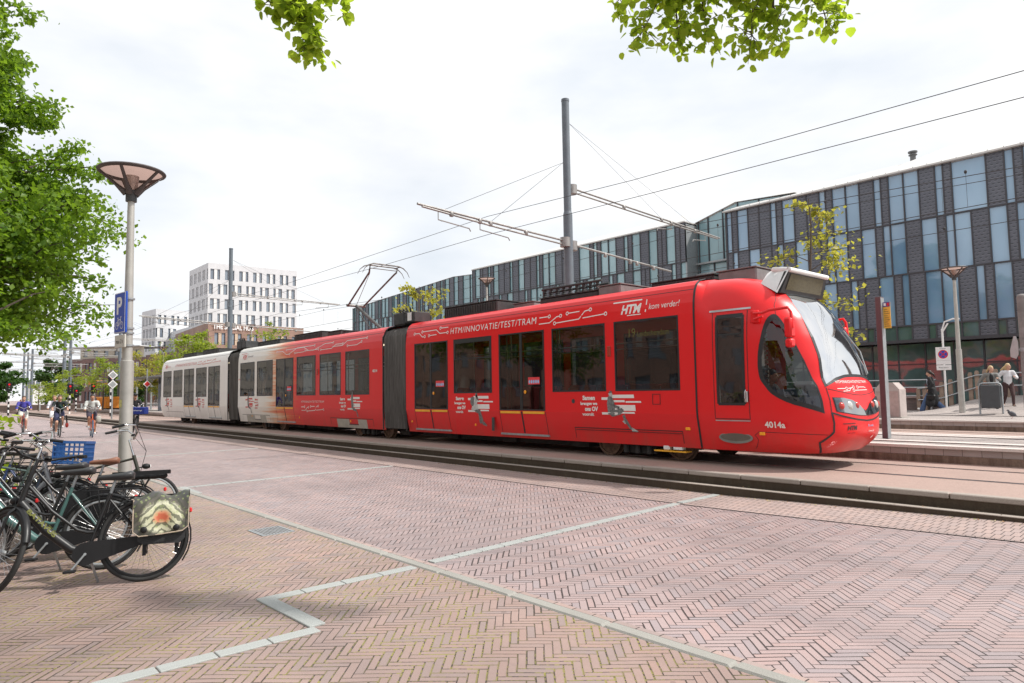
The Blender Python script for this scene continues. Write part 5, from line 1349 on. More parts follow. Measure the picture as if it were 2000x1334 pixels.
fc = thing('metal_fence', 'thin dark bar fence in front of the shop windows at the right', 'fence', (-5, 36.5, .6))
m = MB()
for i in range(60): m.tube([(-9.6 + i * .11, 36.5, .9), (-9.6 + i * .11, 36.5, 2.0)], .008, 4)
m.build('bars', M_dark, fc, world=True)
m = MB(); m.tube([(-9.7, 36.5, 2.0), (-3, 36.5, 2.0)], .02, 6); m.tube([(-9.7, 36.5, 1.0), (-3, 36.5, 1.0)], .02, 6); m.build('rail', M_dark, fc, world=True)
# ------------------------------------------------------------------ trees
def leaf_object(name, pts, size, mat, parent, rs, droop=.3, heart=False, jit=.35):
    """many small folded leaves, one island each"""
    n = len(pts); P_ = np.array(pts, float)
    r = np.random.RandomState(rs)
    nrm = r.normal(size=(n, 3)) * np.array([.8, .8, .5]) + np.array([0, 0, .75]); nrm /= np.linalg.norm(nrm, axis=1)[:, None]
    d = r.normal(size=(n, 3)); d[:, 2] -= droop * 2; d -= nrm * (d * nrm).sum(1)[:, None]; d /= np.linalg.norm(d, axis=1)[:, None] + 1e-9
    s = np.cross(nrm, d); sz = size * (1 + jit * (r.rand(n) * 2 - 1))
    if heart:
        shp = [(0, 0, 0), (.10, .34, .06), (.42, .46, .09), (.78, .26, .05), (1.02, 0, 0), (.78, -.26, .05), (.42, -.46, .09), (.10, -.34, .06)]
        fc = [(0, 1, 2, 3, 4), (0, 4, 5, 6, 7)]
    else:
        shp = [(0, 0, 0), (.5, .38, .10), (1, 0, 0), (.5, -.38, .10)]; fc = [(0, 1, 2), (0, 2, 3)]
    K = len(shp); V = np.zeros((n, K, 3))
    for k, (a, b, c) in enumerate(shp): V[:, k] = P_ + (d * a + s * b + nrm * c) * sz[:, None]
    me = bpy.data.meshes.new(name)
    me.vertices.add(n * K); me.vertices.foreach_set('co', V.reshape(-1))
    base = np.arange(n) * K
    loops = np.concatenate([np.stack([base + i for i in f], 1) for f in fc], 1)   # n x total
    ls = [len(f) for f in fc]; tot = sum(ls)
    me.loops.add(n * tot); me.loops.foreach_set('vertex_index', loops.reshape(-1).astype(np.int32))
    me.polygons.add(n * len(fc))
    st = (np.arange(n)[:, None] * tot + np.array([0] + list(np.cumsum(ls)[:-1]))[None, :]).reshape(-1)
    me.polygons.foreach_set('loop_start', st.astype(np.int32))
    me.update(calc_edges=True); me.validate()
    me.materials.append(mat)
    o = bpy.data.objects.new(name, me); col.objects.link(o)
    if parent: o.parent = parent
    return o
def tree(name, label, loc, h, trunk_h, prof, nlimb, nleaf, leaf, mat, seed, r0=.15, group=None, droop=.3, sub=5, spread=.35, bark=None, dirs=None, clump=.5):
    """trunk, limbs reaching into a crown whose radius at relative height t is prof(t, angle); leaves cluster on twigs"""
    t = thing(name, label, 'tree', loc, 0, group); rs = random.Random(seed)
    m = MB(); tips = []
    tp = []; x = y = 0
    for i in range(9):
        q = i / 8; tp.append(Vector((x, y, q * h * .93))); x += rs.gauss(0, .012 * h * .35); y += rs.gauss(0, .012 * h * .35)
    m.tube(tp, [r0 * (1 - .9 * (i / 8)) + .01 for i in range(9)], 10)
    br = MB()
    for k in range(nlimb):
        q = trunk_h + (1 - trunk_h) * (k + rs.random()) / nlimb * .97
        zz = q * h * .93; i = min(7, int(q * 8)); base = tp[i].lerp(tp[i + 1], q * 8 - i)
        tt = min(1, (q - trunk_h) / (1 - trunk_h)); a = rs.random() * 2 * PI if not dirs else rs.choice(dirs) + rs.gauss(0, .4)
        R_ = prof(min(1, tt + .08), a) * rs.uniform(.72, 1.05)
        rise = R_ * rs.uniform(.1, .55)
        end = base + Vector((math.cos(a) * R_, math.sin(a) * R_, rise))
        mid = base.lerp(end, .5) + Vector((rs.gauss(0, .06 * R_), rs.gauss(0, .06 * R_), rise * .15))
        r1 = r0 * .38 * (1 - .6 * tt)
        br.tube([base, base.lerp(mid, .5), mid, mid.lerp(end, .5) + Vector((0, 0, rs.gauss(0, .04 * R_))), end], [r1, r1 * .8, r1 * .55, r1 * .35, r1 * .12], 6)
        for s_ in range(sub):
            f = .3 + .7 * (s_ + rs.random()) / sub; b0 = (base.lerp(mid, f * 2) if f < .5 else mid.lerp(end, f * 2 - 1))
            a2 = a + rs.choice((-1, 1)) * rs.uniform(.35, 1.3); l2 = R_ * spread * rs.uniform(.5, 1.25)
            e2 = b0 + Vector((math.cos(a2) * l2, math.sin(a2) * l2, l2 * rs.uniform(-.35, .6)))
            br.tube([b0, b0.lerp(e2, .5) + Vector((0, 0, l2 * .08)), e2], [r1 * .35, r1 * .22, r1 * .08], 5); tips.append((b0, e2))
        tips.append((mid, end))
    M_b = bark or M_bark
    tr = m.build('trunk', M_b, t, smooth=60); br.build('limbs', M_b, tr, smooth=60)
    pts = []; per = max(1, nleaf // len(tips)); 
    for b0, e2 in tips:
        w = (e2 - b0).length * clump
        nclus = 3
        for c in range(nclus):
            cc = b0.lerp(e2, .35 + .65 * (c + rs.random()) / nclus) + Vector((rs.gauss(0, w * .35), rs.gauss(0, w * .35), rs.gauss(0, w * .22)))
            for _ in range(per // nclus + 1):
                pts.append((cc.x + rs.gauss(0, w * .42), cc.y + rs.gauss(0, w * .42), cc.z + rs.gauss(0, w * .26)))
    leaf_object('crown', pts, leaf, mat, t, seed, droop, jit=.55)
    return t
L_big = leafmat('lime_leaves', (.045, .115, .012), (.22, .35, .04), .55)
L_near = leafmat('near_lime_leaves', (.14, .24, .025), (.36, .46, .06), .75)
L_young = leafmat('young_street_tree_leaves', (.12, .19, .03), (.30, .37, .05), .55)
L_red = leafmat('reddish_young_leaves', (.18, .26, .03), (.42, .38, .10), .6)
L_dark = leafmat('dark_leaves', (.02, .055, .012), (.06, .13, .025), .4)
def bigprof(t, a):
    f = 5.5 if t < .4 else 5.5 - (t - .4) * 5.6
    if t < .12: f = 3.9 + t * 12
    return f * (1 + .07 * math.sin(3 * a + 9 * t)) * .93
big = tree('linden_tree', 'large bright green tree filling the left edge above the parked bicycles', (-25.0, -1.4, .08), 17.0, .17, bigprof, 90, 150000, .14, L_big, 11, .24, droop=.5, sub=9, spread=.34, clump=.36, dirs=[1.5, 1.1, .7, .2, 1.9, 1.3, .9, -.6, 2.6])
# trees whose trunks stand behind the photographer; only their hanging twigs reach into view
def hanging(label, trunk, ends, seed, nl):
    t = thing('overhanging_tree', label, 'tree', (trunk[0], trunk[1], .08)); rs = random.Random(seed); o = Vector((trunk[0], trunk[1], .08))
    m = MB(); T_ = [Vector((0, 0, 0)), Vector((.1, .05, 2.5)), Vector((.05, .2, 5)), Vector((-.1, .4, 7.2)), Vector((0, .5, 9))]
    m.tube(T_, [.2, .17, .15, .11, .04], 12); tr = m.build('trunk', M_bark, t, smooth=60)
    b = MB(); pts = []
    for (start, end, n_, sp) in ends:
        s, e = Vector(start) - o, Vector(end) - o
        b.tube([T_[2], T_[2].lerp(s, .5) + Vector((0, 0, .8)), s], [.06, .035, .014], 7)
        mid = s.lerp(e, .5) + Vector((rs.gauss(0, .05), rs.gauss(0, .05), .04)); b.tube([s, mid, e], [.011, .007, .003], 6)
        for k in range(n_):
            f = rs.random() ** .8; c = s.lerp(mid, f * 2) if f < .5 else mid.lerp(e, f * 2 - 1)
            d = Vector((rs.gauss(0, 1), rs.gauss(0, 1), rs.gauss(-.25, .6))).normalized() * sp * rs.uniform(.4, 1.2); q = c + d
            b.tube([c, c.lerp(q, .5) + Vector((0, 0, .015)), q], [.004, .003, .0015], 4)
            for _ in range(nl): w = rs.random(); pts.append(tuple(c.lerp(q, .35 + .75 * w) + Vector((rs.gauss(0, .035), rs.gauss(0, .035), rs.gauss(-.02, .03)))))
    b.build('branches', M_bark, tr, smooth=60)
    leaf_object('crown', pts, .066, L_near, t, seed, droop=1.0, heart=True, jit=.3)
    return t
hanging('leafy twig hanging from above at the top left of centre', (-4.2, -3.0), [((-5.02, 2.26, 5.35), (-5.0, 2.28, 4.72), 16, .17), ((-5.03, 2.24, 5.0), (-5.12, 2.0, 4.78), 16, .14), ((-5.02, 2.26, 4.95), (-4.97, 2.36, 4.52), 42, .16), ((-5.0, 2.28, 5.1), (-4.84, 2.62, 4.84), 9, .12)], 3, 7)
hanging('broad leafy spray hanging from above at the top right of centre', (.8, -3.4), [((-3.3, 4.4, 5.3), (-3.44, 4.28, 4.92), 14, .14), ((-3.12, 4.5, 5.2), (-3.30, 4.40, 4.62), 42, .19), ((-2.95, 4.62, 5.3), (-3.05, 4.56, 4.52), 38, .18), ((-2.8, 4.72, 5.3), (-2.85, 4.7, 4.50), 36, .17), ((-2.6, 4.85, 5.25), (-2.58, 4.85, 4.42), 42, .19), ((-2.4, 4.95, 5.2), (-2.42, 4.94, 4.40), 38, .18), ((-2.2, 5.05, 5.3), (-2.10, 5.10, 4.46), 44, .18), ((-2.6, 4.9, 5.1), (-2.15, 5.05, 4.85), 40, .2), ((-3.1, 4.5, 5.1), (-2.6, 4.85, 4.90), 42, .19)], 8, 6)
yp = lambda r: (lambda t, a: r * (.45 + .75 * math.sin(min(1, max(0, t)) * PI * .9 + .25)) * (1 + .2 * math.sin(2 * a + 5 * t)))
G = 'young street trees along the platforms'
yt = [ # x, y, z0, h, r, mat, n, leaf, label
 (-11.4, 24.9, .61, 8.7, 1.25, L_red, 1000, .16, 'sparse young tree with reddish tips behind the front of the tram'),
 (-29.8, 20.2, .61, 7.2, 1.2, L_red, 1300, .16, 'sparse young tree between the pantograph and the street lamp'),
 (-69.3, 28.7, .61, 9.2, 1.5, L_young, 900, .2, 'thin young tree in front of the brown hotel podium'),
 (-57.6, 16.9, .61, 6.3, 1.9, L_young, 3600, .17, 'yellow-green young tree behind the roof of the white tram end'),
 (-63.3, 15.3, .61, 4.9, 1.4, L_red, 1900, .15, 'reddish green young tree beside the shelter, right of the lamp column'),
 (-73.7, 14.2, .61, 5.0, 1.3, L_young, 1900, .14, 'young tree in front of the brick apartments, behind the orange skip'),
 (-89.0, 13.9, .61, 4.6, 1.15, L_young, 2000, .14, 'dense young tree behind the striped traffic light post'),
 (-84.0, 11.9, .2, 3.0, 1.0, L_young, 900, .14, 'small young tree in front of the white house'),
 (-96.0, 12.0, .2, 3.6, 1.0, L_young, 800, .14, 'narrow young tree left of the white house wall')]
for i, (x, y, z, h, r, mt, n, lf, lab) in enumerate(yt):
    tree('young_tree', lab, (x, y, z), h, .32, yp(r), 16, n, lf, mt, 40 + i, .07 if h < 8 else .08, group=G, sub=5, spread=.55, clump=.62)
tree('street_tree', 'dark green leafy tree at the far left end of the street', (-109, 8.6, .05), 6.1, .22, yp(2.9), 26, 9000, .3, L_dark, 77, .2)
tree('street_tree', 'dark rounded tree on the skyline behind the overhead poles', (-190, 26, .05), 11.0, .4, yp(3.5), 16, 4000, .5, L_dark, 78, .3)
tree('street_tree', 'dark green tree hiding the base of the white house', (-150, 22, .05), 4.5, .1, yp(3.0), 16, 4000, .4, L_dark, 79, .2)
tree('street_tree', 'dark tree standing behind the glass tram shelter', (-100, 22, .6), 3.6, .1, yp(2.5), 16, 4000, .3, L_dark, 80, .2)
# trees across the street, mirrored in the glass of the offices
tree('linden_tree', 'green tree across the street, mirrored in the office windows', (-4, -14, .08), 12, .25, yp(4.5), 30, 9000, .35, L_big, 81, .25)
# hedge tuft at the lower left edge
hd = thing('shrub', 'bright yellow-green shrub at the left edge behind the bicycles', 'shrub', (-12.2, .55, .08)); rs = random.Random(4)
m = MB()
for i in range(14): a = rs.random() * 6.28; m.tube([(0, 0, 0), (math.cos(a) * .3, math.sin(a) * .3, .7), (math.cos(a) * .5, math.sin(a) * .5, 1.3)], [.012, .008, .003], 5)
m.build('stems', M_bark, hd)
leaf_object('foliage', [(rs.gauss(0, .28), rs.gauss(0, .28), rs.uniform(.25, 1.45)) for _ in range(1500)], .085, L_near, hd, 5, .4, heart=True)
# ------------------------------------------------------------------ bicycles
M_chrome = P('chrome', (.62, .62, .62), .18, metal=1, var=.08)
M_spoke = P('spoke_steel', (.45, .45, .45), .35, metal=.8)
M_brownleather = P('brown_leather', (.20, .085, .05), .5, var=.25)
M_blksad = P('black_saddle', (.03, .03, .032), .42, var=.15)
M_redlens = P('red_reflector', (.6, .03, .03), .2)
M_whiteref = P('white_reflector', (.8, .8, .78), .4)
def fcol(name, c): return P(name, c, .35, var=.08, coat=.4)
def wheel(parent, x, z, R0, M, tyre=None, nsp=18, lod=1):
    """tyre, rim and spokes around the hub at (x, z)"""
    def circ(r, n): return [(x + r * math.cos(2 * PI * i / n), 0, z + r * math.sin(2 * PI * i / n)) for i in range(n)]
    n = 40 if lod else 20
    w = MB(); w.M = M; w.tube([(x, -.05, z), (x, .05, z)], .022, 8); 
    hub = w.build('wheel', M_galv, parent, smooth=50)
    w = MB(); w.M = M; w.tube(circ(R0 - .019, n), .021, 8 if lod else 5, closed=True); w.build('tyre', tyre or M_rubber, hub, smooth=60)
    w = MB(); w.M = M; w.tube(circ(R0 - .047, n), .014, 6, closed=True); w.build('rim', M_galv if lod else M_black, hub, smooth=60)
    if lod:
        w = MB(); w.M = M
        for i in range(nsp * 2):
            a = 2 * PI * i / (nsp * 2); b = a + (.35 if i % 2 else -.35); s = .03 if i % 4 < 2 else -.03
            w.tube([(x + .02 * math.cos(b), s, z + .02 * math.sin(b)), (x + (R0 - .05) * math.cos(a), 0, z + (R0 - .05) * math.sin(a))], .0016, 3, caps=False)
        w.build('spokes', M_spoke, hub)
    return hub
def make_bike(label, mfr, step=True, steer=0, thick=.019, guard=True, carrier=True, bars='swept', bar_m=None, sad_m=None, chaincase=True, lod=1, kick=True, tyre=None, R0=.35, lamp=True, cguard=False, name='bicycle'):
    t = thing(name, label, 'bicycle')
    rh, fh, bb_ = (-.55, 0, R0), (.56, 0, R0), (-.10, 0, .29)
    st, ht_, hb = Vector((-.27, 0, .80)), Vector((.36, 0, .94)), Vector((.42, 0, .74))
    ax = (ht_ - hb).normalized()
    f = MB()
    f.tube([bb_, (-.235, 0, .70), st], .017, 8)
    if step:
        f.tube([(hb.x - .01, 0, hb.z + .03), (.22, 0, .52), (.02, 0, .34), bb_], [thick * 1.2, thick * 1.2, thick * 1.25, thick * 1.1], 10)
        f.tube([(ht_.x, 0, ht_.z - .03), (.18, 0, .68), (-.02, 0, .50), (-.10, 0, .47), (-.165, 0, .47)], .014, 8)
    else:
        f.tube([(hb.x - .01, 0, hb.z + .03), bb_], thick * 1.15, 10); f.tube([(ht_.x, 0, ht_.z - .04), (st.x + .01, 0, st.z - .05)], .015, 8)
    f.tube([hb, ht_], .022, 10)
    for s in (-1, 1):
        f.tube([(bb_[0], s * .03, bb_[2]), (-.25, s * .05, .30), (rh[0], s * .06, rh[2])], .011, 6); f.tube([(st.x, s * .02, st.z - .06), (-.36, s * .045, .62), (rh[0], s * .06, rh[2])], .009, 6)
    f.tube([(bb_[0], -.045, bb_[2]), (bb_[0], .045, bb_[2])], .032, 10)
    f.build('frame', mfr, t, smooth=60)
    Ms = Matrix.Translation(hb) @ Matrix.Rotation(steer, 4, ax) @ Matrix.Translation(-hb)
    g = MB(); g.M = Ms
    g.tube([hb + ax * .02, hb - ax * .03], .018, 8)
    for s in (-1, 1): g.tube([(hb.x + .01, s * .02, hb.z - .02), (hb.x + .02, s * .055, hb.z - .06), (.49, s * .055, .55), (fh[0], s * .055, fh[2])], .011, 6)
    g.build('fork', mfr, t, smooth=60)
    wheel(t, rh[0], rh[2], R0, None, tyre, lod=lod); wheel(t, fh[0], fh[2], R0, Ms, tyre, lod=lod)
    if guard:
        for nm, cx, M, a0, a1 in (('rear_mudguard', rh[0], None, 15, 215), ('front_mudguard', fh[0], Ms, 35, 175)):
            g = MB(); g.M = M; k = 14; vs = []; fs = []
            for i in range(k + 1):
                a = R(a0 + (a1 - a0) * i / k)
                for y, rr in ((-.028, R0 + .012), (-.014, R0 + .026), (.014, R0 + .026), (.028, R0 + .012)): vs.append((cx + rr * math.cos(a), y, R0 + rr * math.sin(a)))
            for i in range(k):
                for j in range(3): fs.append((i * 4 + j, (i + 1) * 4 + j, (i + 1) * 4 + j + 1, i * 4 + j + 1))
            g.add(vs, fs); g.build(nm, M_black, t, smooth=60)
    g = MB(); g.tube([st, st + Vector((-.035, 0, .12))], .013, 8)
    sp = g.build('seat_post', M_galv, t, smooth=60)
    g = MB(); c = st + Vector((-.04, 0, .15)); vs = []; fs = []
    rows = [(-.145, .075, .018, .045), (-.12, .105, .035, .05), (-.06, .10, .032, .045), (.0, .062, .026, .04), (.06, .036, .022, .035), (.12, .024, .018, .032), (.15, .014, .006, .028)]
    for (x, w, top, th) in rows:
        for k in range(10): a = 2 * PI * k / 10; vs.append((c.x + x, w * math.cos(a), c.z + (top * max(0, math.sin(a)) if math.sin(a) > 0 else th * math.sin(a)) + (.012 if x < -.1 else 0)))
    for i in range(len(rows) - 1):
        for k in range(10): fs.append((i * 10 + k, (i + 1) * 10 + k, (i + 1) * 10 + (k + 1) % 10, i * 10 + (k + 1) % 10))
    fs.append(tuple(range(10))); fs.append(tuple(len(vs) - 10 + k for k in range(10))[::-1])
    g.add(vs, fs); g.build('saddle', sad_m or M_blksad, t, smooth=70)
    # handlebar
    top = ht_ + ax * .20
    g = MB(); g.M = Ms; g.tube([ht_, top, top + Vector((.03, 0, .01))], .014, 8)
    if bars == 'swept': pts = [(top.x - .21, -.28, top.z + .055), (top.x - .10, -.285, top.z + .075), (top.x + .0, -.24, top.z + .07), (top.x + .05, -.12, top.z + .03), (top.x + .045, 0, top.z + .01)]
    elif bars == 'high': pts = [(top.x - .22, -.27, top.z + .12), (top.x - .10, -.28, top.z + .15), (top.x + .02, -.25, top.z + .15), (top.x + .07, -.13, top.z + .08), (top.x + .05, 0, top.z + .01)]
    else: pts = [(top.x - .08, -.32, top.z + .04), (top.x - .01, -.22, top.z + .04), (top.x + .04, -.1, top.z + .01), (top.x + .04, 0, top.z + .01)]
    full = [Vector(p) for p in pts]; full = full + [Vector((p.x, -p.y, p.z)) for p in full[:-1][::-1]]
    g.tube(full, .011, 8)
    hbr = g.build('handlebar', bar_m or M_chrome, t, smooth=60)
    for s in (0, -1):
        a, b = (full[0], full[1]) if s == 0 else (full[-1], full[-2]); g = MB(); g.M = Ms
        g.tube([a - (b - a).normalized() * .01, a.lerp(b, 1.0 if bars != 'flat' else .95)], .016, 10); g.build('grip', M_blackplastic, hbr, smooth=60)
        if lod:
            g = MB(); g.M = Ms; q = b + (b - a).normalized() * .02; dn = Vector((.04, 0, -.035)); g.tube([q + dn * .3, q + dn, a.lerp(b, .4) + dn, a + dn * 1.3], .005, 5); g.build('brake_lever', M_chrome, hbr)
            g = MB(); g.M = Ms; g.tube([q, q + Vector((.1, 0, .02)), Vector((hb.x + .08, 0, hb.z + .25)), Vector((hb.x + .03, .02, hb.z))], .0035, 4); g.build('cable', M_black, hbr)
    if lod:
        g = MB(); g.M = Ms; g.lathe([(.001, .03), (.018, .026), (.028, .01), (.03, 0), (.001, 0)], (top.x + .03, -.1, top.z + .035), 12); g.build('bell', M_chrome if sad_m else M_blackplastic, hbr, smooth=60)
    if lamp:
        g = MB(); g.M = Ms; c = hb + Vector((.085, 0, .06)); g.ell(c, (.05, .035, .035), 7); g.tube([hb + ax * .04, c], .008, 5)
        lp = g.build('headlight', M_blackplastic, t, smooth=60); g = MB(); g.M = Ms; g.lathe([(.001, .012), (.02, .008), (.028, 0)], c + Vector((.044, 0, 0)), 12, M=Matrix.Rotation(PI / 2, 4, 'Y')); g.build('lens', M_whiteref, lp, smooth=60)
        g = MB(); g.box((-.93, 0, .60), (.03, .06, .045), ch=.01); g.build('rear_light', M_redlens, t)
    if carrier:
        g = MB(); z = .755
        for s in (-1, 1): g.tube([(-.36, s * .055, z), (-.88, s * .065, z), (-.9, s * .03, z)], .007, 6); g.tube([(-.78, s * .065, z), (rh[0], s * .066, R0)], .006, 5); g.tube([(-.50, s * .06, z), (rh[0], s * .066, R0)], .006, 5)
        for i in range(5): x = -.42 - i * .11; g.tube([(x, -.06, z), (x, .06, z)], .005, 5)
        g.build('carrier', M_black, t)
    if chaincase:
        g = MB(); pts = []
        for i in range(9): a = R(-90 + 180 * i / 8); pts.append((bb_[0] + .10 * math.cos(a), .075, bb_[2] + .10 * math.sin(a)))
        for i in range(7): a = R(90 + 180 * i / 6); pts.append((rh[0] + .038 * math.cos(a), .075, rh[2] + .038 * math.sin(a)))
        g.prism(pts, (0, -.03, 0)); g.build('chain_case', M_blackplastic, t, smooth=30)
    g = MB(); g.tube([(bb_[0], -.1, bb_[2]), (bb_[0], .1, bb_[2])], .012, 6)
    for s in (-1, 1): g.tube([(bb_[0], s * .095, bb_[2]), (bb_[0] + s * .10, s * .105, bb_[2] - s * .13)], .009, 6)
    cr = g.build('crank', M_galv, t, smooth=50)
    for s in (-1, 1): g = MB(); g.box((bb_[0] + s * .10, s * .15, bb_[2] - s * .13), (.09, .09, .022), ch=.006); g.build('pedal', M_blackplastic, cr)
    if kick:
        g = MB(); g.tube([(-.12, -.03, .25), (-.18, -.14, .03), (-.175, -.16, .0)], [.012, .010, .012], 6); g.build('kickstand', M_galv, t, smooth=50)
    if cguard:
        g = MB(); k = 12; pts = [(rh[0] + .02, .05, R0 + .02)] + [(rh[0] + (R0 + .005) * math.cos(R(a)), .05, R0 + (R0 + .005) * math.sin(R(a))) for a in range(10, 171, 16)]
        g.poly(pts); g.build('coat_guard', M_blackplastic, t)
    return t
def place_bike(b, rear, heading, lean=0, z=.085, R0=.35):
    """rear: ground point under the rear hub; heading in degrees"""
    h = R(heading); b.location = (rear[0] + .55 * math.cos(h), rear[1] + .55 * math.sin(h), z); b.rotation_euler = (R(lean), 0, h)
    return b
GP = 'bicycles parked side by side on the sidewalk'
def P_(label, *a, **k): b = make_bike(label, *a, **k); b['group'] = GP; return b
b1 = P_('black step-through bicycle at the right end of the row, carrying a tiger print pannier', P('satin_black_frame', (.010, .010, .011), .42, var=.1), steer=R(-52), thick=.030, R0=.37, bars='swept', bar_m=M_black, carrier=True, kick=True)
for o in bpy.data.objects:
    if o.name.startswith('rim') and o.parent and o.parent.parent == b1: o.data.materials[0] = M_black
place_bike(b1, (-6.98, 1.70), 252, 7)
m = MB()   # lettering on the thick down tube
dt0, dt1 = Vector((.39, 0, .75)), Vector((.03, 0, .35)); u = (dt0 - dt1).normalized()
for s in (1, -1):
    nrm = Vector((0, s, 0)); up = nrm.cross(u) * (-1); rd = -u if s > 0 else u
    upv = Vector((-rd.z * 1, 0, rd.x)) * (1 if rd.x > 0 else -1); 
    st0 = (dt0.lerp(dt1, .12) if rd.dot(dt1 - dt0) > 0 else dt0.lerp(dt1, .75))
    add_text(m, 'BATAVUS', st0 + nrm * .0372 - upv * .018, rd, upv, .05, width=.32, bold=.002)
m.build('frame_lettering', P('olive_lettering', (.20, .21, .06), .5), b1)
# tiger print pannier: hangs over the rear carrier
pn = thing('pannier_bag', 'tiger print saddlebag hanging over the rear wheel of the black bicycle', 'bag', b1.location - Vector((0, 0, .04))); pn.rotation_euler = b1.rotation_euler
def tiger():
    T = NT('jungle_print_oilcloth'); o = T.obj(); s_ = T.sep(o)
    x = T.mth('SUBTRACT', s_[0], -.70); z = T.mth('SUBTRACT', s_[2], .60); ax = T.mth('ABSOLUTE', x)
    r = T.mth('SQRT', T.mth('ADD', T.mth('POWER', T.mth('MULTIPLY', x, 1.0), 2.0), T.mth('POWER', T.mth('MULTIPLY', z, 1.25), 2.0)))
    sv = T.n('ShaderNodeCombineXYZ', {0: T.mth('MULTIPLY', ax, 1.0), 1: s_[1], 2: z}).outputs[0]
    vor = T.n('ShaderNodeTexVoronoi', {'Vector': sv, 'Scale': 26.0}); n = T.noise(sv, 18, 3)
    face = T.ramp(T.mth('ADD', r, T.mth('MULTIPLY', T.mth('SUBTRACT', n, .5), .08)), [(.030, (.48, .11, .05)), (.055, (.60, .26, .14)), (.085, (.42, .42, .26)), (.15, (.62, .62, .45)), (.185, (.10, .09, .07)), (.3, (.05, .05, .05))])
    cells = T.mix(.55, face, T.n('ShaderNodeMix', {0: .5}).outputs[0]) if 0 else face
    st = T.mth('GREATER_THAN', T.mth('SINE', T.mth('ADD', T.mth('MULTIPLY', T.mth('ADD', ax, z), 85.0), T.mth('MULTIPLY', n, 9.0))), .45)
    c = T.mix(T.mth('MULTIPLY', st, T.mth('MULTIPLY', T.mth('GREATER_THAN', r, .06), .75)), cells, (.05, .055, .035, 1))
    g = T.mix(T.mth('MULTIPLY', T.mth('LESS_THAN', vor.outputs['Distance'], .28), .45), c, (.30, .36, .14, 1))
    return T.done(T.bsdf(Base_Color=g, Roughness=.35))
M_tig = tiger(); M_bagk = P('black_canvas', (.02, .02, .022), .7, bump=.4)
def bagside(s, mb):
    y0, y1 = s * .075, s * .20
    return [(-.88, y0), (-.50, y0)], y1
m = MB()
for s in (-1, 1):
    pts = [(-.90, s * .08, .68), (-.49, s * .08, .68), (-.51, s * .08, .40), (-.56, s * .08, .37), (-.85, s * .08, .36), (-.89, s * .08, .40)]
    m.prism(pts, (0, s * .085, 0), 0)
bd = m.build('bag_body', M_bagk, pn, smooth=30)
m = MB()
for s in (-1, 1):
    k = 8; vs = []; fs = []
    prof = [(0, .81), (.06, .812), (.12, .80), (.17, .765), (.195, .71), (.20, .60), (.203, .50), (.20, .44)]
    for j, (y, z) in enumerate(prof):
        for i in range(13):
            x = -.92 + .45 * i / 12; wv = (.013 * math.sin(i * 1.1 + j * .8) + .010 * math.sin(i * .5 - j * 1.3)) * (1 if j > 1 else .5); taper = .02 * (i - 6) / 6 * (1 if j > 5 else 0)
            zz = z + (.04 if j == 7 and i in (0, 12) else .012 if j == 7 and i in (1, 11) else 0) + (.022 * math.sin(i * .9 + 1) if j < 4 else 0) + (.018 * (1 - i / 12) if j > 4 else 0)
            vs.append((x + taper * 0, s * (y + wv), zz))
    for j in range(len(prof) - 1):
        for i in range(12): fs.append((j * 13 + i, j * 13 + i + 1, (j + 1) * 13 + i + 1, (j + 1) * 13 + i))
    m.add(vs, fs)
fl = m.build('flap', M_tig, pn, smooth=70)
m = MB()
for s in (-1, 1):
    m.tube([(-.92, s * .17, .765), (-.92, s * .205, .60), (-.918, s * .207, .505), (-.87, s * .212, .468), (-.70, s * .212, .452), (-.52, s * .212, .446), (-.472, s * .207, .485), (-.47, s * .205, .6), (-.47, s * .17, .765)], .005, 5)
m.build('piping', P('pale_piping', (.45, .36, .28), .6), fl)
m = MB()
for s in (-1, 1):
    for x in (-.82, -.56): m.ell((x, s * .212, .50), (.028, .014, .028), 7); m.box((x, s * .10, .33), (.03, .012, .12))
m.build('clasp', M_blackplastic, pn, smooth=60)
b2 = P_('bicycle with a thick sea-green frame and black saddle, second from the right end', fcol('sea_green_frame', (.05, .12, .11)), steer=R(10), thick=.034, R0=.35, step=True, bar_m=M_black)
place_bike(b2, (-7.75, 1.52), 250, 7)
b3 = P_('black roadster with a large black coat guard and brown wall tyres', fcol('gloss_black_frame', (.010, .010, .010)), steer=R(-20), R0=.36, tyre=P('brown_wall_tyre', (.07, .045, .03), .7), cguard=True, bars='high')
place_bike(b3, (-8.35, 1.55), 246, 7)
b4 = P_('black carrier bicycle with a heavy flat rear rack, behind the brown saddle', fcol('dull_black_frame', (.012, .011, .011)), steer=R(6), sad_m=M_brownleather, bars='swept', R0=.34)
place_bike(b4, (-8.75, 1.95), 251, 6)
m = MB()
for i in range(6): m.bb(-.96 + i * .1, -.945 + i * .1, -.09, .09, .80, .815)
m.bb(-.98, -.40, -.10, -.085, .775, .82); m.bb(-.98, -.40, .085, .10, .775, .82); m.bb(-.98, -.965, -.1, .1, .775, .82); m.bb(-.95, -.45, -.06, .06, .725, .785, 0, ch=.02)
m.build('battery_rack', M_blackplastic, b4)
b5 = P_('black bicycle facing the road with upright silver handlebars, against the lamp column', fcol('olive_black_frame', (.03, .03, .02)), step=False, steer=R(25), bars='high', guard=False, carrier=False, R0=.35, chaincase=False)
place_bike(b5, (-10.0, 1.38), 62, -3)
b6 = P_('silver bicycle carrying the blue plastic crate over its front wheel', fcol('silver_frame', (.35, .36, .38)), steer=R(-8), bars='high', sad_m=M_brownleather)
place_bike(b6, (-9.65, .38), 66, -4)
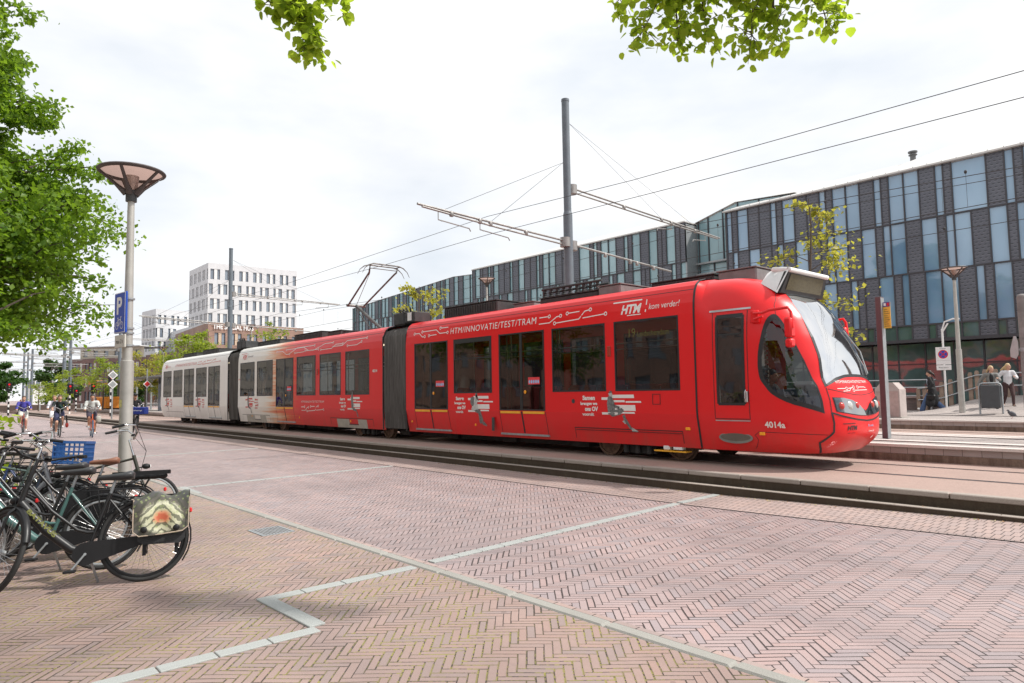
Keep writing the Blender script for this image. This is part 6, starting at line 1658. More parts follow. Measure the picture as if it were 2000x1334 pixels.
spots = [((-9.75, 1.55), 249, 'dark bicycle with a silver swept bar, just left of the blue crate', (.02, .03, .05), 12, 'high', M_chrome), ((-10.5, 1.5), 253, 'grey-green bicycle in the middle of the row, behind the sea-green one', (.06, .09, .08), -18, 'swept', M_chrome),
         ((-11.2, 1.35), 247, 'dark blue bicycle in the back half of the row', (.02, .04, .12), 8, 'high', M_chrome), ((-12.0, 1.3), 250, 'black bicycle in the back half of the row, next to the dark blue one', (.02, .02, .02), -10, 'swept', M_black),
         ((-12.9, 1.2), 252, 'pale grey bicycle near the far end of the row', (.4, .4, .4), 15, 'high', M_chrome), ((-13.9, 1.0), 248, 'red-framed bicycle near the far end of the row', (.35, .04, .03), 0, 'swept', M_chrome), ((-14.9, .9), 250, 'farthest black bicycle in the row', (.02, .02, .02), 5, 'high', M_chrome),
         ((-6.5, .15), 246, 'black bicycle at the very left edge of the picture', (.015, .015, .017), 20, 'high', M_black), ((-8.9, .75), 244, 'black bicycle pushed deeper into the rack at the left edge', (.02, .02, .022), -15, 'high', M_chrome), ((-10.2, .55), 250, 'dark bicycle pushed deeper into the rack behind the others', (.03, .03, .03), 14, 'swept', M_chrome)]
for i, (p, h, lab, c, stt, bars, bm) in enumerate(spots):
    b = P_(lab, fcol('frame_paint_%s' % 'abcdefghij'[i], c), steer=R(stt), bars=bars, bar_m=bm, step=i % 3 != 1, thick=.018 + .004 * (i % 2), sad_m=M_brownleather if i in (4,) else None)
    place_bike(b, p, h, 6 + (i * 37 % 5) - 2)
# blue crate
cr = thing('plastic_crate', 'blue slatted plastic crate strapped above a front wheel in the bicycle row', 'crate', (-9.17, 1.42, .085)); cr.rotation_euler = (R(-4), R(3), R(66))
M_blu = P('blue_crate_plastic', (.018, .085, .26), .4, var=.15)
m = MB(); z0 = .93; W_, D_, H_ = .30, .40, .25
for s in (-1, 1):
    for k in range(5): z = z0 + .01 + k * .055; m.bb(-W_ / 2, W_ / 2, s * D_ / 2 - .006, s * D_ / 2 + .006, z, z + .016); m.bb(s * W_ / 2 - .006, s * W_ / 2 + .006, -D_ / 2, D_ / 2, z, z + .016)
    for k in range(9): y = -D_ / 2 + D_ * k / 8; m.bb(s * W_ / 2 - .007, s * W_ / 2 + .007, y - .006, y + .006, z0, z0 + H_)
    for k in range(7): x = -W_ / 2 + W_ * k / 6; m.bb(x - .006, x + .006, s * D_ / 2 - .007, s * D_ / 2 + .007, z0, z0 + H_)
    m.bb(-W_ / 2 - .01, W_ / 2 + .01, s * D_ / 2 - .012, s * D_ / 2 + .012, z0 + H_ - .03, z0 + H_); m.bb(s * W_ / 2 - .012, s * W_ / 2 + .012, -D_ / 2, D_ / 2, z0 + H_ - .03, z0 + H_)
m.build('crate_sides', M_blu, cr)
m = MB(); m.bb(-W_ / 2, W_ / 2, -D_ / 2, D_ / 2, z0 - .008, z0); m.build('crate_floor', M_blu, cr)
# ------------------------------------------------------------------ people
M_skin = P('skin', (.52, .30, .21), .55, var=.08); M_skin2 = P('skin_tanned', (.42, .22, .14), .55, var=.08)
M_hbrown = P('brown_hair', (.07, .04, .025), .6, var=.3, vs=40); M_hdark = P('dark_hair', (.02, .014, .012), .55, var=.3, vs=40); M_hblond = P('blond_hair', (.50, .36, .19), .55, var=.25, vs=40); M_hsand = P('sandy_hair', (.26, .15, .07), .6, var=.3, vs=40)
M_eye = P('eye_dark', (.02, .015, .015), .3)
def cloth(n, c): return P(n, c, .85, var=.12, vs=9, bump=.6, bs=14)
def capsule(bm, a, b, ra, rb, n=12):
    a, b = Vector(a), Vector(b); d = b - a; l = max(d.length, 1e-4)
    m = MB(); k = 5
    prof = [(ra * math.sin(PI / 2 * i / k), -ra * math.cos(PI / 2 * i / k)) for i in range(k + 1)] + [(rb * math.cos(PI / 2 * i / k), l + rb * math.sin(PI / 2 * i / k)) for i in range(k + 1)]
    prof[0] = (1e-4, -ra); prof[-1] = (1e-4, l + rb)
    m.lathe(prof, a, n, 0, d.to_track_quat('Z', 'Y').to_matrix().to_4x4()); bm.add(m.v, m.f)
def fuse(mb, name, mat, parent, vox):
    o = mb.build(name + '_tmp', mat)
    md = o.modifiers.new('r', 'REMESH'); md.mode = 'VOXEL'; md.voxel_size = vox
    s = o.modifiers.new('s', 'SMOOTH'); s.factor = .6; s.iterations = 3
    dg = bpy.context.evaluated_depsgraph_get(); me = bpy.data.meshes.new_from_object(o.evaluated_get(dg)); me.name = name
    old = o.data; bpy.data.objects.remove(o); bpy.data.meshes.remove(old)
    me.materials.clear(); me.materials.append(mat); me.polygons.foreach_set('use_smooth', [True] * len(me.polygons))
    r = bpy.data.objects.new(name, me); col.objects.link(r); r.parent = parent; return r
def hand(mb, w, d, side, curl=.5, s=1.0):
    """palm and five fingers from the wrist w, pointing along d, curled"""
    w, d = Vector(w), Vector(d).normalized(); up = Vector((0, 0, 1)) if abs(d.z) < .8 else Vector((1, 0, 0))
    lat = d.cross(up).normalized(); nrm = lat.cross(d).normalized()
    pc = w + d * .05 * s
    for k in (-1, 0, 1): capsule(mb, w + lat * k * .012 * s, w + d * .085 * s + lat * k * .026 * s, .017 * s, .015 * s, 8)
    for k, ln in enumerate((.062, .072, .068, .052)):
        b = w + d * .09 * s + lat * (k - 1.5) * .020 * s; c = b + (d * math.cos(curl * .7) - nrm * math.sin(curl * .7)) * ln * .55 * s; e = c + (d * math.cos(curl * 1.8) - nrm * math.sin(curl * 1.8)) * ln * .5 * s
        capsule(mb, b, c, .009 * s, .0082 * s, 6); capsule(mb, c, e, .0082 * s, .007 * s, 6)
    t0 = w + d * .03 * s + lat * side * .03 * s; t1 = t0 + (d * .6 + lat * side * .7 - nrm * .4).normalized() * .04 * s; capsule(mb, t0, t1, .011 * s, .0095 * s, 6); capsule(mb, t1, t1 + (d - nrm * .5).normalized() * .03 * s, .0095 * s, .008 * s, 6)
def person(label, loc, rz, J, skin, hair, top, bot, shoe, sleeves='long', legs='long', hairstyle='short', coat=None, vox=.011, female=False, name='person', topname='shirt', botname='trousers', group=None, face=0, extra_shirt=None):
    """J: joint positions, x forward, y left, z up"""
    t = thing(name, label, 'person', loc, rz, group)
    V = {k: Vector(v) for k, v in J.items() if k != 'curl'}
    pel, che, nek, hd = V['pelvis'], V['chest'], V['neck'], V['head']
    sp = (che - pel).normalized(); fw = V.get('fwd', Vector((1, 0, 0))); lt = sp.cross(fw).normalized() * (1)
    if lt.y < 0: lt = -lt
    sw = .165 if female else .19; hw = .095
    Fd = Matrix.Rotation(face, 3, 'Z') @ Vector((1, 0, 0))
    b = MB()
    hp = {s: pel + lt * s * hw for s in (1, -1)}; sh = {s: nek + lt * s * sw - sp * .06 for s in (1, -1)}
    capsule(b, pel, che, .125, .13); capsule(b, che, nek - sp * .05, .13, .09); capsule(b, sh[1], sh[-1], .055, .055); capsule(b, nek - sp * .05, hd - Vector((0, 0, .05)), .052, .050)
    # head: skull, face, jaw, nose, ears
    h = hd; b.ell(h + Vector((0, 0, .015)) - Fd * .01, (.088, .078, .105), 8); 
    Rz = Matrix.Rotation(face, 4, 'Z')
    b.ell(h + Fd * .03 - Vector((0, 0, .045)), (.058, .055, .065), 8); capsule(b, h + Fd * .080 - Vector((0, 0, -.005)), h + Fd * .102 - Vector((0, 0, .028)), .008, .013, 8)
    capsule(b, h + Fd * .072 + Vector((0, 0, .018)), h + Fd * .072 + Vector((0, 0, .018)) + Rz.to_3x3() @ Vector((0, .03, 0)), .012, .010, 6)
    capsule(b, h + Fd * .072 + Vector((0, 0, .018)), h + Fd * .072 + Vector((0, 0, .018)) - Rz.to_3x3() @ Vector((0, .03, 0)), .012, .010, 6)
    capsule(b, h + Fd * .075 - Vector((0, 0, .055)) + Rz.to_3x3() @ Vector((0, .02, 0)), h + Fd * .075 - Vector((0, 0, .055)) - Rz.to_3x3() @ Vector((0, .02, 0)), .010, .010, 6)
    for s in (-1, 1): b.ell(h + (Rz.to_3x3() @ Vector((-.005, s * .078, -.005))), (.016, .010, .03), 6)
    for s, n_ in ((1, 'l'), (-1, 'r')):
        e, w = V['elb_' + n_], V['wri_' + n_]; capsule(b, sh[s], e, .048, .040); capsule(b, e, w, .040, .027)
        hand(b, w, V.get('hd_' + n_, (w - e)), -s, J.get('curl', .6))
        k, a = V['kne_' + n_], V['ank_' + n_]; capsule(b, hp[s], k, .082, .055); capsule(b, k, k.lerp(a, .35), .055, .056); capsule(b, k.lerp(a, .35), a, .056, .036); capsule(b, a, a + V.get('ft_' + n_, Vector((.14, 0, -.05))), .035, .03)
    fuse(b, 'body', skin, t, vox)
    for s in (-1, 1):
        g = MB(); g.ell(h + (Rz.to_3x3() @ Vector((.082, s * .030, .008))), (.008, .012, .008), 6); g.build('eye', M_eye, t, smooth=60)
    g = MB(); c = h + (Rz.to_3x3() @ Vector((.088, 0, -.055))); g.ell(c, (.004, .022, .006), 6); g.build('mouth', P('lips', (.35, .12, .10), .5), t)
    # clothes
    g = MB(); off = .018
    capsule(g, pel + sp * .02, che, .138, .145); capsule(g, che, nek - sp * .06, .145, .10); capsule(g, sh[1] + lt * .0, sh[-1], .072, .072)
    for s, n_ in ((1, 'l'), (-1, 'r')):
        e, w = V['elb_' + n_], V['wri_' + n_]
        if sleeves == 'long': capsule(g, sh[s], e, .072, .060); capsule(g, e, e.lerp(w, .93), .060, .046)
        elif sleeves == 'short': capsule(g, sh[s], sh[s].lerp(e, .62), .068, .064)
    if coat:
        for s in (1, -1): capsule(g, pel + lt * s * .06, pel + lt * s * .10 + Vector((.06 if s > 0 else -.06, 0, -coat)), .145, .17)
    fuse(g, topname, top, t, vox * 1.2)
    if extra_shirt:
        g = MB(); g.ell(che + fw * .115 + sp * .02, (.035, .07, .17), 8); g.build('undershirt', extra_shirt, t, smooth=60)
    g = MB(); capsule(g, pel + lt * .05, pel - lt * .05, .135, .135)
    for s, n_ in ((1, 'l'), (-1, 'r')):
        k, a = V['kne_' + n_], V['ank_' + n_]
        if legs == 'long': capsule(g, hp[s], k, .100, .074); capsule(g, k, k.lerp(a, .96), .074, .062)
        elif legs == 'flare': capsule(g, hp[s], k, .100, .080); capsule(g, k, a - Vector((0, 0, .02)), .080, .105)
        elif legs == 'slim': capsule(g, hp[s], k, .096, .064); capsule(g, k, k.lerp(a, .95), .064, .045)
        else: capsule(g, hp[s], hp[s].lerp(k, .78), .104, .092)
    fuse(g, botname, bot, t, vox * 1.2)
    for s, n_ in ((1, 'l'), (-1, 'r')):
        a = V['ank_' + n_]; f = V.get('ft_' + n_, Vector((.14, 0, -.05))); g = MB()
        g.M = None; capsule(g, a - f * .25 + Vector((0, 0, -.035)), a + f * 1.05, .045, .040, 10); capsule(g, a, a + Vector((0, 0, -.03)), .045, .045, 8); fuse(g, 'shoe', shoe, t, vox)
    g = MB(); up = Vector((0, 0, 1))
    g.ell(h + up * .035 - Fd * .022, (.096, .088, .098), 8)
    if hairstyle in ('long', 'pony'):
        wnd = Rz.to_3x3() @ Vector((-1, 0, 0))
        if hairstyle == 'long':
            for s in (-1, 0, 1): capsule(g, h - Fd * .05 + lt * s * .05, h - Fd * (.12 + .05 * abs(s)) + lt * s * .09 - up * (.16 + .03 * s), .05, .035)
            capsule(g, h - Fd * .08 - up * .02, h - Fd * .26 - up * .10, .045, .012)
        else: capsule(g, h - Fd * .09 + up * .03, h - Fd * .16 - up * .04, .035, .04); capsule(g, h - Fd * .16 - up * .04, h - Fd * .24 - up * .18, .04, .012)
    ho = fuse(g, 'hair', hair, t, vox)
    # carve the face free of hair: move hair vertices that lie before the face back behind it
    for v in ho.data.vertices:
        l = Rz.to_3x3().inverted() @ (v.co - h)
        if l.x > .03 and l.z < .045: v.co = v.co - Fd * (l.x - .03 + .02)
    return t
def ride(lean=.2, arm=1.0, up_=0, leg=0):
    """rider seated on the bicycle built above (x forward, ground at 0)"""
    lk, rk = ((.14, .10, .62), (.06, -.10, .78)) if leg == 0 else ((.06, .10, .80), (.14, -.10, .60))
    la, ra = ((.0, .11, .20), (-.02, -.11, .46)) if leg == 0 else ((-.02, .11, .46), (.0, -.11, .2))
    return dict(pelvis=(-.28, 0, 1.0), chest=(-.20 + lean * .4, 0, 1.27), neck=(-.16 + lean * .8, 0, 1.47), head=(-.12 + lean * .9, 0, 1.62), elb_l=(.02 + lean * .3, .27, 1.17), elb_r=(.02 + lean * .3, -.27, 1.17),
                wri_l=(.22, .26, 1.13), wri_r=(.22, -.26, 1.13), hd_l=(.6, 0, .0), hd_r=(.6, 0, .0), kne_l=lk, kne_r=rk, ank_l=la, ank_r=ra, ft_l=(.14, 0, -.06), ft_r=(.14, 0, -.06), curl=1.2)
# cyclists riding towards the camera on the road
cyc = [ # x, y, heading, bike colour, label bits
 (-42.6, 4.7, 4, (.40, .06, .05), 'young man in a purple-blue sweater and pale shorts riding at the far left', 'small red-grey bicycle ridden by the man in the purple-blue sweater', cloth('indigo_sweater', (.055, .05, .30)), cloth('pale_shorts', (.55, .55, .5)), M_hbrown, 'long', 0),
 (-43.6, 6.15, 2, (.03, .03, .03), 'man in a white hoodie riding behind the man in the black shirt', 'dark bicycle ridden by the man in the white hoodie', cloth('white_hoodie', (.58, .58, .64)), cloth('white_shorts', (.65, .65, .65)), M_hsand, 'long', 1),
 (-37.5, 5.5, 3, (.03, .03, .035), 'man in a black polo shirt and navy shorts riding in front', 'black bicycle ridden by the man in the black polo shirt', cloth('black_polo', (.012, .018, .018)), cloth('navy_shorts', (.035, .04, .09)), M_hbrown, 'short', 1),
 (-35.6, 6.45, 1, (.65, .13, .04), 'man in a light grey sweatshirt with a dark cross-body strap riding nearest the lamp column', 'orange bicycle ridden by the man in the light grey sweatshirt', cloth('pale_grey_sweatshirt', (.50, .52, .50)), cloth('dark_shorts', (.05, .04, .06)), M_hdark, 'long', 0)]
for i, (x, y, h, bc, lab, blab, tp, bt, hr, slv, lg) in enumerate(cyc):
    b = make_bike(blab, fcol('rider_frame_%s' % 'abcd'[i], bc), step=False, lod=1, kick=False, name='bicycle', guard=i != 3, carrier=i != 3, chaincase=i == 2, lamp=i in (1, 2), bars='high', tyre=P('blue_tyre', (.05, .10, .18), .6) if i == 3 else None)
    b['group'] = 'bicycles being ridden towards the camera'; b.scale = (1.09,) * 3; b.location = (x, y, .004); b.rotation_euler = (0, 0, R(-8 + h))
    p = person(lab, (x, y, .004), R(-8 + h), ride(.16 if i == 3 else .1, leg=lg), M_skin if i != 3 else M_skin2, hr, tp, bt, cloth('white_trainers', (.6, .6, .6)), sleeves=slv, legs='shorts', vox=.016, group='young men cycling towards the camera', botname='shorts', topname='sweater' if slv == 'long' else 'shirt', face=R(-6 + i * 4))
    p.scale = (1.09,) * 3
    if i == 3:
        g = MB(); g.tube([(-.19, .15, 1.46), (-.04, .02, 1.33), (-.02, -.12, 1.18)], .012, 6, flat=2); g.build('shoulder_strap', M_black, p)
        bg = thing('shopping_bag', 'pale canvas bag hanging from the handlebar of the orange bicycle', 'bag', (x + .22, y + .22, .66)); g = MB(); g.box((0, 0, .12), (.10, .20, .30), ch=.04); g.tube([(0, -.06, .28), (0, 0, .48), (0, .06, .28)], .008, 5); g.build('bag_body', cloth('canvas_bag', (.38, .37, .33)), bg, smooth=60)
    if i == 2:
        bg = thing('racket_cover', 'red and black racket cover hanging beside the front rider', 'racket', (x + .18, y + .27, .42)); g = MB(); g.ell((0, 0, .10), (.025, .07, .12), 8, 0); g.tube([(0, 0, .2), (0, -.03, .55)], .03, 8, 1); g.build('cover', [P('red_cover', (.25, .02, .015), .5), M_black], bg, smooth=60)
        g = MB(); g.tube([(-.18, -.16, 1.46), (-.03, .0, 1.30), (-.0, .14, 1.10)], .03, 6, flat=1.6); g.build('green_sash', cloth('dark_green_sash', (.01, .05, .04)), p)
# delivery rider half hidden by the lamp column
dr_ = (-37.4, 8.6)
b = make_bike('delivery bicycle with a big blue front box, half hidden by the lamp column', fcol('delivery_frame', (.02, .02, .02)), step=False, kick=False, bars='high', name='bicycle'); b.location = (*dr_, .004); b.rotation_euler = (0, 0, R(-6))
p = person('delivery rider in a black jacket with white arm stripes behind the blue box', (*dr_, .004), R(-6), ride(.08, leg=1), M_skin2, M_hdark, cloth('black_track_jacket', (.015, .015, .017)), cloth('black_trousers', (.02, .02, .022)), M_black, vox=.016, topname='jacket'); p.scale = (1.09,) * 3; b.scale = (1.09,) * 3
g = MB()
for s in (-1, 1): g.tube([(-.18, s * .22, 1.48), (.0, s * .32, 1.22), (.16, s * .30, 1.18)], .010, 5)
g.build('jacket_stripes', M_white, p); g = MB(); g.ell((-.05, 0, 1.71), (.11, .10, .06), 7); g.box((.06, 0, 1.69), (.1, .13, .015), ch=.005); g.build('cap', M_black, p, smooth=60)
bx = thing('delivery_box', 'large royal blue delivery box with white lettering on the front of a bicycle', 'box', (dr_[0] + .62, dr_[1] + .0, .92)); bx.rotation_euler = (0, 0, R(-38))
g = MB(); g.box((0, 0, .17), (.42, .78, .34), ch=.025); g.build('box_body', P('royal_blue_box', (.012, .03, .20), .4), bx)
g = MB(); add_text(g, 'thuisbezorgd', (.213, -.24, .16), (0, 1, 0), (0, 0, 1), .09, width=.5); g.ell((.212, -.31, .19), (.003, .03, .03), 6); g.build('box_lettering', M_white, bx)
# people on the far platform
walk = lambda s=1, low=0: None
c1 = cloth('black_leather_coat', (.018, .018, .02)); dn = cloth('blue_denim', (.06, .10, .20))
J = dict(pelvis=(0, 0, .90), chest=(.02, 0, 1.20), neck=(.04, 0, 1.42), head=(.08, 0, 1.57), elb_l=(-.10, .25, 1.14), elb_r=(.02, -.26, 1.13), wri_l=(.06, .26, .93), wri_r=(.20, -.22, .98), hd_l=(.2, 0, -.4), hd_r=(.3, .1, .1), kne_l=(.22, .09, .50), kne_r=(-.05, -.09, .50), ank_l=(.36, .09, .12), ank_r=(-.36, -.09, .16), ft_l=(.14, 0, .02), ft_r=(.12, 0, -.08), curl=.7)
p = person('woman in a long black coat and flared jeans striding left past the steel railing', (-9.45, 31.2, .62), R(180), J, M_skin, M_hdark, c1, dn, M_white, legs='flare', hairstyle='pony', coat=.52, female=True, vox=.012, topname='coat', botname='jeans', extra_shirt=cloth('pale_blue_shirt', (.45, .5, .6)))
bg = thing('handbag', 'black handbag carried by the woman in the long black coat', 'bag', (-9.42, 30.93, 1.22)); g = MB(); g.box((0, 0, 0), (.34, .1, .22), ch=.05); g.build('bag_body', M_black, bg); g = MB(); g.tube([(-.1, 0, .1), (-.05, 0, .22), (.05, 0, .22), (.1, 0, .1)], .01, 6); g.build('strap', M_black, bg)
J = dict(pelvis=(0, 0, .88), chest=(.03, 0, 1.17), neck=(.06, 0, 1.39), head=(.10, .02, 1.54), elb_l=(.08, .27, 1.12), elb_r=(-.06, -.29, 1.14), wri_l=(.28, .15, 1.18), wri_r=(-.10, -.38, .92), hd_l=(.3, -.1, .1), hd_r=(0, -.1, -.4), kne_l=(.20, .09, .48), kne_r=(.02, -.09, .48), ank_l=(.24, .08, .09), ank_r=(-.30, -.09, .15), ft_l=(.14, 0, -.02), ft_r=(.12, 0, -.08), curl=.7)
p = person('woman with ponytail in a grey jacket over a black top, beside the grey waste bin', (-7.22, 30.3, .74), R(-62), J, M_skin, M_hblond, cloth('grey_bomber_jacket', (.20, .20, .19)), cloth('pale_jeans', (.45, .48, .52)), M_black, hairstyle='pony', female=True, vox=.012, topname='jacket', botname='jeans', extra_shirt=M_black, face=R(28))
J2 = dict(J); J2['wri_r'] = (.05, -.34, .90); J2['elb_r'] = (-.02, -.31, 1.12); J2['wri_l'] = (.22, .16, 1.16)
p = person('blond woman in an oversized white sweatshirt and brown leggings', (-6.82, 30.9, .82), R(-62), J2, M_skin, M_hblond, cloth('white_sweatshirt', (.62, .62, .64)), cloth('brown_leggings', (.06, .03, .03)), M_black, legs='slim', hairstyle='long', female=True, vox=.012, topname='sweatshirt', botname='leggings', face=R(40))
bg = thing('shoulder_bag', 'brown shoulder bag under the arm of the woman in the grey jacket', 'bag', (-7.34, 30.1, 1.66)); g = MB(); g.box((0, 0, 0), (.12, .16, .36), ch=.05, rz=R(30)); g.build('bag_body', M_brownleather, bg)
# pedestrian at the far left
J = dict(pelvis=(0, 0, .92), chest=(.02, 0, 1.2), neck=(.03, 0, 1.42), head=(.05, 0, 1.57), elb_l=(-.1, .25, 1.15), elb_r=(.1, -.25, 1.15), wri_l=(-.02, .26, .93), wri_r=(.2, -.24, 1.0), kne_l=(.2, .09, .5), kne_r=(-.08, -.09, .5), ank_l=(.3, .09, .1), ank_r=(-.35, -.09, .16), curl=.6)
person('pedestrian in a black coat crossing the road beside the parked car', (-88, 9.4, .0), R(100), J, M_skin, M_hsand, cloth('black_wool_coat', (.02, .02, .02)), M_black, M_black, coat=.4, vox=.02, topname='coat')
# tram driver
J = dict(pelvis=(-6.42 + 24, -.15, 1.05), chest=(-6.38 + 24, -.15, 1.33), neck=(-6.34 + 24, -.15, 1.55), head=(-6.25 + 24, -.16, 1.70), elb_l=(-6.2 + 24, .1, 1.28), elb_r=(-6.2 + 24, -.40, 1.28), wri_l=(-5.98 + 24, .02, 1.35), wri_r=(-5.98 + 24, -.32, 1.35), kne_l=(-6.0 + 24, -.05, 1.05), kne_r=(-6.0 + 24, -.25, 1.05), ank_l=(-5.95 + 24, -.05, .65), ank_r=(-5.95 + 24, -.25, .65), curl=1)
J = {k: ((v[0] - 17.6, v[1] + .15, v[2] - .3) if isinstance(v, tuple) else v) for k, v in J.items()}
person('tram driver in a dark uniform jacket seated behind the cab side window', (-6.4, tc_y - .55, .55), 0, J, M_skin2, M_hdark, cloth('dark_uniform', (.04, .04, .05)), M_black, M_black, vox=.013, topname='jacket')
# pigeon
pg_ = thing('pigeon', 'grey pigeon standing on the far platform edge right of the grey waste bin', 'pigeon', (-5.78, 26.5, .62)); pg_.rotation_euler = (0, 0, R(195))
g = MB(); g.ell((0, 0, .14), (.11, .07, .08), 9, 0, Matrix.Rotation(R(-32), 4, 'Y')); g.ell((.085, 0, .20), (.04, .035, .06), 7); g.ell((.105, 0, .255), (.034, .028, .030), 7); g.tube([(-.06, 0, .11), (-.15, 0, .05)], [.04, .02], 8, flat=.4)
fuse(g, 'body', P('pigeon_grey', (.07, .07, .08), .6, var=.4, vs=20), pg_, .008)
g = MB(); g.tube([(.135, 0, .255), (.16, 0, .248)], [.008, .002], 6); g.build('beak', M_black, pg_)
for s in (-1, 1): g = MB(); g.tube([(.01, s * .025, .08), (.01, s * .025, .01), (.04, s * .03, .004)], .005, 5); g.build('leg', P('pigeon_leg', (.4, .1, .08), .6), pg_)
# ------------------------------------------------------------------ street furniture
M_lglass = glassy('lamp_cone_glass', (.95, .84, .80), .7, .95, ior=1.15, rough=.1)
def lidmat():
    T = NT('lamp_lid_plastic'); a = T.n('ShaderNodeBsdfTranslucent', {0: (.42, .33, .30, 1)}).outputs[0]; b = T.bsdf(Base_Color=(.22, .17, .155, 1), Roughness=.6)
    return T.done(T.n('ShaderNodeMixShader', {0: .7, 1: b, 2: a}).outputs[0])
M_lid = lidmat()
def street_lamp(label, x, y, z, h, r=.085, tilt=0, simple=False, grp='cone-headed street lamps'):
    t = thing('street_lamp', label, 'street lamp', (x, y, z), group=grp); t.rotation_euler = (R(tilt), 0, .3)
    m = MB(); H = h - .42
    m.tube([(0, 0, 0), (0, 0, H * .48)], r, 20); m.tube([(0, 0, H * .48), (0, 0, H * .482), (0, 0, H)], [r, r * .76, r * .52], 20, caps=False)
    m.build('pole', P('galvanised_lamp_pole', (.42, .41, .38), .5, metal=.35, var=.12, vs=5, dirt=.12), t, smooth=60)
    m = MB(); m.lathe([(r * .55, -.02), (.075, -.02), (.075, .10), (.10, .14), (.001, .14)], (0, 0, H), 18)
    m.build('collar', M_dark, t, smooth=40)
    m = MB(); m.lathe([(.41, .395), (.45, .41), (.458, .425), (.445, .442), (.41, .435), (.41, .395)], (0, 0, H), 32)
    hd_ = m.build('lamp_head', P('lamp_head_grey', (.075, .062, .06), .55), t, smooth=40)
    m = MB()
    for k in range(4 if simple else 5):
        a = 2 * PI * k / (4 if simple else 5) + .4; c, s = math.cos(a), math.sin(a)
        m.tube([(.07 * c, .07 * s, H + .1), (.20 * c, .20 * s, H + .22), (.42 * c, .42 * s, H + .41)], [.05, .026, .022], 6)
    m.build('rib', P('lamp_head_grey', (.075, .062, .06)), hd_, smooth=50)
    m = MB(); m.lathe([(.415, .43), (.3, .455), (.001, .47)], (0, 0, H), 30); m.build('lid', M_lid, hd_, smooth=60)
    m = MB(); m.lathe([(.09, .13), (.19, .21), (.41, .40)], (0, 0, H), 30); m.build('glass', M_lglass, hd_, smooth=60)
    m = MB(); m.lathe([(.001, .12), (.07, .12), (.10, .36), (.001, .38)], (0, 0, H), 16); m.build('reflector', P('lamp_reflector', (.55, .50, .47), .3, metal=.3), hd_, smooth=60)
    return t
sl = street_lamp('tall street lamp with a cone head at the left, carrying a blue parking sign', -11.12, 2.44, .085, 4.98, .088)
m = MB(); add_tex = None
m.lathe([(.0895, 0), (.0905, .0), (.0905, .11), (.0895, .11)], (0, 0, 1.52), 20, a0=-2.4, a1=-1.2); m.build('sticker', P('yellow_sticker', (.55, .52, .2), .6, var=.3, vs=30), sl)
# blue cycle parking sign fixed to the lamp column
sg = thing('parking_sign', 'blue bicycle parking sign with a white P on the tall lamp column', 'sign', (-11.12, 2.44, .30))
sg.rotation_euler = (0, 0, R(8))
M_blue = P('sign_blue', (.012, .07, .42), .35, var=.05); M_swh = P('sign_white', (.75, .75, .75), .4, var=.03)
m = MB(); cx, cz = .04, 2.62
m.M = Matrix.Translation((0, -.115, 0)); m.bb(cx - .20, cx + .20, -.015, .015, 2.37, 2.96, 0, ch=.008); m.bb(cx - .19, cx + .19, -.018, -.0155, 2.375, 2.955, 1); m.bb(cx - .18, cx + .18, -.020, -.0185, 2.385, 2.945, 0)
add_text(m, 'P', (cx - .10, -.0215, 2.65), (1, 0, 0), (0, 0, 1), .34, width=.19, mi=1, bold=.01)
for dx in (-.085, .085):
    for i in range(14): a, b = 2 * PI * i / 14, 2 * PI * (i + 1) / 14; m.poly([(cx + dx + r_ * math.cos(q), -.0215, 2.48 + r_ * math.sin(q)) for r_, q in ((.055, a), (.055, b), (.045, b), (.045, a))], 1)
def sline(m, p, q, w=.012, y=-.0215, mi=1): p, q = Vector((p[0], y, p[1])), Vector((q[0], y, q[1])); n = (q - p).normalized(); n = Vector((-n.z, 0, n.x)) * w / 2; m.poly([p + n, q + n, q - n, p - n], mi)
for p, q in (((-.085, 2.48), (-.045, 2.56)), ((-.045, 2.56), (.05, 2.565)), ((.05, 2.565), (.085, 2.48)), ((-.045, 2.56), (-.01, 2.48)), ((-.01, 2.48), (-.085, 2.48)), ((-.01, 2.48), (.05, 2.565)), ((.05, 2.565), (.04, 2.60)), ((.04, 2.60), (.08, 2.60)), ((-.045, 2.56), (-.05, 2.59)), ((-.07, 2.59), (-.03, 2.59))): sline(m, (cx + p[0], p[1]), (cx + q[0], q[1]))
m.build('sign_face', [M_blue, M_swh], sg)
m = MB(); m.M = Matrix.Translation((0, -.115, 0)); m.bb(cx - .18, cx + .18, -.012, .012, 2.16, 2.345, 0, ch=.006); add_text(m, 'max 2 h', (cx - .12, -.014, 2.22), (1, 0, 0), (0, 0, 1), .09, width=.24, mi=1)
m.build('sub_sign', [P('sign_offwhite', (.55, .53, .48), .5), M_black], sg)
m = MB()
for z in (2.88, 2.45, 2.38, 2.2): m.lathe([(.072, -.012), (.082, -.012), (.082, .012), (.072, .012)], (0, 0, z), 18); m.bb(-.02, .02, -.105, -.07, z - .012, z + .012)
m.build('bracket', M_galv, sg)
street_lamp('cone-headed street lamp standing on the far platform in front of the offices', -7.83, 29.0, .62, 5.40, .10)
street_lamp('cone-headed street lamp rising behind the tram roof left of the big pole', -27.7, 23.0, .62, 7.1, .09)
street_lamp('cone-headed street lamp seen over the tram beside the hotel podium', -70.1, 26.7, .62, 8.35, .10)
street_lamp('cone-headed street lamp at the left behind the white tram end', -67.7, 17.8, .62, 5.65, .08)
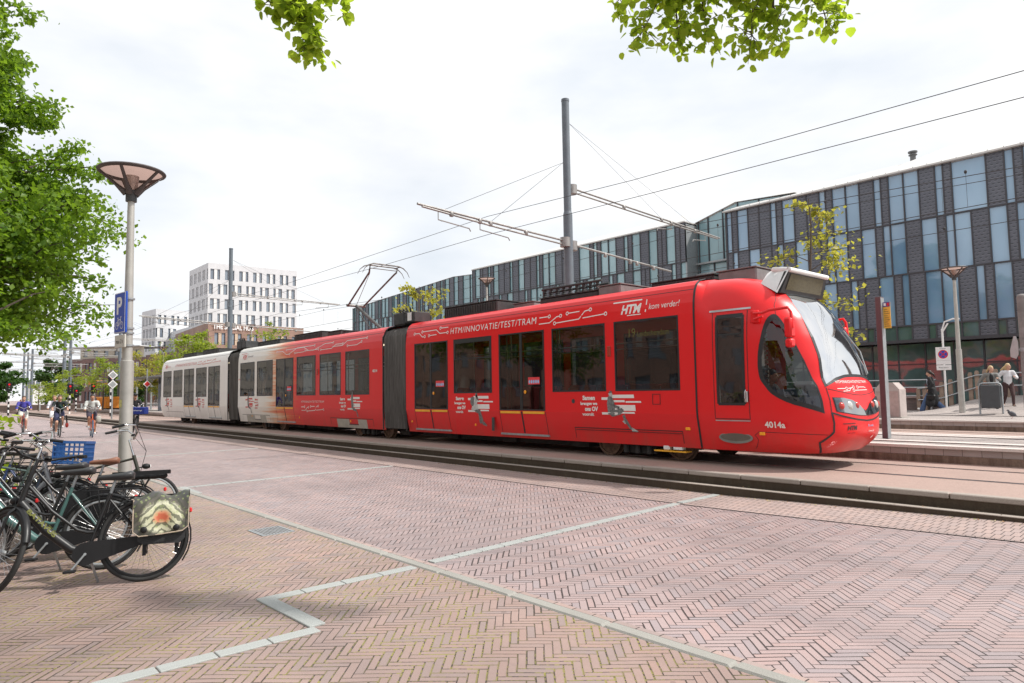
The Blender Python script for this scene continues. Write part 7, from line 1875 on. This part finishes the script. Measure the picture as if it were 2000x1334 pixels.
# stop post with timetable on the centre platform
st_ = thing('stop_post', 'brown flat stop post with a yellow timetable, right of the tram nose', 'post', (-5.66, 15.69, .62))
m = MB(); m.bb(-.055, .055, -.10, .10, 0, 3.02, 0, ch=.008); m.build('post', P('purple_brown_paint', (.10, .055, .06), .5), st_)
m = MB(); m.bb(.056, .060, -.09, .09, 0, 3.0); m.build('edge_strip', M_galv, st_)
m = MB(); m.bb(.06, .20, .02, .035, 2.34, 2.90, 0); m.bb(.06, .20, .015, .019, 2.80, 2.90, 1); m.bb(.075, .12, .012, .0145, 2.82, 2.88, 2); m.bb(.14, .18, .012, .0145, 2.82, 2.88, 3)
for i in range(9): m.bb(.075, .185 - (i % 3) * .02, .012, .0148, 2.38 + i * .045, 2.387 + i * .045, 4)
m.build('timetable', [P('timetable_yellow', (.70, .42, .06), .5), P('timetable_purple', (.09, .05, .22), .5), M_white, M_red, M_dark], st_)
# round post with lamp plate at the right edge
rp = thing('round_post', 'thick round grey post cut by the right edge of the picture', 'post', (-3.42, 17.0, .62))
m = MB(); m.tube([(0, 0, 0), (0, 0, 2.88)], .085, 18); m.ell((0, 0, 2.88), (.085, .085, .06), 8); m.build('post', P('rough_grey_post', (.20, .185, .18), .8, bump=.6, bs=60, var=.25), rp, smooth=60)
m = MB(); q = [(-.24, 0, 1.80), (-.17, 0, 2.08), (-.13, 0, 2.08), (-.10, 0, 1.95), (-.10, 0, 1.72), (-.15, 0, 1.62), (-.24, 0, 1.66)]; m.prism([(x, -.06, z) for x, z in [(p[0], p[2]) for p in q]], (0, .03, 0)); m.build('plate', M_alu, rp)
m = MB(); m.tube([(-.12, -.04, 1.8), (0, 0, 1.8)], .02, 8); m.lathe([(.086, -.04), (.094, -.04), (.094, .04), (.086, .04)], (0, 0, 1.8), 18); m.build('bracket', M_galv, rp)
# electrical cabinet, info stand, no-parking sign
cb = thing('street_cabinet', 'pale concrete street cabinet with a pitched top behind the stop post', 'cabinet', (-9.17, 25.95, .61))
m = MB(); m.prism([(-.40, -.30, 0), (.40, -.30, 0), (.40, -.30, .98), (.20, -.30, 1.22), (-.20, -.30, 1.22), (-.40, -.30, .98)], (0, .6, 0)); m.build('housing', P('cabinet_concrete', (.42, .36, .34), .85, var=.12, vs=3, bump=.3, dirt=.15), cb)
m = MB(); m.bb(-.36, .36, -.312, -.302, .06, .92); m.build('door', P('cabinet_door', (.40, .29, .27), .8, dirt=.25), cb)
m = MB(); m.bb(-.44, .44, -.34, .34, -.01, .03); m.build('plinth', M_conc, cb)
ad = thing('waste_bin', 'dark grey waste bin held in a rounded steel frame on the far platform', 'bin', (-6.86, 28.7, .62)); ad.rotation_euler = (0, 0, R(12))
m = MB(); m.tube([(-.33, 0, 0), (-.33, 0, 1.0), (-.29, 0, 1.10), (-.22, 0, 1.13), (.22, 0, 1.13), (.29, 0, 1.10), (.33, 0, 1.0), (.33, 0, 0)], .03, 10); m.build('leg_frame', M_galv, ad, smooth=60)
m = MB(); m.bb(-.29, .29, -.16, .16, .26, 1.08, 0, ch=.03); m.build('bin_body', P('anthracite_bin', (.05, .055, .06), .5), ad)
ns = thing('no_parking_sign', 'round blue and red no-parking sign on a white board beside the far lamp', 'sign', (-8.90, 31.0, .6))
m = MB(); m.tube([(0, 0, 0), (0, 0, 3.35)], .038, 12); m.tube([(0, 0, 3.3), (.1, 0, 3.62), (.4, 0, 3.72), (.62, 0, 3.70)], .03, 8); m.tube([(.0, -.02, 3.2), (.22, -.02, 3.55)], .03, 8); m.build('pole', M_white, ns, smooth=60)
m = MB(); m.bb(-.26, .26, -.06, -.045, 1.92, 2.62, 0, ch=.006)
def dsc(m, r, y, mi, c=(0, 2.33)): m.poly([(c[0] + r * math.cos(2 * PI * i / 28), y, c[1] + r * math.sin(2 * PI * i / 28)) for i in range(28)], mi)
dsc(m, .175, -.062, 1); dsc(m, .14, -.0635, 2)
a = R(-45); c_, s_ = math.cos(a), math.sin(a)
for aa in (R(-45), R(45)): c_, s_ = math.cos(aa), math.sin(aa); m.poly([(x * c_ - z * s_, -.065, 2.33 + x * s_ + z * c_) for x, z in ((-.145, -.016), (.145, -.016), (.145, .016), (-.145, .016))], 1)
add_text(m, 'ZONE', (-.12, -.062, 2.54), (1, 0, 0), (0, 0, 1), .05, width=.22, mi=3)
m.bb(-.23, .23, -.0605, -.0601, 2.08, 2.085, 3); m.bb(-.26, .26, -.06, -.045, 1.70, 1.90, 0, ch=.006); add_text(m, 'fietsen', (-.18, -.062, 1.78), (1, 0, 0), (0, 0, 1), .07, width=.34, mi=3)
m.build('sign_face', [M_swh, M_red, M_blue, M_dark], ns)
# glass shelter on the centre platform, orange skip, diamond signs
sh = thing('tram_shelter', 'grey glass tram shelter behind the white tail of the tram', 'shelter', (-62, 15.8, .62))
m = MB(); m.bb(-84, -57.5, 14.9, 16.9, 3.28, 3.42, 0, ch=.03); m.bb(-84.2, -82, 14.8, 17.0, 3.15, 3.55, 1); m.build('roof', [P('shelter_roof_grey', (.17, .175, .18), .5), P('shelter_orange_band', (.65, .22, .05), .5)], sh, world=True)
for x in (-58.6, -62.5, -67, -72, -78, -83): m = MB(); m.bb(x - .07, x + .07, 16.6, 16.74, .62, 3.3); m.build('post', M_galv, sh, world=True)
M_shg = glassy('shelter_glass', (.8, .88, .88), 1, .75, ior=1.6)
for x0, x1 in ((-62.4, -58.7), (-66.9, -62.6)):
    m = MB(); m.poly([(x0 + .1, 16.67, .9), (x1 - .1, 16.67, .9), (x1 - .1, 16.67, 3.1), (x0 + .1, 16.67, 3.1)]); m.build('glass', M_shg, sh, world=True)
m = MB(); m.bb(-58.75, -58.6, 15.1, 16.6, .62, 3.28, 0, ch=.02); m.bb(-58.9, -58.76, 15.25, 16.45, 1.1, 2.9, 1); m.bb(-61.5, -60.0, 16.55, 16.62, 1.2, 2.8, 1); m.build('advert_panel', [P('shelter_frame_dark', (.10, .11, .13), .5), P('faded_poster', (.42, .38, .40), .4, var=.5, vs=3)], sh, world=True)
m = MB(); m.bb(-66, -60, 16.1, 16.45, 1.05, 1.10); m.build('bench', M_galv, sh, world=True)
sk = thing('waste_skip', 'orange waste skip on the platform below the brick apartments', 'skip', (-76.2, 15.4, .62))
m = MB(); m.add([(-1.6, -.75, .12), (1.6, -.75, .12), (1.6, .75, .12), (-1.6, .75, .12), (-1.9, -.9, 1.15), (1.9, -.9, 1.15), (1.9, .9, 1.15), (-1.9, .9, 1.15)], [(0, 3, 2, 1), (0, 1, 5, 4), (1, 2, 6, 5), (2, 3, 7, 6), (3, 0, 4, 7), (4, 5, 6, 7)]); m.build('skip_body', P('skip_orange', (.75, .27, .03), .6, var=.15, dirt=.2), sk)
m = MB(); m.tube([(-1.9, -.9, 1.15), (1.9, -.9, 1.15), (1.9, .9, 1.15), (-1.9, .9, 1.15)], .06, 6, closed=True)
for i in range(5): x = -1.4 + i * .7; m.box((x, -.86, .62), (.08, .08, 1.0))
m.build('rim', M_orange, sk)
m = MB()
for i in range(4): m.bb(-1.3 + i * .75, -1.0 + i * .75, -.7, .7, 0, .12)
m.build('foot', M_dark, sk)
def diamond(label, x, y, z, cols):
    t = thing('diamond_sign_post', label, 'sign', (x, y, z)); m = MB(); m.tube([(0, 0, 0), (0, 0, 3.35)], .05, 10); m.build('pole', M_galv, t, smooth=60)
    for i, (dz, c) in enumerate(cols): m = MB(); m.prism([(.06, 0, dz - .3), (.06, .3, dz), (.06, 0, dz + .3), (.06, -.3, dz)], (.02, 0, 0), 0); m.prism([(.085, 0, dz - .22), (.085, .22, dz), (.085, 0, dz + .22), (.085, -.22, dz)], (.006, 0, 0), 1); m.build('sign_face', [M_swh, c], t)
    return t
diamond('thin post with two diamond signs standing on the track kerb left of the lamp column', -52.2, 10.6, .25, [(3.0, M_galv), (2.38, M_galv)])
diamond('red diamond sign just right of the lamp column', -60.0, 14.6, .62, [(2.15, M_red)])
# traffic lights on striped posts
def signal(label, x, y, z, h=2.3, s=1.0):
    t = thing('traffic_light', label, 'traffic light', (x, y, z), group='traffic lights on black and white banded posts')
    m = MB(); n = 9
    for i in range(n): m.tube([(0, 0, h * i / n), (0, 0, h * (i + 1) / n)], .10 * s, 12, i % 2)
    m.build('post', [M_black, M_white], t, smooth=60)
    m = MB(); m.bb(-.12, .16, -.18 * s, .18 * s, h, h + .95 * s, 0, ch=.03); m.bb(.10, .13, -.32 * s, .32 * s, h - .1, h + 1.05 * s, 0); hd_ = m.build('signal_head', M_black, t)
    for i, mt in enumerate((P('dark_green_lens', (.01, .04, .02), .2), P('dark_amber_lens', (.06, .04, .01), .2), EM('red_signal', (1, .02, .03), 1.0) if 'red_signal' not in bpy.data.materials else bpy.data.materials['red_signal'])):
        m = MB(); m.lathe([(.001, .02), (.09 * s, .01), (.11 * s, 0)], (.17, 0, h + (.17 + i * .3) * s), 14, M=Matrix.Rotation(PI / 2, 4, 'Y')); m.build('lens', mt, hd_, smooth=60)
    return t
signal('nearest traffic light showing red beside the overhead pole', -74.0, 11.6, .05, 2.2, .75)
signal('smaller red traffic light just right of the nearest one', -82, 13.4, .05, 1.9, .7)
signal('red traffic light to the right of the head of the grey sweatshirt rider', -73.7, 13.4, .3, 2.0, .7)
signal('traffic light post at the far left behind the purple-blue sweater', -88, 8.4, .05, 2.6, .8)
signal('traffic light half hidden behind the lamp column', -60.5, 12.2, .3, 2.4, .75)
# low white fence by the crossing
# parked car at the far left
car = thing('parked_car', 'silver hatchback with red tail lights cut by the left edge of the picture', 'car', (-100, 5.6, .02)); car.rotation_euler = (0, 0, R(172))
def carbody():
    secs = [(-2.0, .55, .30, .75, .78), (-1.95, .78, .25, .95, .98), (-1.5, .84, .22, 1.0, 1.38), (-.9, .86, .22, 1.0, 1.48), (0, .87, .22, .98, 1.50), (.7, .87, .22, .96, 1.40), (1.15, .86, .22, .93, 1.02), (1.8, .82, .25, .82, .86), (2.1, .60, .32, .62, .66)]
    m = MB(); vs = []; fs = []
    for x, w, z0, zb, zt in secs:
        wt = w * (.78 if zt - zb > .2 else .92)
        vs += [(x, -w * .9, z0), (x, -w, (z0 + zb) / 2), (x, -w * .97, zb), (x, -wt, zt - .03), (x, -wt * .8, zt), (x, wt * .8, zt), (x, wt, zt - .03), (x, w * .97, zb), (x, w, (z0 + zb) / 2), (x, w * .9, z0)]
    K = 10; mi = []
    for i in range(len(secs) - 1):
        for j in range(K): fs.append((i * K + j, i * K + (j + 1) % K, (i + 1) * K + (j + 1) % K, (i + 1) * K + j)); mi.append(1 if j in (2, 6) and 1 <= i <= 5 else (1 if j in (3, 4, 5) and i in (1, 5) else 0))
    m.v = vs; m.f = fs + [tuple(range(K)), tuple((len(secs) - 1) * K + k for k in range(K))[::-1]]; m.m = mi + [0, 0]
    return m
carbody().build('body', [P('silver_car_paint', (.42, .44, .45), .3, metal=.5, coat=.6), P('car_glass', (.02, .025, .03), .05)], car, smooth=40)
for x in (-1.3, 1.35):
    for s in (-1, 1):
        m = MB(); m.tube([(x + .30 * math.cos(2 * PI * i / 20), s * .80, .32 + .25 * math.sin(2 * PI * i / 20)) for i in range(20)], .09, 8, closed=True); w = m.build('wheel', M_rubber, car, smooth=60)
        m = MB(); m.lathe([(.001, .02), (.2, .03), (.22, 0)], (x, s * .86, .32), 14, M=Matrix.Rotation(-s * PI / 2, 4, 'X')); m.build('rim', M_alu, w)
for s in (-1, 1): m = MB(); m.box((-1.96, s * .68, .82), (.08, .26, .16), ch=.02); m.build('tail_light', M_redlens, car)
m = MB(); m.box((-2.0, 0, .62), (.04, .5, .11)); m.build('number_plate', P('plate_yellow', (.7, .5, .05), .5), car)
# pale barrier fence behind the young trees at the left
bf = thing('crossing_barrier', 'low dark wooden barrier in front of the white house', 'barrier', (-100, 11, 0)); m = MB(); m.bb(-101, -100.9, 8.0, 20, .35, 1.0); m.build('board', P('dark_timber', (.08, .055, .045), .8), bf, world=True)
m = MB()
for i in range(6): m.bb(-101.1, -100.8, 8.2 + i * 2.2, 8.4 + i * 2.2, 0, 1.05)
m.build('post', M_galv, bf, world=True)
